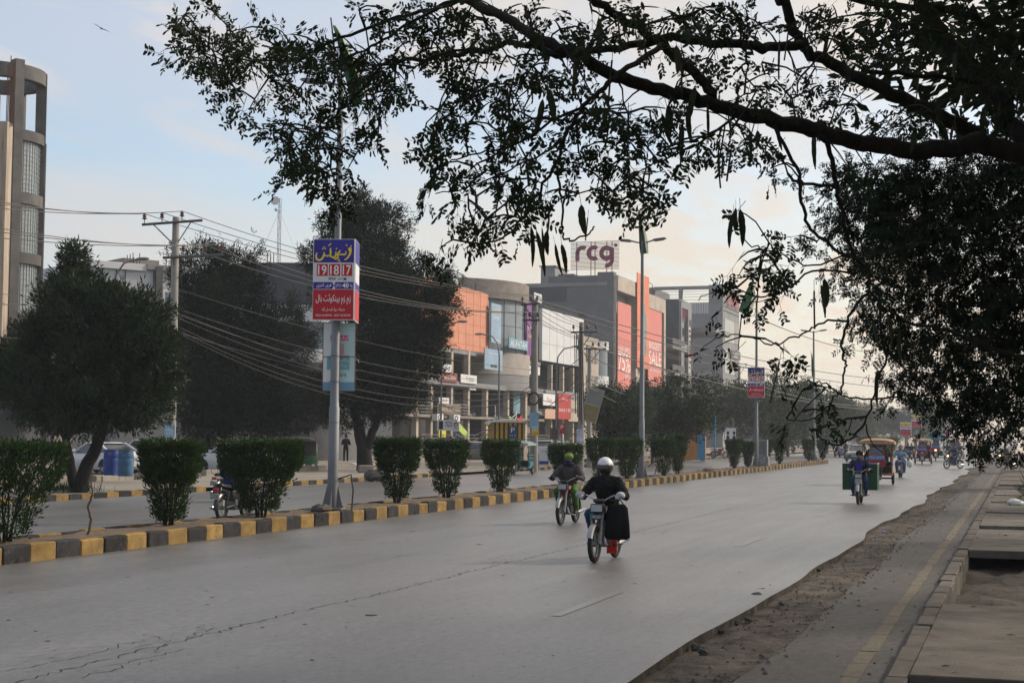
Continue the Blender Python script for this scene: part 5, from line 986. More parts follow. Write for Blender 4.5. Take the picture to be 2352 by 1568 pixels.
posts = [(765, 'nearest double lamp post carrying the furniture signboard'), (1474, 'second double lamp post behind the white helmet rider'), (1737, 'third double lamp post with a smaller furniture signboard'), (1870, 'fourth double lamp post beside the last shrubs'),
         (2080, 'far lamp post with an arrow board and yellow topped sign'), (2105, 'far lamp post with a second yellow topped sign'), (2155, 'distant lamp post with a blue and red sign'), (2167, 'distant lamp post right of the first blue and red sign'), (2181, 'most distant lamp post with a high sign')]
PY = {}
for px, lab in posts:
    Y = atX(px, 1050 if px < 1900 else 1000, XP).y; PY[px] = Y; z0 = .22
    t = thing('lamp_post', lab, 'lamp post', (XP, Y, z0), 0, 'double lamp posts along the median'); t.rotation_euler = (0, {765: .006, 1737: .004}.get(px, 0), 0)
    place('pole', pole_me, t); place('base_plate', base_me, t, rot=.2); place('arm', arm_me, t); place('lamp_head', head_me, t, (.42, 0, 10.06), (0, -.12, 0)); place('lamp_head', head_me, t, (-.42, 0, 10.06), (0, -.12, R(180)))
    if px in (765, 1474, 1737):
        for z in (2.05, 3.0, 3.6 if px == 765 else 2.6): place('strap', MB().torus((0, 0, z), .122, .006, 'Z', 16, 5).mesh('strap', m_iron), t)
    cb_ = MB().tube([(.12, .05, .75), (.45, .02, .85), (.52, 0, .5), (.50, -.02, .05)], .02, 6) if px == 765 else MB().tube([(.2, 0, .1), (.55, 0, .15), (.65, 0, .55), (.5, 0, .75), (.28, 0, .5)], .022, 6)
    if px < 1900: place('loose_cable', cb_.mesh('loose_cable', m_wire, True), t)
# broken kerb lump and stones beside the nearest post
def rock(r, seed):
    rs_ = random.Random(seed); mb = MB(); mb.ball((0, 0, 0), 1, 9, 6); mb.v = [tuple(c * r * (f + rs_.uniform(-.22, .22)) for c, f in zip(v, (1, .8, .6))) for v in mb.v]; return mb.mesh('stone', m_stone)
m_stone = M('stone', (0.075, 0.068, 0.062), .9, .3, 8, .4, 30); m_stone2 = M('pale_stone', (0.20, 0.18, 0.155), .9, .3, 8, .4, 30)
rocks = [rock(1, s) for s in range(5)]
p = atX(738, 1165, -15.0); place('broken_stone', rocks[0], None, (p.x, p.y, .30), .4, 'dark broken stone at the foot of the nearest lamp post', 'stone', scale=(.24, .2, .2))
# flags
def flag(px, lab, L_, W_, tilt, ph, topz=10.3, down=True):
    Y = PY[px]; t = thing('flag', lab, 'flag', (XP, Y - .02, topz + .2), 0, 'green and white flags on lamp posts')
    MB().tube([(.05, 0, -.7), (-.22, 0, 1.3)], .018, 6).build('staff', m_iron, t)
    for nm, mat, v0, v1 in (('green_field', m_flagg, 0, .74), ('white_stripe', m_flagw, .74, 1.0)):
        vs = []; nu, nv = 16, 7
        for i in range(nu + 1):
            for j in range(nv + 1):
                u, v = i / nu, v0 + (v1 - v0) * j / nv; s = W_ * (.12 + .88 * math.sin(u * 1.7)) * (v - .35)
                x = -.15 + s * math.cos(tilt) + u * L_ * math.sin(tilt) * .55; z = 1.1 - u * L_ + s * math.sin(tilt) * .8; vs.append((x, .07 * math.sin(v * 9 + u * 5 + ph) + .04 * math.sin(u * 11 + ph), z))
        place(nm, MB().add(vs, [(i * (nv + 1) + j, i * (nv + 1) + j + 1, (i + 1) * (nv + 1) + j + 1, (i + 1) * (nv + 1) + j) for i in range(nu) for j in range(nv)]).mesh(nm, mat, True), t)
flag(765, 'limp green and white flag on the nearest lamp post, half hidden by leaves', 1.9, .55, .75, 0); flag(1474, 'folded green flag on the second lamp post', 1.9, .36, .2, 1.2); flag(1737, 'green and white flag blowing left on the third lamp post', 2.1, .9, -.6, 2.2); flag(1870, 'thin furled flag beside the fourth lamp post', 1.8, .3, .1, 3, 7.2); flag(2105, 'tiny furled flag on the far lamp post', 1.8, .5, .1, 4)
# signboards
m_sblue = M('sign_blue', (.028, .022, .22), .5, .1, 2, .15, 4); m_sred = M('sign_red', (.42, .014, .022), .5, .1, 2, .15, 4); m_swht = M('sign_white', (.58, .58, .60), .55, .06, 2, .15, 4); m_syel = M('sign_yellow', (.62, .52, .06), .5, .1, 2)
STK = [ # the headline, pen strokes in fractions of the board: (points, width)
 ([(.885, .155), (.86, .13), (.865, .115), (.90, .115), (.905, .14), (.885, .19), (.83, .235), (.76, .258)], .030), ([(.905, .088), (.915, .096)], .026), ([(.80, .075), (.81, .083)], .026),
 ([(.79, .15), (.785, .185), (.75, .195), (.70, .187), (.65, .195), (.62, .19)], .022), ([(.66, .14), (.62, .165), (.58, .195), (.60, .225), (.545, .245), (.50, .242)], .026), ([(.62, .25), (.63, .258)], .024), ([(.595, .262), (.605, .27)], .024), ([(.64, .275), (.65, .283)], .024),
 ([(.545, .155), (.55, .19), (.52, .22), (.475, .228), (.44, .215), (.425, .225)], .024), ([(.555, .118), (.565, .126)], .024), ([(.415, .11), (.418, .16), (.42, .222)], .026), ([(.43, .05), (.40, .072), (.36, .08)], .016), ([(.395, .215), (.37, .20), (.345, .215), (.315, .20), (.285, .215), (.262, .16)], .022),
 ([(.262, .16), (.255, .20), (.215, .245), (.15, .262), (.085, .25), (.065, .205), (.09, .17)], .030), ([(.255, .10), (.265, .108)], .024), ([(.225, .118), (.235, .126)], .024), ([(.285, .118), (.295, .126)], .024)]
def strokes(mat, W, Hh, y):
    mb = MB()
    for pts, w_ in STK:
        P = [Vector(((u - .5) * W, y, (.5 - v) * Hh)) for u, v in pts]; k = len(P); vs = []
        for i, p in enumerate(P):
            d = (P[min(i + 1, k - 1)] - P[max(i - 1, 0)]); d = d.normalized() if d.length > 0 else Vector((1, 0, 0)); nn = Vector((-d.z, 0, d.x)); q = w_ * W * .72 * (1.0 if k == 2 else (.55 + .65 * math.sin(math.pi * (i + .5) / k))); vs += [p + nn * q - d * (q if i == 0 and k == 2 else 0), p - nn * q]
        mb.add(vs, [(2 * i, 2 * i + 1, 2 * i + 3, 2 * i + 2) for i in range(k - 1)])
    return mb
def sign(px, lab, zt, W, Hh, rot, yellow=False, fine=True):
    t = thing('furniture_sign', lab, 'sign', (XP, PY[px], zt - Hh / 2), rot, 'furniture fair signboards on lamp posts')
    for nm, ang in (('front_board', 0), ('side_board', R(95))):
        b = place(nm, MB().box(-W / 2, W / 2, -.02, .02, -Hh / 2, Hh / 2).mesh(nm, m_swht), t, (0, -.24, 0) if ang == 0 else (W * .5 - .045, W * .5 - .225, 0), ang)
        if nm == 'side_board' and not fine: continue
        f = lambda n, m, u0, u1, v0, v1, y=.0235: MB().box((u0 - .5) * W, (u1 - .5) * W, -y, -.021, (.5 - v1) * Hh, (.5 - v0) * Hh).build(n, m, b)
        f('print', m_syel if yellow else m_sblue, .015, .985, .006, .29); f('print', m_sblue, .01, .985, .53, .615); f('print', m_sred, .01, .985, .622, .99)
        if nm != 'front_board': continue
        for u0, u1, n_ in ((.09, .355, '19'), (.385, .655, '18'), (.69, .945, '17')):
            f('print', m_sred, u0, u1, .308, .455); text(n_, t_white, b, ((u0 + u1) / 2 - .5) * W, (.5 - .382) * Hh, (u1 - u0) * .78 * W, .12 * Hh, y=-.026, bold=.015)
        place('lettering', strokes(t_blue if yellow else t_yel, W, Hh, -.026).mesh('lettering', t_blue if yellow else t_yel), b)
        if not fine: continue
        T = lambda s_, m, u, v, w_, h_, bo=0: text(s_, m, b, (u - .5) * W, (.5 - v) * Hh, w_ * W, h_ * Hh, y=-.026, bold=bo)
        T('2024', t_black, .46, .488, .18, .03, .02); T(urdu('دسمبر'), t_black, .66, .49, .12, .035); MB().box(.24 * W, .31 * W, -.026, -.0215, -.005 * Hh, .02 * Hh).build('print', t_black, b)
        T('UPTO', t_white, .62, .575, .14, .04); T('40', t_white, .79, .572, .16, .058, .03); T('%', t_white, .93, .577, .075, .042); T(urdu('فری انٹری'), t_white, .27, .572, .36, .055, .01)
        mb = MB().add([((.47 - .5) * W, -.0262, (.5 - .53) * Hh), ((.55 - .5) * W, -.0262, (.5 - .53) * Hh), ((.51 - .5) * W, -.0262, (.5 - .572) * Hh)], [(0, 1, 2)]).add([((.47 - .5) * W, -.0262, (.5 - .615) * Hh), ((.55 - .5) * W, -.0262, (.5 - .615) * Hh), ((.51 - .5) * W, -.0262, (.5 - .572) * Hh)], [(0, 1, 2)]); mb.build('print', m_swht, b)
        T(urdu('زم زم بینکوئٹ ہال'), t_white, .50, .745, .84, .13, .012); T(urdu('ستیانہ روڈ فیصل آباد'), t_white, .50, .865, .56, .055, .006); T('0322-6638762 , 0327-6235300', t_white, .50, .94, .84, .026, .01)
    return t
z = atX(768, 551, XP).z; sign(765, 'blue white and red furniture fair signboard on the nearest lamp post', z, .97, z - atX(768, 737, XP).z, R(14))
z = atX(1737, 844, XP).z; sign(1737, 'blue white and red furniture signboard on the third lamp post', z, 1.0, z - atX(1737, 913, XP).z, R(10))
for px, y0, y1, yel, lab in ((2080, 969, 1000, True, 'yellow topped furniture sign under the arrow board'), (2105, 953, 980, True, 'higher yellow topped furniture sign on the far lamp post'), (2155, 992, 1012, False, 'small distant furniture sign, lower left of its pair'), (2167, 994, 1012, False, 'small distant furniture sign right of the first'), (2181, 978, 997, False, 'most distant furniture sign, set highest')):
    z = atX(px, y0, XP).z; sign(px, lab, z, 1.5 if px < 2150 else 1.6, z - atX(px, y1, XP).z, R(5), yel, False)
Yq = PY[2080]; ab = MB().prism([(-.9, .4), (.6, .4), (1.1, 0), (.6, -.4), (-.9, -.4)], -.03, .03, lambda u, v, h: (u, h, v)).build('arrow_board', m_lamp, None, loc=(XP, Yq - .15, atX(2080, 959, XP).z), label='grey arrow shaped board above the yellow topped sign', cat='sign')
# mirrored health poster behind the near post
m_mint = M('mint_print', (.44, .60, .60), .6, .15, .9); m_palew = M('pale_print', (.68, .69, .70), .6, .1, 1); m_tealp = M('teal_print', (.16, .36, .38), .6, .1, 2); m_pinkp = M('pink_print', (.55, .10, .20), .6, .1, 2)
z0, z1 = atX(770, 741, XP).z, atX(770, 897, XP).z; hp = thing('health_poster', 'pale green and pink poster seen from behind below the furniture signboard', 'poster', (XP + .04, PY[765] + .16, (z0 + z1) / 2), R(17)); W, Hh = .74, z0 - z1
f = lambda n, m, u0, u1, v0, v1, y=.012: MB().box((u0 - .5) * W, (u1 - .5) * W, -y, y, (.5 - v1) * Hh, (.5 - v0) * Hh).build(n, m, hp)
f('sheet', m_palew, 0, .48, 0, .87); f('sheet', m_mint, .481, 1, 0, .87); f('print', M('steel_blue_print', (.16, .30, .42), .6, .1, 2), 0, 1, .87, 1, .013); f('print', m_pinkp, .22, .8, .18, .26, .014); f('print', m_tealp, .12, .84, .49, .69, .014); f('print', M('portrait_print', (.40, .26, .28), .6, .2, 3), .46, .66, .31, .46, .014); f('print', m_pinkp, .46, .82, .475, .49, .0135)
for n, m in (('frame', m_rust),): MB().box(-W / 2 - .015, -W / 2, -.02, .02, -Hh / 2, Hh / 2).box(W / 2, W / 2 + .015, -.02, .02, -Hh / 2, Hh / 2).box(-W / 2, W / 2, -.022, .02, -.008, .008).build('frame', m, hp)
for s_, u, v, w_, h_, m in ((urdu('صاف'), .66, .545, .3, .05, t_white), (urdu('پانی'), .64, .62, .24, .05, t_white), ('FW', .6, .77, .25, .06, t_blue), (urdu('بابا'), .66, .22, .26, .05, t_white)):
    o_ = text(s_, m, hp, (u - .5) * W, (.5 - v) * Hh, -w_ * W, h_ * Hh, y=-.017)
# grey control box at the third post
cb2 = thing('control_box', 'grey electrical control box beside the third lamp post', 'electrical box', (XP + .1, PY[1737] + 2.0, .22)); MB().rbox(-.36, .36, -.25, .25, 0, .62, .02).build('plinth', m_grey2, cb2); MB().rbox(-.28, .28, -.2, .2, .62, 1.65, .02).build('cabinet', m_grey2, cb2); MB().box(-.2, .2, -.215, -.2, .75, 1.55).build('door', m_galv, cb2)

# utility poles, cross arms and wires
def upole(px, pyb, pyt, D, lab, arms, r=.17, mat=None):
    b, tp = at(px, pyb, D), at(px, pyt, D); t = thing('utility_pole', lab, 'utility pole', (b.x, b.y, 0), 0, 'utility poles along the far footpath'); hh = tp.z
    MB().lathe([(r, 0), (r * .72, hh), (r * .6, hh + .03)], 12).build('shaft', mat or m_conp, t, smooth=True); pts = []
    for x0, x1, y0, y1, ins in arms:
        P, Q = at(x0, y0, D - .2), at(x1, y1, D - .2); o = Vector((b.x, b.y, 0)); d = (Q - P).normalized(); ax = math.atan2(d.y, d.x)
        MB().tube([P - o, Q - o], .055, 4).build('crossarm', m_iron, t); row = []
        for u in ins:
            c = P.lerp(Q, u) - o; MB().tube([c, c + Vector((0, 0, .28))], .018, 5).build('pin', m_iron, t); MB().lathe([(.03, .2), (.11, .24), (.05, .30), (.09, .34), (.045, .42), (.02, .45)], 8, c=c).build('insulator', m_ins, t, smooth=True); row.append(o + c + Vector((0, 0, .44)))
        m_ = P.lerp(Q, .18) - o; n_ = P.lerp(Q, .82) - o; low = Vector((0, 0, (P.z + Q.z) / 2 - .95)); MB().tube([m_, low], .025, 4).build('brace', m_iron, t); MB().tube([n_, low], .025, 4).build('brace', m_iron, t); pts.append(row)
    return pts
U1 = upole(393, 1020, 500, 62, 'tall concrete utility pole between the two left trees', [(326, 465, 516, 506, (.04, .33, .66)), (374, 512, 592, 585, (.34, .70, .98))], .19)
U2 = upole(1226, 1060, 690, 84, 'concrete utility pole wrapped in cables right of the yellow kiosk', [(1196, 1236, 700, 697, (.1, .6, .95)), (1200, 1240, 735, 735, (.1, .4, .9))], .24)
U3 = upole(1334, 1062, 741, 90, 'utility pole with a broad steel cross arm beside the tilted transformer frame', [(1311, 1372, 763, 762, (.1, .38, .62, .95))], .2)
U4 = upole(1353, 1060, 800, 97, 'second shorter utility pole beside the tilted transformer frame', [(1325, 1392, 800, 802, (.55, .75, .98))], .17)
U5 = upole(1698, 1040, 840, 165, 'hazy utility pole left of the third lamp post', [(1670, 1718, 842, 844, (.1, .5, .9))], .2)
U6 = upole(1802, 1040, 868, 190, 'hazy utility pole with a steel arm right of the third lamp post', [(1784, 1822, 870, 872, (.05, .5, .95))], .2); U7 = upole(1925, 1030, 930, 250, 'faint utility pole right of the fourth lamp post', [(1915, 1945, 929, 929, (.1, .9))], .2)
# pole notices and a cable coil
def notice(px, py, D, w_, h_, mat, lab, word=None):
    p = at(px, py, D - .3); o = MB().box(-w_ / 2, w_ / 2, -.01, .01, -h_ / 2, h_ / 2).build('pole_notice', mat, None, loc=p, rot=R(15), label=lab, cat='poster')
    if word: text(word, t_white, o, 0, 0, w_ * .7, h_ * .4, y=-.015)
notice(1229, 985, 84, .42, .72, M('yellow_notice', (.5, .35, .04), .7, .2, 4), 'yellow and red notice on the cable wrapped pole', 'SALE'); notice(1227, 965, 84, .5, .9, M('sky_notice', (.2, .34, .45), .7, .3, 3), 'blue notice on the cable wrapped pole'); notice(1332, 1010, 90, .4, 1.3, M('pale_notice', (.42, .43, .5), .7, .3, 4), 'pale printed notices on the pole beside the tilted frame'); notice(390, 990, 62, .42, .5, MATS['sky_notice'], 'torn blue poster on the left utility pole', 'STEM')
cc_ = MB(); cp = at(1226, 915, 83.5); [cc_.torus((0, 0, 0), .30 + .03 * k, .02, 'X', 18, 5) for k in range(3)]; cc_.build('cable_coil', m_wire, None, loc=cp, rot=R(70), label='black cable coil hanging on the wrapped pole', cat='cable')
def wire(p, q, sag, r=.016, mat=None, lab='thin overhead power line sagging between utility poles', grp='overhead wires along the far footpath'):
    p, q = Vector(p), Vector(q); P = [p.lerp(q, i / 16) - Vector((0, 0, sag * 4 * (i / 16) * (1 - i / 16))) for i in range(17)]; c = P[8]
    MB().tube([x - c for x in P], r, 5).build('overhead_wire', mat or m_wire2, None, smooth=True, loc=c, label=lab, cat='wire', group=grp)
for k in range(3):
    o3 = ('left', 'middle', 'right')[k]; wl_ = lambda s_: 'thin wire ' + s_ + ', ' + o3 + ' one'
    wire(at(-160, (430, 441, 460)[k], 48), U1[0][k], .25, lab=wl_('from the left edge to the top arm of the left pole')); wire(U1[0][k], U2[0][k], .6, lab=wl_('from the left pole top arm past the signboard')); wire(at(-160, (492, 508, 528)[k], 48), U1[1][k], .25, lab=wl_('from the left edge to the lower arm of the left pole')); wire(U1[1][k], U2[1][k], .8, lab=wl_('from the left pole lower arm past the signboard'))
    wire(U2[0][k], U3[0][k], .2, lab=wl_('between the cable wrapped pole and the broad armed pole')); wire(U3[0][k], U5[0][k], .8, lab=wl_('running from the broad armed pole past the coral banners')); wire(U5[0][k], U6[0][k], .5, lab=wl_('between the two hazy poles by the third lamp post')); wire(U6[0][k], U7[0][min(k, 1)], .5, lab=wl_('running on to the faintest pole'))
    wire(U2[1][k], U4[0][k], .3, lab=wl_('from the cable wrapped pole to the shorter second pole')); wire(U4[0][k], U5[0][k], 1.6, lab=wl_('sagging from the shorter second pole past the trees'))
low = [((-100, 640), (395, 715), 62, 1.0), ((-100, 790), (395, 722), 62, .6), ((-100, 760), (395, 735), 62, .5), ((-100, 770), (395, 742), 62, .9), ((-120, 845), (395, 748), 62, .8), ((-120, 960), (280, 800), 58, .3), ((-100, 700), (390, 660), 62, .2), ((-100, 655), (390, 690), 62, .3)]
for a, b, D, s_ in low: wire(at(*a, 48), at(*b, D), s_, .010, lab='slack cable crossing the broad left tree', grp='slack cables across the left tree')
for a, b, D1, s_ in [((397, 660), (1225, 850), 84, 0.50), ((397, 705), (1225, 880), 84, 0.70), ((397, 718), (1225, 890), 84, 0.90), ((397, 725), (1225, 900), 84, 1.15), ((397, 745), (1225, 905), 84, 1.40), ((397, 752), (1225, 915), 84, 1.55), ((397, 760), (1000, 905), 110, 0.30), ((397, 715), (1060, 925), 115, 0.40), ((420, 770), (880, 930), 80, 0.45)]: wire(at(*a, 62), at(*b, D1), s_, .010, lab='slack cable sweeping from the left pole behind the signboard', grp='slack cables behind the signboard')
for a, b, s_ in [((1226, 870), (1334, 850), .4), ((1226, 890), (1334, 880), .5), ((1226, 905), (1353, 870), .9), ((1000, 890), (1334, 820), 1.6), ((990, 920), (1226, 880), 1.0), ((1010, 940), (1334, 860), 2.2), ((990, 905), (1226, 895), 1.5)]: wire(at(*a, 100), at(*b, 88), s_, .02, lab='tangled cable in front of the columned shopfronts', grp='tangled cables before the shops')
for a, b, s_ in [((1240, 690), (2360, 862), 2.5), ((1240, 700), (2360, 872), 2.8), ((1340, 790), (2360, 905), 3), ((1340, 810), (1760, 880), 2), ((1353, 870), (1700, 860), 2.5), ((1353, 890), (1698, 880), 3.0), ((1700, 870), (2100, 905), 1.5), ((1740, 730), (2100, 800), 1.2)]: wire(at(*a, 90), at(*b, 190), s_, .03, lab='long wire running down the road in front of the far buildings', grp='long wires before the far buildings')
for k in range(5): wire(at(1320 + 4 * k, 768, 89.7), at(1322 + 5 * k, 950 + 8 * k, 89.7), -.3, .03, m_wire, 'black cable drooping down the pole beside the tilted frame', 'drooping cables')
# tilted transformer frame
p = at(1361, 930, 93); tf = thing('tilted_frame', 'tilted grey metal frame hanging between two utility poles', 'frame', p, R(18)); tf.rotation_euler = (0, .26, R(18)); MB().box(-.5, .5, -.03, .03, -1.05, 1.05).build('panel', m_cream, tf); MB().box(-.44, .44, -.05, -.031, .05, .98).build('mesh_panel', m_grey2, tf); MB().box(-.44, .44, -.05, -.031, -.98, -.05).build('rusty_panel', M('rusty_yellow', (.22, .18, .09), .9, .3, 3), tf)
# curved service road lamps
def curved_lamp(px, pyb, D, zt, hx, lab):
    b = at(px, pyb, D); t = thing('service_lamp', lab, 'lamp post', (b.x, b.y, 0), 0, 'curved lamp posts by the shops'); d = .9 if hx > 0 else -.9
    MB().tube([(0, 0, 0), (0, 0, zt - 1.5), (.12 * d, 0, zt - .7), (.6 * d, 0, zt - .15), (1.4 * d, 0, zt)], [.08, .06, .05, .045, .04], 8).build('post', m_galv, t, smooth=True); MB().ball((1.7 * d, 0, zt + .02), (.38, .12, .08), 10, 6).build('lamp_head', m_lamp, t, smooth=True)
curved_lamp(1012, 1040, 105, at(1050, 740, 105).z, 1, 'thin lamp post before the bridal shop'); curved_lamp(1145, 1040, 108, at(1139, 767, 108).z, -1, 'thin lamp post before the columned shopfronts'); curved_lamp(1277, 1040, 110, at(1320, 797, 110).z, 1, 'thin curved lamp post before the white fronted building'); curved_lamp(252, 1040, 72, at(330, 598, 72).z, 1, 'curved lamp post rising from the left tree')
# parking signs
def psign(px, py0, py1, w_, D, mat, words, lab, post=M('post_blue', (.05, .20, .34), .6, .15, 4)):
    a, b = at(px, py0, D), at(px, py1, D); g_ = Vector((a.x, a.y, .1)); t = thing('parking_sign', lab, 'sign', g_, R(16)); MB().cyl((0, .03, 0), (0, .03, b.z), .035, None, 8).build('post', post, t); Hh = a.z - b.z
    pl = MB().box(-w_ / 2, w_ / 2, -.015, .015, -Hh / 2, Hh / 2).build('plate', mat, t, loc=(0, 0, (a.z + b.z) / 2 - .1)); [text(s_, m, pl, (u - .5) * w_, (.5 - v) * Hh, wd * w_, ht * Hh, y=-.02, bold=.01) for s_, m, u, v, wd, ht in words]
psign(1047, 967, 990, .46, 98, m_swht, [('P', t_red, .5, .34, .3, .32), ('O', t_black, .5, .34, .62, .5), ('NO PARKING', t_black, .5, .72, .85, .12)], 'white no parking sign on a blue post below the spiral stair')
psign(1178, 979, 1006, .48, 86, M('sign_navy', (.03, .06, .16), .5, .1, 3), [('P', t_white, .5, .3, .45, .42), ('o-o  A', t_white, .5, .74, .7, .14)], 'dark blue parking sign beside the yellow kiosk')
psign(1273, 982, 1009, .5, 92, m_taupe, [('O', t_black, .5, .36, .62, .5), ('PARKING', t_black, .5, .82, .85, .14)], 'brown parking sign with a black ring'); psign(1291, 972, 996, .34, 99, MATS['red_poster'], [('P', t_white, .5, .35, .5, .4)], 'small red parking sign right of the brown one')
p = at(1025, 976, 104); o_ = MB().box(-.6, .6, -.03, .03, -.36, .36).build('shop_sign', m_swht, None, loc=p, rot=R(16), label='white hanging shop sign with black lettering on the thin lamp post', cat='sign'); text('ROYAL', t_black, o_, .2, .17, .5, .2, y=-.04, bold=.015); text('HIJAB', t_black, o_, .2, -.06, .5, .2, y=-.04, bold=.015); MB().box(-.5, -.22, -.045, -.03, -.28, .28).build('printed_figure', t_black, o_)
# yellow and black kiosk
p = G(1168, 1068, .12); ks = thing('kiosk', 'yellow and black striped parking kiosk with a pale curved roof', 'kiosk', (p.x, p.y, .12), R(30)); m_ky = M('kiosk_yellow', (.42, .26, .02), .6, .12, 4); kw, kd, kh = 2.0, 1.6, 2.72
MB().box(-kw / 2, kw / 2, 0, kd, 0, kh).build('body', m_ky, ks)
for k in range(7): MB().box(-kw / 2 + .05 + .29 * k, -kw / 2 + .17 + .29 * k, -.02, 0, .1, kh - .05).build('stripe', m_black, ks)
for k in range(6): MB().box(kw / 2, kw / 2 + .02, .1 + .26 * k, .14 + .26 * k, .1, kh - .05).build('stripe', m_black, ks)
mb = MB(); mb.prism([(-kw / 2 - .25, kh - .12), (-kw / 2 - .15, kh + .06), (0, kh + .16), (kw / 2 + .15, kh + .06), (kw / 2 + .25, kh - .12), (kw / 2 + .1, kh), (-kw / 2 - .1, kh)], -.2, kd + .2, lambda u, v, h: (u, h, v)); mb.build('roof', m_white, ks)
for u in (-.45, .2, .7): MB().box(u - .15, u + .15, -.05, -.02, 1.15, 1.6).build('notice', m_swht, ks)
# sandwich board, blue drums, orange hut, far posters
p = G(1249, 1073, .12); sd = thing('sandwich_board', 'white sandwich board standing beside the cable wrapped pole', 'sign', (p.x, p.y, .12), R(16)); MB().rbox(-.34, .34, -.04, .04, .1, 1.25, .03).build('panel', m_swht, sd); MB().box(-.26, .26, -.055, -.04, .2, .38).build('print', t_blue, sd); text('parking', t_black, sd, 0, .95, .4, .09, y=-.06)
for u in (-.3, .3): MB().tube([(u, -.1, 0), (u, 0, 1.2), (u, .3, 0)], .02, 5).build('leg', m_galv, sd)
def drum(px, py, lab, col):
    p = G(px, py, .36); mb = MB(); mb.lathe([(.27, 0), (.285, .05), (.30, .28), (.29, .31), (.305, .45), (.305, .62), (.29, .65), (.30, .68), (.285, .9), (.265, .95), (.28, .96), (.28, .99), (.24, .99), (.24, .96)], 20)
    t = thing('plastic_drum', lab, 'drum', (p.x, p.y, .36), 0, 'blue drums by the service road'); place('body', mb.mesh('body', M('drum_' + lab.split()[0], col, .55, .25, 4, dirt=((.30, .32, .24), .62, 1.0)), True), t); place('rim', MB().torus((0, 0, .97), .285, .018, 'Z', 20, 6).mesh('rim', m_iron), t)
drum(255, 1091, 'deep blue plastic drum standing left of its pair', (.018, .045, .19)); drum(288, 1093, 'faded blue plastic drum with worn patches right of its pair', (.045, .11, .21))
p = G(1592, 1056, .12); oh = thing('orange_hut', 'small orange hut with a blue door beside the leafless tree', 'hut', (p.x, p.y, .12), R(10)); MB().box(-1.6, 1.0, 0, 2, 0, 3.0).build('wall', M('hut_orange', (.36, .17, .06), .8, .2, 2), oh); MB().box(.35, .98, -.04, 0, 0, 2.2).build('door', MATS['post_blue'], oh); MB().box(-1.8, 1.2, -.2, 2.2, 3.0, 3.15).build('roof', m_brick, oh); MB().box(-.2, .9, -.3, -.1, 3.3, 4.6).build('signboard', M('tan_board', (.33, .26, .15), .7, .1, 3), oh)
p = at(1679, 1000, 140); po = thing('election_poster', 'white portrait poster on a thin post behind the third lamp post', 'poster', (p.x, p.y, .1), R(15)); z0, z1 = at(1679, 985, 140).z, at(1679, 1014, 140).z; MB().box(-.45, .45, -.02, .02, z1, z0).build('sheet', m_swht, po); MB().cyl((0, .04, 0), (0, .04, z1), .04, None, 6).build('post', m_iron, po)
for u in (-.28, .28): MB().ball((u, -.022, z0 - .45), (.13, .01, .17)).ball((u, -.022, z0 - .95), (.15, .01, .3)).build('printed_figure', t_black, po)
p = at(1642, 1030, 142); MB().cyl((0, 0, 0), (0, 0, 4.2), .09, None, 8).rbox(-.25, .25, -.25, .25, 0, .25, .03).build('blue_post', MATS['post_blue'], None, loc=(p.x, p.y, .1), label='bright blue steel post beside the leafless tree', cat='post')
# lattice radio mast behind
b = at(633, 1000, 330); rm = thing('radio_mast', 'thin lattice radio mast with two dishes behind the drum building', 'mast', (b.x, b.y, 0)); zt_ = at(636, 455, 330).z
for a in range(3): MB().tube([(.45 * math.cos(a * 2.094), .45 * math.sin(a * 2.094), 0), (.35 * math.cos(a * 2.094), .35 * math.sin(a * 2.094), zt_)], .07, 4).build('leg', m_galv, rm)
mb = MB(); k = 44
for i in range(k): a, c = (i % 3) * 2.094, ((i + 1) % 3) * 2.094; mb.tube([(.42 * math.cos(a), .42 * math.sin(a), zt_ * i / k), (.42 * math.cos(c), .42 * math.sin(c), zt_ * (i + 1) / k)], .04, 3)
mb.build('lattice', m_galv, rm, kind='stuff'); MB().lathe([(.1, -.2), (.9, .1), (1.0, .35), (.95, .35)], 16).build('dish', m_white, rm, loc=(-.6, -.8, at(633, 463, 330).z), rot=(R(80), 0, .2)); MB().ball((-.5, -.6, at(633, 482, 330).z), .4).build('dish', m_white, rm)
for px in (590, 690): MB().tube([(0, 0, zt_ * .95), Vector((at(px, 605, 330).x - b.x, at(px, 605, 330).y - b.y, at(px, 605, 330).z))], .03, 3).build('guy_wire', m_galv, rm)
# bird
p = at(233, 66, 150); bd_ = MB()
bd_.ball((0, 0, 0), (.12, .30, .09), 10, 7); bd_.prism([(-.07, .25), (.07, .25), (.16, .55), (0, .48), (-.16, .55)], -.01, .01, lambda u, v, h: (u, v, h)); bd_.ball((0, -.32, .02), (.06, .09, .06), 8, 6)
for s_ in (-1, 1): bd_.add([(s_ * .08, -.16, .03), (s_ * .08, .2, .03), (s_ * .5, .14, .09), (s_ * .5, -.22, .10), (s_ * 1.0, .02, .05), (s_ * .95, -.12, .06), (s_ * .08, 0, -.03), (s_ * .5, -.04, .04)], [(0, 1, 2, 3), (3, 2, 4, 5), (0, 6, 7, 3), (1, 2, 7, 6), (3, 7, 5), (7, 4, 5), (2, 4, 7)])
bd_.build('bird', M('dark_feathers', (.045, .04, .04), .8, .2, 5), None, smooth=True, loc=p, rot=(.15, R(27), R(25)), label='dark bird gliding in the sky at the upper left', cat='bird')
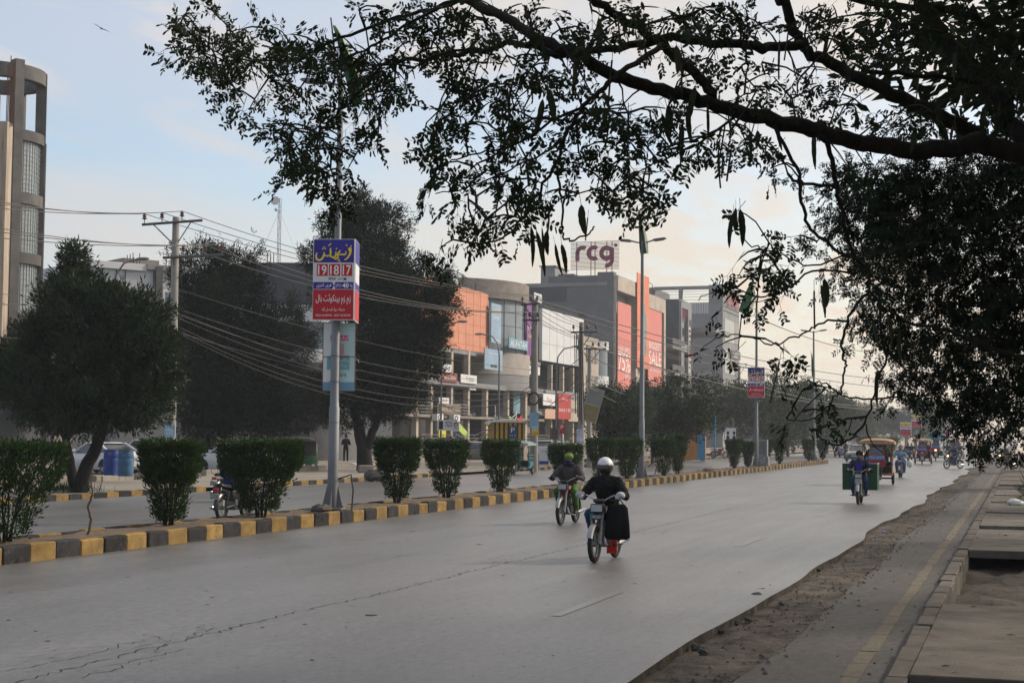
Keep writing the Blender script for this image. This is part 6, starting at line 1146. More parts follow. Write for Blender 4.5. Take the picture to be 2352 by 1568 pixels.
# loose stones, kerb pieces, litter
for i, (px, py, s_, dk) in enumerate([(1748, 1361, .085, 0), (1740, 1375, .10, 0), (1770, 1352, .075, 0), (1719, 1422, .05, 1), (1800, 1327, .04, 0), (1690, 1428, .05, 0), (1620, 1500, .08, 1), (1600, 1488, .07, 1), (1690, 1412, .04, 0), (1795, 1385, .05, 0), (1835, 1307, .06, 0), (1850, 1312, .05, 0), (1780, 1345, .06, 0), (1865, 1262, .06, 0), (1905, 1265, .07, 0), (1880, 1308, .05, 0), (1925, 1232, .06, 0), (1940, 1210, .06, 0), (1965, 1215, .07, 0), (1990, 1190, .07, 0), (1715, 1409, .05, 1), (2005, 1170, .07, 0), (2030, 1160, .06, 0), (1730, 1395, .05, 0), (1655, 1448, .05, 0), (1600, 1455, .05, 0)]):
    p = G(px, py, -.06); o_ = place('stone', rocks[i % 5], None, (p.x, p.y, -.075 + s_ * .3), (random.uniform(0, .4), random.uniform(0, .4), random.uniform(0, 6)), 'dark stone lying in the dirt strip along the broken asphalt edge', 'stone', 'stones in the dirt strip', scale=s_)
gv = MB(); 
for _ in range(2600):
    y = random.uniform(9, 80) ; x = random.uniform(-3.0, -2.1) if random.random() < .94 else random.uniform(-2.1, -1.1); q = random.uniform(.008, .032); z = -.085 if x < -2.2 else -.035
    a = random.uniform(0, 3); gv.add([(x + q * math.cos(a), y + q * math.sin(a), z), (x - q * math.sin(a), y + q * math.cos(a), z), (x - q * math.cos(a), y - q * math.sin(a), z), (x + q * math.sin(a), y - q * math.cos(a), z), (x, y, z + q * .8)], [(0, 1, 4), (1, 2, 4), (2, 3, 4), (3, 0, 4)])
gv.build('gravel', m_stone, None, kind='stuff', label='small gravel and chips in the dirt strip', cat='gravel')
lt = MB()
for _ in range(260):
    y = random.uniform(9, 60); x = random.uniform(-3.0, 1.5); z = -.07 if x < -2.2 else (-.03 if x < -1.08 else .066); a = random.uniform(0, 3.14); q = random.uniform(.02, .06); w_ = q * .25
    if -.9 < x and any(g0 < y < g1 for g0, g1 in gaps): continue
    lt.add([(x + q * math.cos(a), y + q * math.sin(a), z), (x + w_ * math.sin(a), y - w_ * math.cos(a), z + .012), (x - q * math.cos(a), y - q * math.sin(a), z), (x - w_ * math.sin(a), y + w_ * math.cos(a), z + .012)], [(0, 1, 2, 3)])
lt.build('leaf_litter', m_leafD, None, kind='stuff', label='fallen dry leaves and twigs on the near footpath', cat='litter')
for i, (px, py, s_, lab) in enumerate([(755, 1072, .3, 'square concrete block on the plaza left of the near lamp post'), (703, 1071, .26, 'small concrete block behind the green rickshaw'), (840, 1085, .42, 'concrete block at the foot of the thick forked tree')]):
    p = G(px if i else 690, py, .115); MB().rbox(-.55, .55, -.35, .35, 0, .55, .05).build('concrete_block', m_kgrey, None, loc=p, rot=.3 * i, scale=s_ * 1.6, label=lab, cat='block')
p = G(863, 1099, .13); place('boulder', rocks[2], None, (p.x, p.y, .25), .5, 'dark rounded boulder behind the far kerb beside the forked tree', 'boulder', scale=(.55, .4, .42))
# white plastic bags and paper scraps
def bag(px, py, z, s_, lab, mat):
    rs_ = random.Random(px); mb = MB(); mb.ball((0, 0, 0), 1, 12, 8); mb.v = [tuple(c * s_ * (1 + rs_.uniform(-.2, .2)) for c in v) for v in mb.v]; mb.v = [(a, b * .7, c * .42) for a, b, c in mb.v]; p = G(px, py, z); mb.build('plastic_bag', mat, None, smooth=True, loc=(p.x, p.y, z + s_ * .3), label=lab, cat='bag')
m_bag = M('white_plastic', (.55, .55, .58), .45, .15, 6, .5, 10, trans=.2); bag(2331, 1159, .06, .24, 'white knotted plastic bag on the footpath slabs', m_bag); bag(2030, 1223, -.07, .055, 'blue and white wrapper in the dirt strip', M('blue_wrapper', (.2, .22, .5), .5, .3, 9)); bag(812, 1070, .13, .25, 'white rubbish scrap lying by the service kerb', m_bag)
# ------------------------------------------------------------------ people
random.seed(77)
REG = ['top', 'legs', 'skin', 'shoe', 'hair', 'glove']
_pm = {}
def body_mesh(key, bones, voxel):
    if key in _pm: return _pm[key]
    mb = MB()
    for p0, p1, r0, r1, rg in bones:
        p0, p1 = Vector(p0), Vector(p1); d = p1 - p0; L_ = max(d.length, 1e-4); d = d / L_
        P = [p0 - d * r0 * .96, p0 - d * r0 * .7, p0 - d * r0 * .35] + [p0.lerp(p1, t) for t in (0, .33, .66, 1)] + [p1 + d * r1 * .35, p1 + d * r1 * .7, p1 + d * r1 * .96]
        mb.tube(P, [r0 * .28, r0 * .71, r0 * .94, r0, r0 + (r1 - r0) / 3, r0 + 2 * (r1 - r0) / 3, r1, r1 * .94, r1 * .71, r1 * .28], 10)
    me = mb.mesh('b', m_black); o = bpy.data.objects.new('b', me); C.objects.link(o)
    md = o.modifiers.new('r', 'REMESH'); md.mode = 'VOXEL'; md.voxel_size = voxel; sm = o.modifiers.new('s', 'SMOOTH'); sm.iterations = 3; sm.factor = .5
    dg = bpy.context.evaluated_depsgraph_get(); out_ = bpy.data.meshes.new_from_object(o.evaluated_get(dg)); bpy.data.objects.remove(o); bpy.data.meshes.remove(me)
    n = len(out_.polygons); c = np.zeros(n * 3); out_.polygons.foreach_get('center', c); c = c.reshape(-1, 3); best = np.full(n, 1e9); idx = np.zeros(n, dtype=np.int32)
    for p0, p1, r0, r1, rg in bones:
        a, b = np.array(p0, float), np.array(p1, float); ab = b - a; t = np.clip(((c - a) @ ab) / max(ab @ ab, 1e-9), 0, 1); d = np.linalg.norm(c - (a + t[:, None] * ab), axis=1) - (r0 + (r1 - r0) * t); u = d < best; best[u] = d[u]; idx[u] = REG.index(rg)
    out_.materials.clear()
    for r_ in REG: out_.materials.append(m_black)
    nv = len(out_.vertices); co = np.zeros(nv * 3); no = np.zeros(nv * 3); out_.vertices.foreach_get('co', co); out_.vertices.foreach_get('normal', no); co = co.reshape(-1, 3); no = no.reshape(-1, 3)
    lp = np.zeros(len(out_.loops), dtype=np.int32); out_.loops.foreach_get('vertex_index', lp); ls = np.zeros(n, dtype=np.int32); out_.polygons.foreach_get('loop_start', ls); clothed = np.zeros(nv); clothed[lp[ls]] = (idx <= 1)
    fold = np.sin(co[:, 2] * 47 + co[:, 0] * 21 + 3 * np.sin(co[:, 1] * 17)) * np.sin(co[:, 1] * 31 + co[:, 0] * 13 + co[:, 2] * 11); co += no * (fold * clothed * .0075)[:, None]; out_.vertices.foreach_set('co', co.ravel())     # cloth folds
    out_.polygons.foreach_set('material_index', idx); out_.polygons.foreach_set('use_smooth', [True] * n); out_.update(); _pm[key] = out_; return out_
def head(c, r=.1, turn=0, hair=True):
    x, y, z = c; b = [((x, y, z + .03), (x, y - .005, z + .055), .088, .08, 'skin'), ((x, y - .03, z - .035), (x, y - .035, z - .07), .062, .045, 'skin'), ((x, y - .098, z + .01), (x, y - .112, z - .018), .011, .016, 'skin'), ((x, y - .09, z - .055), (x, y - .092, z - .056), .02, .02, 'skin')]
    for s in (-1, 1): b += [((x + s * .088, y + .005, z + .01), (x + s * .09, y + .01, z - .015), .018, .014, 'skin'), ((x + s * .033, y - .085, z + .028), (x + s * .036, y - .086, z + .028), .010, .010, 'hair')]
    if hair: b += [((x, y + .02, z + .06), (x, y + .035, z + .02), .094, .088, 'hair')]
    return b
def hand(w_, k, s, grip=True):      # wrist -> palm with four curled fingers and a thumb
    w_, k = Vector(w_), Vector(k); d = (k - w_).normalized(); b = [(w_, k, .028, .036, 'glove')]; side = Vector((1, 0, 0)) * s
    for i in range(4):
        q = k + side * (-.033 + .022 * i) + d * .02; e1 = q + d * .035 + Vector((0, -.012, -.012 if grip else 0)); e2 = e1 + (Vector((0, -.002, -.035)) if grip else d * .03); e3 = e2 + (Vector((0, .02, -.012)) if grip else d * .02); L_ = (1, 1.1, 1.05, .85)[i]
        b += [(q, e1, .0115, .0105, 'glove'), (e1, e2, .0105, .0095, 'glove'), (e2, e3, .0095, .008, 'glove')]
    t0 = k - side * .03 - d * .02; b += [(t0, t0 - side * .02 + Vector((0, -.015, -.025)), .013, .011, 'glove'), (t0 - side * .02 + Vector((0, -.015, -.025)), t0 - side * .015 + Vector((0, -.03, -.045)), .011, .009, 'glove')]
    return b
def rider_bones(bulk=1.0, fingers=True, hair=True, lean=0, loose=1.0, hx=.31):
    b = [((0, .20, .84), (0, .17, .93), .155 * bulk, .155 * bulk, 'top'), ((0, .17, .95), (0, .07 - lean, 1.18), .16 * bulk, .175 * bulk, 'top'), ((-.10, .06 - lean, 1.24), (.10, .06 - lean, 1.24), .11 * bulk, .11 * bulk, 'top'), ((0, .05 - lean, 1.28), (0, .03 - lean, 1.40), .065, .058, 'top')]
    b += [((-.08, .2, .80), (.08, .2, .80), .13, .13, 'legs')]
    for s in (-1, 1):
        sh, el, wr = Vector((s * .19, .06 - lean, 1.26)), Vector((s * (hx + .045), -.06, 1.04)), Vector((s * (hx + .01), -.25, 1.055))
        b += [(sh, el, .082 * bulk, .066 * bulk, 'top'), (el, wr, .064 * bulk, .046 * bulk, 'top')]
        b += hand(wr, Vector((s * hx, -.31, 1.055)), s) if fingers else [(wr, (s * hx, -.32, 1.05), .04, .042, 'glove')]
        hp, kn, an = Vector((s * .10, .17, .80)), Vector((s * .20, -.24, .74)), Vector((s * .19, .03, .36))
        b += [(hp, kn, .098 * loose, .078 * loose, 'legs'), (kn, an, .075 * loose, .055 * loose, 'legs'), (an, (s * .19, .04, .30), .045, .045, 'shoe'), ((s * .19, .07, .27), (s * .20, -.14, .265), .042, .036, 'shoe')]
    return b + head((0, .0 - lean, 1.485), hair=hair)
def stand_bones(step=.0, arms=0, kameez=True):
    b = [((0, 0, .98), (0, 0, 1.05), .145, .15, 'top'), ((0, 0, 1.1), (0, -.01, 1.34), .15, .155, 'top'), ((-.1, 0, 1.42), (.1, 0, 1.42), .09, .09, 'top'), ((0, 0, 1.46), (0, -.01, 1.56), .06, .055, 'skin')]
    if kameez: b += [((-.05, 0, .95), (-.07, 0, .62), .13, .16, 'top'), ((.05, 0, .95), (.07, 0, .62), .13, .16, 'top')]
    for s in (-1, 1):
        f = s * step; b += [((s * .09, 0, .93), (s * .10, f * .6, .52), .085, .075, 'legs'), ((s * .10, f * .6, .52), (s * .10, f * 1.1 + .03, .12), .072, .06, 'legs'), ((s * .10, f * 1.1 + .05, .05), (s * .11, f * 1.1 - .13, .045), .042, .036, 'shoe')]
        el, wr = Vector((s * .25, -f * .5 + .03, 1.16)), Vector((s * .24, -f * .9 - .06, .93))
        if arms: wr = Vector((s * .12, -.26, 1.2)); el = Vector((s * .27, -.06, 1.14))
        b += [((s * .18, 0, 1.42), el, .07, .058, 'top'), (el, wr, .056, .042, 'top')] + hand(wr, wr + (Vector((0, -.03, -.08)) if not arms else Vector((-s * .03, -.06, .05))), s, False)
    return b + head((0, -.01, 1.66))
def cloth(n, c, r=.85): return M(n, c, r, .2, 7, .5, 25, spec=.08)
skin = M('skin', (.20, .115, .075), .55, .1, 8); hairm = M('dark_hair', (.012, .011, .01), .6, .2, 20); shoe = M('dark_shoe', (.03, .028, .026), .6, .2, 8); navy = cloth('navy_cloth', (.018, .024, .05)); blackc = cloth('black_cloth', (.010, .010, .011)); khaki = cloth('brown_cloth', (.06, .045, .035)); denim = cloth('denim', (.025, .045, .10)); greyc = cloth('grey_cloth', (.055, .052, .052))
lime = M('lime_trousers', (.04, .115, .012), .8, .6, 9, .4, 20, dirt=((.015, .02, .03), .56, .7)); whiteg = cloth('white_glove', (.34, .36, .39)); maroonc = cloth('maroon_cloth', (.12, .015, .025)); rblue = cloth('blue_cloth', (.03, .12, .32)); lblue = cloth('pale_blue_cloth', (.15, .24, .33)); pshirt = cloth('purple_shirt', (.03, .02, .20))
def person(name, label, key, bones, vox, loc, rot, top, legs, glove=None, sh=None, group=None, sc=1.0, headcov=None):
    t = thing(name, label, 'person', loc, rot, group); t.scale = (sc,) * 3
    o = place('body', body_mesh(key, bones, vox), t)
    for sl_, m in zip(o.material_slots, (top, legs, skin, sh or shoe, hairm if headcov is None else headcov, glove or skin)): sl_.link = 'OBJECT'; sl_.material = m
    return t
# ------------------------------------------------------------------ motorcycles
m_tyre = M('tyre', (.016, .016, .016), .85, .2, 12, .3, 60); m_chrome = M('chrome', (.42, .42, .43), .25, .1, 5, metal=1.0); m_eng = M('engine_alloy', (.16, .16, .16), .45, .3, 14, metal=.7); m_blkp = M('black_paint', (.014, .014, .015), .3, .1, 4, spec=.5); m_seat = M('vinyl', (.016, .016, .017), .5, .15, 10); m_lens = M('lens', (.30, .32, .34), .12, .1, 5, spec=.9); m_red = M('red_paint', (.22, .012, .016), .3, .1, 4, spec=.6); m_tail = M('tail_lens', (.35, .01, .01), .25, .1, 5); m_lit = M('lit_headlight', (1.0, .55, .25), .3, 0, emit=4.0); m_tlit = M('lit_tail', (1, .05, .03), .3, 0, emit=2.5); m_plate = M('plate_white', (.36, .37, .37), .5, .05, 4); m_plg = M('plate_green', (.02, .22, .12), .5, .05, 4)
def wheel_meshes():
    ty = MB().torus((0, 0, 0), .255, .043, 'X', 28, 8).mesh('tyre', m_tyre, True); rm_ = MB().torus((0, 0, 0), .222, .014, 'X', 28, 6); rm_.cyl((-.05, 0, 0), (.05, 0, 0), .045, None, 10)
    for k in range(18): a = k * .349; rm_.tube([(.04 * (-1) ** k, .04 * math.cos(a), .04 * math.sin(a)), (0, .222 * math.cos(a + .25 * (-1) ** (k // 2)), .222 * math.sin(a + .25 * (-1) ** (k // 2)))], .003, 4, 0, False)
    return ty, rm_.mesh('rim', m_eng, True)
ty_me, rim_me = wheel_meshes()
def fender(R0, a0, a1, w_, mat, n=12):
    vs = []
    for i in range(n + 1):
        a = a0 + (a1 - a0) * i / n
        for u, dr in ((-1, -.025), (-.7, .008), (0, .018), (.7, .008), (1, -.025)): vs.append((u * w_, (R0 + dr) * math.cos(a), (R0 + dr) * math.sin(a)))
    return MB().add(vs, [(i * 5 + j, i * 5 + j + 1, i * 5 + 6 + j, i * 5 + 5 + j) for i in range(n) for j in range(4)]).mesh('fender', mat, True)
fen_f, fen_r = fender(.325, R(48), R(160), .05, M('dull_chrome', (.30, .30, .31), .3, .1, 5, metal=1.0)), fender(.33, R(-10), R(150), .06, m_blkp)
_bm = {}
def bike_meshes():
    if _bm: return _bm
    fk = MB()
    for s in (-1, 1): fk.tube([(s * .08, -.61, .29), (s * .08, -.50, .56)], .033, 8); fk.tube([(s * .08, -.50, .56), (s * .08, -.37, .90)], .026, 8)
    fk.box(-.11, .11, -.40, -.34, .84, .87); _bm['fork'] = fk.mesh('fork', m_eng, True)
    hb = MB().tube([(-.38, -.26, 1.04), (-.22, -.28, 1.05), (-.12, -.33, 1.0), (-.05, -.35, .93), (.05, -.35, .93), (.12, -.33, 1.0), (.22, -.28, 1.05), (.38, -.26, 1.04)], .012, 8); _bm['handlebar'] = hb.mesh('handlebar', m_chrome, True)
    gr = MB()
    for s in (-1, 1): gr.tube([(s * .25, -.275, 1.048), (s * .39, -.26, 1.04)], .018, 8); gr.tube([(s * .24, -.32, 1.045), (s * .40, -.34, 1.03)], .006, 5)
    _bm['grips'] = gr.mesh('grips', m_tyre, True)
    fr = MB(); fr.tube([(0, -.36, .86), (0, -.22, .62), (0, -.02, .52), (0, .3, .62)], .03, 8); fr.tube([(0, -.34, .76), (0, -.26, .40), (0, -.1, .28)], .02, 6)
    for s in (-1, 1): fr.tube([(s * .1, .05, .34), (s * .1, .61, .29)], .02, 6); fr.tube([(s * .1, .1, .6), (s * .11, .6, .68), (s * .1, .8, .70)], .014, 6); fr.tube([(s * .11, .61, .31), (s * .12, .5, .66)], .027, 8)
    fr.box(-.30, .30, -.03, 0, .255, .275); _bm['frame'] = fr.mesh('frame', m_blkp, True)
    en = MB(); en.rbox(-.15, .15, -.16, .18, .22, .46, .03); en.rbox(-.10, .10, -.18, .30, .46, .66, .03); en.tube([(0, -.12, .42), (0, -.30, .46)], .06, 10)
    for k in range(5): en.box(-.075, .075, -.29 + .03 * k, -.28 + .03 * k, .37, .52)
    _bm['engine'] = en.mesh('engine', m_eng)
    ex = MB().tube([(.06, -.28, .40), (.1, -.30, .28), (.13, -.1, .22), (.14, .15, .24)], .018, 8); ex.tube([(.14, .12, .24), (.145, .3, .26), (.15, .85, .30), (.15, .88, .30)], [.02, .042, .045, .02], 10); _bm['exhaust'] = ex.mesh('exhaust', m_chrome, True)
    st = MB(); vs = []; pr = [(-.02, .76, .10), (.08, .80, .12), (.3, .80, .125), (.55, .82, .12), (.74, .84, .10), (.78, .82, .07)]
    for y, z, w_ in pr: vs += [(-w_, y, z - .06), (-w_ * .95, y, z - .012), (-w_ * .6, y, z + .012), (0, y, z + .016), (w_ * .6, y, z + .012), (w_ * .95, y, z - .012), (w_, y, z - .06)]
    st.add(vs, [(i * 7 + j, i * 7 + j + 1, i * 7 + 8 + j, i * 7 + 7 + j) for i in range(5) for j in range(6)] + [tuple(range(7)), tuple(range(35, 42))]); _bm['seat'] = st.mesh('seat', m_seat, True)
    rk = MB().tube([(-.1, .72, .80), (-.11, .9, .86), (-.09, .93, 1.0), (.09, .93, 1.0), (.11, .9, .86), (.1, .72, .80)], .011, 6); _bm['grab_rail'] = rk.mesh('grab_rail', m_chrome, True)
    hl = MB().rbox(-.11, .11, -.50, -.36, .78, .925, .02, 0); hl.rbox(-.09, .09, -.512, -.499, .80, .905, .004, 1); _bm['headlight'] = hl.mesh('headlight', [m_blkp, m_lens])
    hl2 = MB().rbox(-.085, .085, -.50, -.38, .80, .915, .02, 0); hl2.rbox(-.075, .075, -.51, -.499, .81, .905, .004, 1); _bm['headlight_lit'] = hl2.mesh('headlight', [m_blkp, m_lit])
    tl = MB().rbox(-.055, .055, .88, .94, .66, .74, .01); _bm['tail_light'] = tl.mesh('tail_light', m_tail); tl = MB().rbox(-.055, .055, .88, .94, .66, .74, .01); _bm['tail_light_lit'] = tl.mesh('tail_light', m_tlit)
    mt = MB().rbox(-.09, .09, -.42, -.33, .94, 1.0, .02); _bm['instrument'] = mt.mesh('instrument', m_blkp)
    mi = MB()
    for s in (-1, 1): mi.tube([(s * .22, -.28, 1.05), (s * .30, -.26, 1.20)], .005, 5); mi.ball((s * .32, -.25, 1.23), (.055, .012, .038), 10, 6)
    _bm['mirrors'] = mi.mesh('mirrors', m_blkp, True)
    for s in (-1, 1):
        pass
    return _bm
def tank_mesh(mat):
    k = 'tank_' + mat.name
    if k in _bm: return _bm[k]
    vs = []
    for y, z0, z1, w_ in [(-.34, .74, .80, .05), (-.28, .66, .86, .10), (-.12, .64, .89, .13), (.02, .66, .86, .115), (.08, .70, .79, .06)]: vs += [(-w_ * .7, y, z0), (-w_, y, (z0 + z1) / 2), (-w_ * .7, y, z1 - .02), (0, y, z1), (w_ * .7, y, z1 - .02), (w_, y, (z0 + z1) / 2), (w_ * .7, y, z0)]
    mb = MB().add(vs, [(i * 7 + j, i * 7 + (j + 1) % 7, i * 7 + 7 + (j + 1) % 7, i * 7 + 7 + j) for i in range(4) for j in range(7)] + [tuple(range(7)), tuple(range(28, 35))])
    for s in (-1, 1): mb.rbox(s * .13 - .02, s * .13 + .02, .05, .36, .48, .68, .015)
    _bm[k] = mb.mesh('tank', mat, True); return _bm[k]
def plate(t, y, z, body, two=None, rot=0, flip=False):
    p = place('number_plate', MB().box(-.11, .11, -.004, .004, -.065, .065).mesh('number_plate', m_plate), t, (0, y, z), (0, 0, R(180) if flip else 0)); MB().box(-.11, -.08, -.0065, -.0041, -.065, .065).build('band', m_plg, p)
    text(body, t_black, p, .012, .022 if two else 0, .13, .04, y=-.006, bold=.01)
    if two: text(two, t_black, p, .012, -.03, .14, .045, y=-.006, bold=.01)
def bike(label, loc, rot, mat=None, lit=False, tail=False, mirrors=False, plates=None, group='motorcycles', leanx=0, simple=False):
    B_ = bike_meshes(); t = thing('motorcycle', label, 'motorcycle', loc, rot, group); t.rotation_euler = (0, leanx, rot)
    for nm, y, s in (('front_wheel', -.61, 0), ('rear_wheel', .61, 0)):
        w_ = place(nm, None, t, (0, y, .295)); place('tyre', ty_me, w_); place('rim', rim_me, w_)
    place('front_fender', fen_f, t, (0, -.61, .295)); place('rear_fender', fen_r, t, (0, .61, .295))
    for k in ('fork', 'handlebar', 'grips', 'frame', 'engine', 'exhaust', 'seat', 'grab_rail', 'instrument'): place(k, B_[k], t)
    place('headlight', B_['headlight_lit' if lit else 'headlight'], t); place('tail_light', B_['tail_light_lit' if tail else 'tail_light'], t); place('tank', tank_mesh(mat or m_red), t)
    if mirrors: place('mirrors', B_['mirrors'], t)
    if plates: plate(t, -.53, .70, *plates); plate(t, .955, .56, *plates, flip=True)
    return t
# ---- nearest rider: silver helmet, black coat, shopping bag
def heading(p, q): d = q - p; return math.atan2(d.x, -d.y)      # p rear, q front
f_, r_ = G(1365, 1292), G(1413, 1279); c = (f_ + r_) / 2; th = heading(r_, f_)
bk = bike('near motorcycle with chrome front fender ridden by the person in the silver helmet', c, th, m_blkp, mirrors=False)
p_ = place('number_plate', MB().box(-.10, .10, -.004, .004, -.045, .045).mesh('number_plate', M('plate_dark', (.03, .06, .07), .5, .1, 4)), bk, (0, -.53, .72)); text('FDN 2471', t_white, p_, .01, 0, .15, .045, y=-.006); MB().box(-.10, -.075, -.0065, -.0041, -.045, .045).build('band', m_plg, p_)
MB().box(-.03, .14, .0, .012, .12, .34).build('mud_flap', M('red_flap', (.45, .02, .015), .5, .1, 4), bk, loc=(.10, -.15, 0)); MB().tube([(.16, -.30, .98), (.34, -.30, .98), (.37, -.28, .93), (.37, -.15, .62)], .012, 6).build('leg_guard', m_blkp, bk)
nr = person('person', 'rider in a silver helmet, black coat and white gloves on the near motorcycle', 'near', rider_bones(1.14, True, False, 0, 1.1), .013, c, th, blackc, denim, whiteg, group=None)
hm = MB(); hm.ball((0, -.005, 1.515), (.132, .155, .150), 28, 20)
hm.m = [1 if (sum(hm.v[i][2] for i in f) / len(f) < 1.545 and not (sum(hm.v[i][1] for i in f) / len(f) > .07 and sum(hm.v[i][2] for i in f) / len(f) > 1.5)) else 0 for f in hm.f]; hm.m = [0 if (m == 1 and sum(hm.v[i][2] for i in f) / len(f) > 1.52 and sum(hm.v[i][1] for i in f) / len(f) > -.02) else m for m, f in zip(hm.m, hm.f)]
he = hm.build('helmet', [M('silver_shell', (.52, .53, .55), .25, .15, 6, spec=.7), m_blkp], nr, smooth=True); MB().rbox(-.115, .115, -.165, -.10, 1.455, 1.545, .02).build('visor', M('smoked_visor', (.02, .018, .022), .08, .05, 4, spec=.9), he)
for s in (-1, 1): MB().ball((0, 0, 0), (.075, .10, .062), 14, 10).build('mitten', whiteg, nr, smooth=True, loc=(s * .335, -.29, 1.055), rot=(0, 0, s * .3))
bg2 = thing('shopping_bag', 'large black bag hanging from the handlebar of the near motorcycle', 'bag', c, th); mb = MB(); vs = []
for z, w_, d_ in ((.92, .12, .03), (.86, .17, .07), (.6, .20, .10), (.40, .21, .10), (.36, .17, .07)): vs += [(.30 + w_ * math.cos(a * math.pi / 5), -.30 + d_ * math.sin(a * math.pi / 5) - .04, z) for a in range(10)]
mb.add(vs, [(i * 10 + j, i * 10 + (j + 1) % 10, i * 10 + 10 + (j + 1) % 10, i * 10 + 10 + j) for i in range(4) for j in range(10)] + [tuple(range(10)), tuple(range(40, 50))]); mb.build('sack', M('black_bag', (.008, .008, .009), .8, .2, 8, .4, 12, spec=.06), bg2, smooth=True); MB().tube([(.24, -.34, .9), (.28, -.30, 1.06), (.33, -.34, .9)], .01, 5).build('handle', m_black, bg2)
# ---- second rider: green cap and lime trousers
f_, r_ = G(1286, 1206), G(1323, 1199); c = (f_ + r_) / 2; th = heading(r_, f_)
bike('red motorcycle ridden by the person in lime trousers', c, th, m_red, plates=None)
rd = person('person', 'rider in a lime green cap, dark jacket and lime trousers', 'second', rider_bones(1.05, True, True, -.03, 1.12), .014, c, th, greyc, lime, blackc)
cp_ = MB(); cp_.ball((0, .03, 1.535), (.105, .118, .075), 18, 12); cp_.build('cap', M('lime_cap', (.12, .23, .03), .8, .2, 9), rd, smooth=True); MB().torus((0, .02, 1.36), .085, .045, 'Z', 16, 8).build('scarf', navy, rd, smooth=True); MB().ball((0, -.03, 1.42), (.085, .085, .05), 14, 8).build('face_cloth', navy, rd, smooth=True)
# ---- rider carrying two green boxes
c = G(1970, 1158); th = .02; c.y += .6
bike('red motorcycle carrying two large green boxes', c, th, m_red, plates=('FDM 77',))
rd = person('person', 'rider in a dark knit cap between two green boxes', 'third', rider_bones(1.08, True, True, .02, 1.05), .016, c, th, navy, denim, skin); MB().ball((0, -.015, 1.535), (.108, .118, .10), 16, 10).build('knit_cap', blackc, rd, smooth=True); MB().box(-.09, .09, -.20, -.12, .98, 1.25).build('shirt_front', pshirt, rd)
m_gbox = M('green_box', (.010, .058, .025), .6, .15, 3); m_gin = M('pale_edge', (.40, .45, .40), .6, .1, 3)
for s, lab in ((-1, 'open green box on the left of the box carrying motorcycle'), (1, 'open green box with a white rim on the right of the box carrying motorcycle')):
    t = thing('carrier_box', lab, 'box', c + Vector((s * .37, .42, .42)), th); w_, d_, h_ = .155, .42, .80
    for nm, a in (('front_panel', (-w_, w_, -d_, -d_ + .02, 0, h_)), ('rear_panel', (-w_, w_, d_ - .02, d_, 0, h_)), ('side_panel', (-w_, -w_ + .02, -d_ + .021, d_ - .021, 0, h_)), ('side_panel', (w_ - .02, w_, -d_ + .021, d_ - .021, 0, h_)), ('floor_panel', (-w_ + .02, w_ - .02, -d_ + .021, d_ - .021, .0, .02))): MB().box(*a).build(nm, m_gbox, t)
    MB().box(-w_ - .01, w_ + .01, -d_ - .01, -d_ + .02, h_, h_ + .02).box(-w_ - .01, -w_ + .015, -d_ + .02, d_, h_, h_ + .019).box(w_ - .015, w_ + .01, -d_ + .02, d_, h_, h_ + .018).build('rim', m_gin, t)
# ---- motorcycles on the far carriageway, seen from behind
c = G(522, 1193); c.y += .3
bike('motorcycle with white plate half hidden by the dense shrub', c, R(182), m_blkp, plates=('FDO', '5979'))
person('person', 'rider in dark blue seen from behind, hidden by the dense shrub', 'fs', rider_bones(1.08, False), .022, c, R(182), cloth('deep_blue', (.012, .02, .06)), navy)
c = G(508, 1153); c.y += .5
bike('second motorcycle beyond the half hidden one', c, R(180), m_red, plates=('FDS', '118')); person('person', 'rider in black seen from behind beyond the dense shrub', 'fs', None, 0, c, R(180), blackc, khaki)
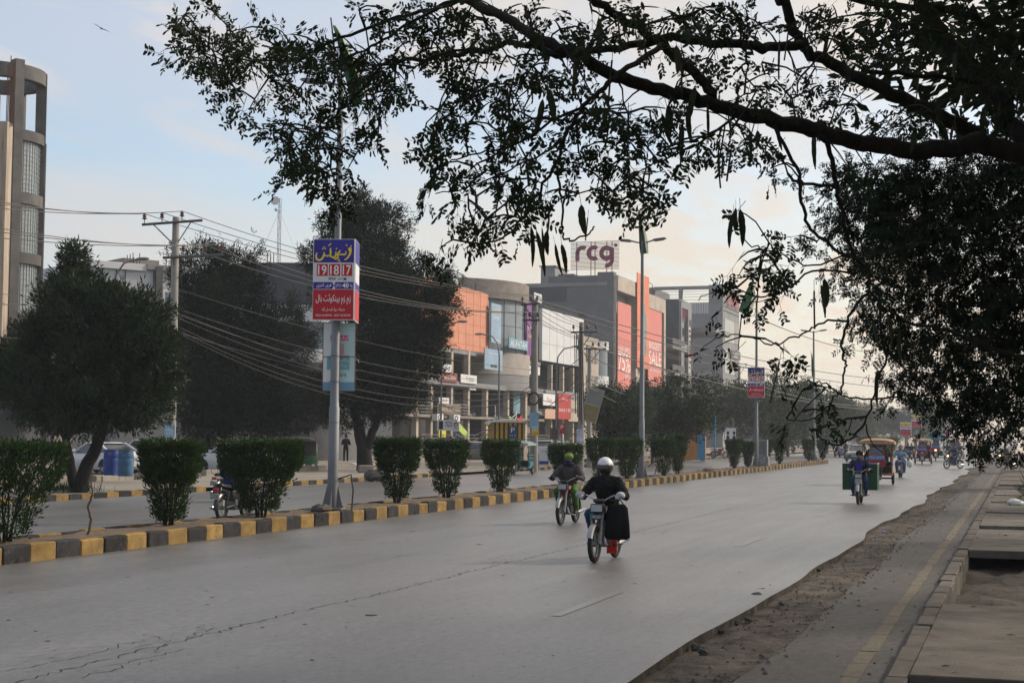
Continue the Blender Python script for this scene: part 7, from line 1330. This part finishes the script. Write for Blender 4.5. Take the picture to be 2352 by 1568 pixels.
# ------------------------------------------------------------------ three wheelers
m_rbeige = M('canopy_beige', (.27, .165, .10), .75, .2, 4); m_rora = M('rickshaw_orange', (.26, .105, .025), .55, .2, 6); m_rred = M('rickshaw_red', (.20, .010, .022), .4, .15, 5); m_rteal = M('rickshaw_teal', (.018, .13, .145), .5, .15, 5); m_wind = M('windscreen', (.03, .04, .075), .1, .2, 3, spec=.8)
def qingqi(label, loc, rot, frame, shield, roof, sc=1.0, riders=True, lit=False, group='three wheeled rickshaws'):
    t = thing('rickshaw', label, 'rickshaw', loc, rot, group); t.scale = (sc,) * 3; B_ = bike_meshes()
    w_ = place('front_wheel', None, t, (0, -1.35, .295)); place('tyre', ty_me, w_); place('rim', rim_me, w_); place('front_fender', fen_f, t, (0, -1.35, .295)); place('fork', B_['fork'], t, (0, -.74, 0)); place('handlebar', B_['handlebar'], t, (0, -.74, 0)); place('headlight', B_['headlight_lit' if lit else 'headlight'], t, (0, -.74, .05)); place('engine', B_['engine'], t, (0, -.7, 0)); place('tank', tank_mesh(m_red), t, (0, -.74, 0)); place('seat', B_['seat'], t, (0, -.74, 0))
    for s in (-1, 1):
        w_ = place('rear_wheel', None, t, (s * .62, 1.0, .27)); place('tyre', MB().torus((0, 0, 0), .21, .06, 'X', 24, 8).mesh('tyre', m_tyre, True), w_); place('rim', MB().cyl((-.05, 0, 0), (.05, 0, 0), .15, None, 16).mesh('rim', m_eng), w_)
        MB().box(s * .66 - .012, s * .66 + .012, 1.25, 1.30, .12, .42).build('mud_flap', m_tyre, t)
        for y in (-.15, 1.35): MB().tube([(s * .60, y, .5), (s * .60, y, 1.85)], .025, 6).build('post', frame, t)
        for z in (.75, .95, 1.15): MB().box(s * .61 - .012, s * .61 + .012, -.12, 1.32, z, z + .05).build('side_rail', frame, t)
        MB().box(s * .61 - .01, s * .61 + .01, .2, 1.32, .5, .74).build('side_panel', frame, t)
    MB().box(-.62, .62, -.2, 1.4, .42, .5).build('floor', frame, t); MB().rbox(-.5, .5, .45, .85, .5, .85, .03).build('bench', m_seat, t); MB().tube([(-.62, 1.0, .27), (.62, 1.0, .27)], .035, 8).build('axle', m_iron, t); MB().box(-.04, .04, -.7, .9, .3, .38).build('chassis', m_iron, t)
    mb = MB(); mb.prism([(-.36, .85), (.36, .85), (.33, 1.25), (.27, 1.72), (.20, 1.80), (-.20, 1.80), (-.27, 1.72), (-.33, 1.25)], -1.12, -1.06, lambda u, v, h: (u, h + (v - .85) * .22, v)); mb.build('windshield_frame', frame, t)
    mb = MB(); mb.prism([(-.22, 1.32), (.22, 1.32), (.24, 1.5), (.19, 1.7), (-.19, 1.7), (-.24, 1.5)], -1.135, -1.12, lambda u, v, h: (u, h + (v - .85) * .22, v)); mb.build('windscreen', m_wind, t)
    mb = MB(); mb.prism([(-.37, .80), (.37, .80), (.345, 1.1), (-.345, 1.1)], -1.15, -1.121, lambda u, v, h: (u, h + (v - .85) * .22, v)); mb.build('shield', shield, t); mb = MB(); mb.prism([(-.34, 1.12), (.34, 1.12), (.325, 1.26), (-.325, 1.26)], -1.145, -1.121, lambda u, v, h: (u, h + (v - .85) * .22, v)); mb.build('painted_band', M('painted_blue_band', (.10, .16, .38), .5, .6, 14), t)
    vs = []; ny, nx = 10, 12
    for i in range(ny + 1):
        for j in range(nx + 1): y = -1.2 + 2.75 * i / ny; u = -1 + 2 * j / nx; vs.append((u * .74, y, 1.86 + .16 * (1 - u * u) ** .5 * (1 - .25 * (2 * i / ny - 1) ** 4) - .06 * abs(2 * i / ny - 1) ** 6))
    e0 = len(vs); fs = [(i * (nx + 1) + j, i * (nx + 1) + j + 1, (i + 1) * (nx + 1) + j + 1, (i + 1) * (nx + 1) + j) for i in range(ny) for j in range(nx)]
    MB().add(vs, fs).build('canopy', roof, t, smooth=True)
    mb = MB(); 
    for s in (-1, 1): mb.add([(s * .74, -1.2, 1.86), (s * .74, 1.55, 1.86), (s * .76, 1.55, 1.74), (s * .76, -1.2, 1.74)], [(0, 1, 2, 3)])
    for k in range(6): u0, u1 = -.74 + 1.48 * k / 6, -.74 + 1.48 * (k + 1) / 6; mb.add([(u0, -1.21, 1.87), (u1, -1.21, 1.87), ((u0 + u1) / 2 + .1, -1.26, 1.76), ((u0 + u1) / 2 - .1, -1.26, 1.76)], [(0, 1, 2, 3)])
    mb.build('valance', roof, t); rk = MB()
    rk.tube([(-.5, -.6, 2.0), (-.5, -.6, 2.12), (-.5, 1.2, 2.12), (.5, 1.2, 2.12), (.5, -.6, 2.12), (-.5, -.6, 2.12)], .014, 5); rk.build('roof_rack', m_iron, t)
    for s in (-1, 1): MB().tube([(s * .3, -.95, 1.3), (s * .6, -1.05, 1.84)], .016, 5).build('stay', m_iron, t)
    return t
def seated(label, loc, rot, top, legs, key='seat', sc=1.0):
    b = [((0, .0, .1), (0, .02, .25), .16, .16, 'top'), ((0, .02, .3), (0, .05, .5), .16, .165, 'top'), ((-.1, .05, .58), (.1, .05, .58), .1, .1, 'top'), ((0, .05, .6), (0, .03, .72), .06, .055, 'skin')]
    for s in (-1, 1): b += [((s * .09, 0, .06), (s * .12, -.42, .08), .09, .075, 'legs'), ((s * .12, -.42, .08), (s * .12, -.42, -.32), .07, .055, 'legs'), ((s * .12, -.40, -.38), (s * .12, -.56, -.39), .04, .035, 'shoe'), ((s * .19, .05, .58), (s * .25, -.08, .34), .07, .058, 'top'), ((s * .25, -.08, .34), (s * .14, -.3, .24), .055, .04, 'top'), ((s * .14, -.3, .24), (s * .12, -.38, .2), .035, .03, 'glove')]
    return person('person', label, key, b + head((0, .02, .82)), .024, loc, rot, top, legs, sc=sc)
rp = G(2045, 1114); c = Vector((rp.x - .55, rp.y + .2, 0))
qingqi('orange and red rickshaw with a beige canopy behind the green box rider', c, .05, m_rora, m_rred, m_rbeige)
person('person', 'rickshaw driver behind the red shield of the orange rickshaw', 'drv', rider_bones(1.0, False), .024, c + Vector((0, -.74, 0)), .05, blackc, greyc)
seated('passenger in a dark shawl on the right bench of the orange rickshaw', c + Vector((.28, .55, .85)), .4, khaki, navy); seated('passenger in black on the left bench of the orange rickshaw', c + Vector((-.32, .6, .85)), -.3, blackc, blackc)
c = G(2062, 1097) + Vector((.1, .5, 0)); bike('motorcycle with two riders right of the orange rickshaw', c, 0, m_red); person('person', 'man in pale blue and dark coat riding beside the orange rickshaw', 'drv', None, 0, c, 0, lblue, rblue); person('person', 'pillion rider in a dark cap behind the man in pale blue', 'fs', None, 0, c + Vector((0, .38, .06)), 0, blackc, navy)
mb = MB(); mb.ball((0, 0, 0), (.15, .12, .2), 12, 9); rs_ = random.Random(3); mb.v = [tuple(x * (1 + rs_.uniform(-.15, .15)) for x in v) for v in mb.v]; mb.build('carrier_bag', m_bag, None, smooth=True, loc=c + Vector((.48, -.1, .72)), label='white plastic bag carried beside the orange rickshaw', cat='bag')
c = G(2118, 1066); qingqi('red rickshaw with a pale canopy further up the road', c + Vector((0, .8, 0)), .02, m_rred, m_rred, m_rbeige); person('person', 'driver of the red rickshaw further up the road', 'drv', None, 0, c + Vector((0, .1, 0)), 0, greyc, greyc); seated('passenger in maroon in the red rickshaw', c + Vector((.3, 1.3, .85)), .3, maroonc, navy)
c = G(2150, 1058); qingqi('teal rickshaw with an arched roof board behind the red one', c + Vector((0, .8, 0)), 0, m_rteal, m_rred, m_rteal, 1.08, lit=True); person('person', 'driver of the teal rickshaw', 'drv', None, 0, c + Vector((0, .1, 0)), 0, khaki, blackc); MB().prism([(-.75, 0), (.75, 0), (.6, .28), (0, .4), (-.6, .28)], -.03, .03, lambda u, v, h: (u, h, v)).build('roof_board', m_rteal, None, loc=c + Vector((0, 0, 2.1)), label='arched teal board on the roof of the teal rickshaw', cat='board')
c = G(2198, 1053); qingqi('distant rickshaw between the teal and the yellow ones', c + Vector((0, 1, 0)), 0, m_rora, m_rred, m_rbeige); c = G(2128, 1046); qingqi('faint rickshaw beyond the red one', c + Vector((3, 1, 0)), 0, m_iron, m_rred, m_rbeige)
for px, py, lab, tp, rot in ((2086, 1058, 'rider in black with a cap left of the red rickshaw', blackc, 0), (2094, 1059, 'second rider in dark clothes left of the red rickshaw', navy, .05), (2176, 1056, 'rider in dark clothes right of the teal rickshaw', blackc, -.2), (2205, 1057, 'distant helmeted rider behind the turning motorcycle', greyc, 0)):
    c = G(px, py); bike('motorcycle of the ' + lab, c, rot, m_red if px % 2 else m_blkp); person('person', lab, 'drv', None, 0, c, rot, tp, denim)
c = G(2190, 1076); bike('motorcycle with a lit headlight turning left ahead of the yellow rickshaw', c, -.75, m_blkp, lit=True); person('person', 'rider in a blue jacket on the turning motorcycle', 'drv', None, 0, c, -.75, cloth('slate_jacket', (.03, .04, .07)), denim)
c = G(2309, 1074); bike('motorcycle with a lit headlight stopped at the footpath kerb', c, -.8, m_blkp, lit=True); person('person', 'rider in brown on the motorcycle at the footpath kerb', 'drv', None, 0, c, -.8, khaki, khaki)
c = G(2350, 1068, .06); bike('parked motorcycle cut off by the right edge', c, -1.0, m_blkp)
c = G(1822, 1041); bike('motorcycle with a lit tail lamp on the far carriageway', c, R(180), m_blkp, tail=True); person('person', 'rider seen from behind on the far carriageway', 'fs', None, 0, c, R(180), cloth('dull_blue', (.05, .06, .09)), navy)
c = G(1652, 1052, .12); bike('parked motorcycle beside the bright blue post', c, 1.2, m_red); c = G(1457, 1086); bike('motorcycle on the far carriageway beside the second lamp post', c, R(178), m_blkp); person('person', 'rider beside the second lamp post on the far carriageway', 'fs', None, 0, c, R(178), greyc, navy)
# auto rickshaws with closed cabins
def auto(label, loc, rot, col, hood, group='three wheeled rickshaws', lit=False):
    t = thing('auto_rickshaw', label, 'rickshaw', loc, rot, group); vs = []; secs = [(-1.25, .30, .35, 1.0), (-1.15, .45, .30, 1.45), (-.9, .58, .28, 1.66), (-.3, .63, .28, 1.74), (.6, .64, .28, 1.72), (1.1, .63, .3, 1.66), (1.28, .58, .34, 1.5)]
    for y, w_, z0, z1 in secs: vs += [(-w_ * .8, y, z0), (-w_, y, z0 + .2), (-w_ * .98, y, .95), (-w_ * .88, y, z1 - .1), (-w_ * .55, y, z1), (w_ * .55, y, z1), (w_ * .88, y, z1 - .1), (w_ * .98, y, .95), (w_, y, z0 + .2), (w_ * .8, y, z0)]
    mb = MB().add(vs, [(i * 10 + j, i * 10 + (j + 1) % 10, i * 10 + 10 + (j + 1) % 10, i * 10 + 10 + j) for i in range(6) for j in range(10)] + [tuple(range(10)), tuple(range(60, 70))]); mb.m = [1 if (f[0] % 10 in (2, 3, 4, 5, 6) and len(f) == 4) else 0 for f in mb.f]; mb.build('body', [col, hood], t, smooth=True)
    MB().prism([(-.40, 1.02), (.40, 1.02), (.42, 1.4), (-.42, 1.4)], -1.24, -1.20, lambda u, v, h: (u, h + (v - 1.0) * .42, v)).build('windscreen', m_wind, t)
    w_ = place('front_wheel', None, t, (0, -1.22, .24)); place('tyre', MB().torus((0, 0, 0), .19, .05, 'X', 22, 8).mesh('tyre', m_tyre, True), w_); MB().prism([(-.14, .3), (.14, .3), (.12, .52), (-.12, .52)], -1.45, -1.1, lambda u, v, h: (u, h, v)).build('front_fender', hood, t); MB().ball((0, -1.27, .78), (.09, .06, .09), 12, 8).build('headlight', m_lens, t)
    for s in (-1, 1):
        w_ = place('rear_wheel', None, t, (s * .55, .95, .24)); place('tyre', MB().torus((0, 0, 0), .19, .06, 'X', 22, 8).mesh('tyre', m_tyre, True), w_); MB().box(s * .645 - .01, s * .645 + .01, -.85, .1, .75, 1.5).build('door_opening', m_dark, t); MB().box(s * .47 - .07, s * .47 + .07, 1.27, 1.3, .78, .86).build('tail_light', m_tail, t)
    MB().box(-.5, .5, 1.27, 1.33, .48, .56).build('bumper', m_chrome, t); MB().box(-.4, .4, 1.28, 1.30, 1.0, 1.35).build('rear_window', m_dark, t); plate(t, 1.31, .68, 'FDR 22', flip=True); return t
auto('yellow auto rickshaw beside the walking man', G(2240, 1061) + Vector((0, 1.2, 0)), .03, M('auto_tan', (.33, .20, .07), .5, .2, 4), m_rbeige)
m_agr = M('auto_green', (.018, .075, .032), .5, .2, 4); m_hood = M('pale_canvas', (.13, .14, .11), .8, .2, 4)
auto('green auto rickshaw with a pale canvas back left of the near lamp post', G(678, 1078, .12), R(155), m_agr, m_hood); auto('green auto rickshaw half hidden behind the dense shrub', G(505, 1062, .12), R(20), m_agr, m_hood)
c = G(1192, 1090); qingqi('teal loader rickshaw with a grey roof on the far carriageway', c, .12, m_rteal, m_rteal, M('faded_teal_roof', (.16, .22, .225), .7, .2, 3), .86); person('person', 'driver of the teal loader rickshaw', 'drv', None, 0, c + Vector((.05, -.72, 0)), .12, blackc, greyc)
# pedestrians
person('person', 'man in dark long shirt walking away beside the yellow rickshaw', 'walk', stand_bones(.16), .02, G(2263, 1061), R(180), cloth('slate_shirt', (.035, .042, .055)), cloth('slate_trousers', (.04, .045, .055)))
person('person', 'man in a brown shirt stepping across the gap in the median', 'walk', None, 0, G(1943, 1054), 1.2, khaki, khaki); person('person', 'guard in black standing on the plaza near the forked tree', 'aim', stand_bones(.1, 1, False), .022, G(794, 1060, .2), R(200), blackc, blackc)
person('person', 'man in dark blue below the bridal shop sign', 'walk', None, 0, G(1036, 1052, .12), R(120), navy, navy)
# ------------------------------------------------------------------ cars
def car(label, loc, rot, col, kind='sedan', group='cars', lit=False):
    t = thing('car', label, 'car', loc, rot, group); tall = kind == 'hatch'
    sec = [(-2.28, .62, .60, .34), (-2.2, .74, .70, .26), (-2.0, .82, .78, .22), (-1.5, .87, .88, .2), (-.95, .88, .95, .2), (0, .89, .97, .2), (1.0, .89, 1.0, .2), (1.6, .88, 1.03, .2), (2.0, .85, 1.03, .24), (2.2, .80, .96, .30), (2.27, .70, .80, .36)]
    if tall: sec = [(y * .86, w_, z1 + .04, z0) for y, w_, z1, z0 in sec]
    vs = []
    for y, w_, z1, z0 in sec: vs += [(-w_ * .86, y, z0), (-w_ * .97, y, z0 + .14), (-w_, y, (z0 + z1) / 2 + .04), (-w_ * .965, y, z1 - .10), (-w_ * .86, y, z1 - .015), (-w_ * .4, y, z1 + .02), (w_ * .4, y, z1 + .02), (w_ * .86, y, z1 - .015), (w_ * .965, y, z1 - .10), (w_, y, (z0 + z1) / 2 + .04), (w_ * .97, y, z0 + .14), (w_ * .86, y, z0)]
    k = len(sec); MB().add(vs, [(i * 12 + j, i * 12 + (j + 1) % 12, i * 12 + 12 + (j + 1) % 12, i * 12 + 12 + j) for i in range(k - 1) for j in range(12)] + [tuple(range(12)), tuple(range((k - 1) * 12, k * 12))]).build('body', col, t, smooth=True)
    yb0, yb1, yr0, yr1, zr = (-1.02, 1.72, -.22, .72, 1.43) if not tall else (-.95, 1.85, -.25, 1.45, 1.55)
    rows = [(.96, yb0, yb1, .80), (1.2, yb0 + (yr0 - yb0) * .5, yb1 + (yr1 - yb1) * .42, .745), (zr - .05, yr0 - .06, yr1 + .12, .64)]; vs = []
    for z, a, b, w_ in rows: vs += [(-w_, a + .12, z), (-w_ * .6, a, z), (w_ * .6, a, z), (w_, a + .12, z), (w_, b - .15, z), (w_ * .6, b, z), (-w_ * .6, b, z), (-w_, b - .15, z)]
    MB().add(vs, [(i * 8 + j, i * 8 + (j + 1) % 8, i * 8 + 8 + (j + 1) % 8, i * 8 + 8 + j) for i in range(2) for j in range(8)]).build('glazing', m_glassd, t, smooth=True)
    MB().add([(-.645, yr0 - .06, zr - .05), (-.4, yr0 - .16, zr - .05), (.4, yr0 - .16, zr - .05), (.645, yr0 - .06, zr - .05), (.645, yr1 + .12, zr - .05), (.4, yr1 + .24, zr - .05), (-.4, yr1 + .24, zr - .05), (-.645, yr1 + .12, zr - .05), (-.5, yr0 + .1, zr), (.5, yr0 + .1, zr), (.5, yr1, zr), (-.5, yr1, zr)], [(0, 1, 2, 3, 9, 8), (3, 4, 10, 9), (4, 5, 6, 7, 11, 10), (7, 0, 8, 11), (8, 9, 10, 11)]).build('roof', col, t, smooth=True)
    for s in (-1, 1):
        for pp, pr_ in (([(s * .79, yb0 + .1, .95), (s * .75, yb0 + (yr0 - yb0) * .5 + .1, 1.2), (s * .64, yr0, zr - .05)], .03), ([(s * .79, yb1 - .12, .98), (s * .75, yb1 + (yr1 - yb1) * .42 - .12, 1.2), (s * .64, yr1 + .1, zr - .05)], .06), ([(s * .80, .35, .97), (s * .752, .33, 1.2), (s * .645, .3, zr - .05)], .025)): MB().tube(pp, pr_, 6).build('pillar', col, t, smooth=True)
        for y in (-1.42 * (.86 if tall else 1), 1.36 * (.86 if tall else 1)):
            w_ = place('wheel', None, t, (s * .80, y, .32)); place('tyre', MB().torus((0, 0, 0), .24, .085, 'X', 24, 8).mesh('tyre', m_tyre, True), w_); rm_ = MB(); [rm_.box(s * .06, s * .085, -.025, .025, 0, .2, mat=Matrix.Rotation(a * 1.2566, 4, 'X')) for a in range(5)]; rm_.torus((s * .06, 0, 0), .2, .02, 'X', 20, 6); place('rim', rm_.mesh('rim', m_chrome), w_); mb = MB(); mb.prism([(.37 * math.cos(a * math.pi / 10), .37 * math.sin(a * math.pi / 10)) for a in range(11)], s * .80, s * .897, lambda u, v, h, y=y: (h, y + u, .33 + v)); mb.build('wheel_arch', m_dark, t)
        MB().rbox(s * .58 - .16, s * .58 + .16, -2.24 * (.86 if tall else 1), -2.1 * (.86 if tall else 1), .60, .74, .02).build('headlight', m_lens, t); MB().rbox(s * .62 - .14, s * .62 + .14, 2.1 * (.86 if tall else 1), 2.255 * (.86 if tall else 1), .74, .92, .02).build('tail_light', m_tail, t); MB().rbox(s * .96 - .09, s * .96 + .09, yb0 + .2, yb0 + .3, .98, 1.1, .02).build('mirror', col, t)
        for y in (.1, 1.0): MB().box(s * .895 - .012, s * .895 + .012, y, y + .18, .86, .89).build('door_handle', m_chrome, t)
    MB().rbox(-.5, .5, -2.30 * (.86 if tall else 1), -2.2 * (.86 if tall else 1), .42, .58, .02).build('grille', m_blkp, t); MB().box(-.25, .25, -2.325 * (.86 if tall else 1), -2.30 * (.86 if tall else 1), .44, .55).build('number_plate', m_plate, t); MB().box(-.25, .25, 2.28 * (.86 if tall else 1), 2.30 * (.86 if tall else 1), .66, .78).build('number_plate', m_plate, t); return t
def paint(n, c): return M(n, c, .3, .05, 2, spec=.5, coat=.6)
c_w = paint('white_car_paint', (.50, .51, .53))
cf, cr2_ = G(150, 1084, .12), G(318, 1090, .12); c = (cf + cr2_) / 2
car('white sedan parked behind the leaning forked tree', (c.x, c.y, .12), heading(cr2_, cf), c_w); car('white hatchback parked beyond the white sedan', (c.x - .3, c.y + 4.0, .12), heading(cr2_, cf) + .5, c_w, 'hatch'); car('third white car right of the drums, behind the vase shaped shrub', (c.x + 4.6, c.y + 4.0, .12), heading(cr2_, cf) + .3, c_w, 'hatch')
car('grey sedan parked left of the yellow kiosk', G(1082, 1062, .12), -1.15, paint('grey_car_paint', (.13, .12, .11))); car('silver car parked right of the cable wrapped pole', G(1247, 1060, .12), .15, paint('silver_car_paint', (.34, .35, .36)), 'hatch'); car('second silver car beyond the first, right of the wrapped pole', G(1275, 1054, .12), .2, MATS['silver_car_paint']); car('dark hatchback parked under the dark trees', G(620, 1055, .12), -1.2, paint('cream_car_paint', (.12, .115, .11)), 'hatch')
car('dark green sedan waiting left of the orange rickshaw', G(1968, 1060) + Vector((0, 2, 0)), -.08, paint('green_car_paint', (.10, .12, .11))); car('pale blue sedan turning in the gap of the median', G(1932, 1050) + Vector((.3, 1, 0)), R(196), paint('blue_car_paint', (.16, .22, .32)))
# ------------------------------------------------------------------ haze: the smoggy winter air over the whole street
hz = MB().box(-420, 260, -40, 1300, -1.2, 48).build('haze', None or M('haze_dummy', (1, 1, 1)), None, kind='stuff')
hm_ = bpy.data.materials.new('haze'); hm_.use_nodes = True; t = hm_.node_tree; t.nodes.remove(t.nodes['Principled BSDF']); pv = N(t, 'ShaderNodeVolumePrincipled', i={'Color': (0.80, 0.86, 0.95, 1), 'Density': 0.00036, 'Anisotropy': 0.35})
t.links.new(pv.outputs[0], t.nodes['Material Output'].inputs['Volume']); hz.data.materials.clear(); hz.data.materials.append(hm_); hz['label'] = 'pale smoggy haze filling the street'; hz['category'] = 'haze'
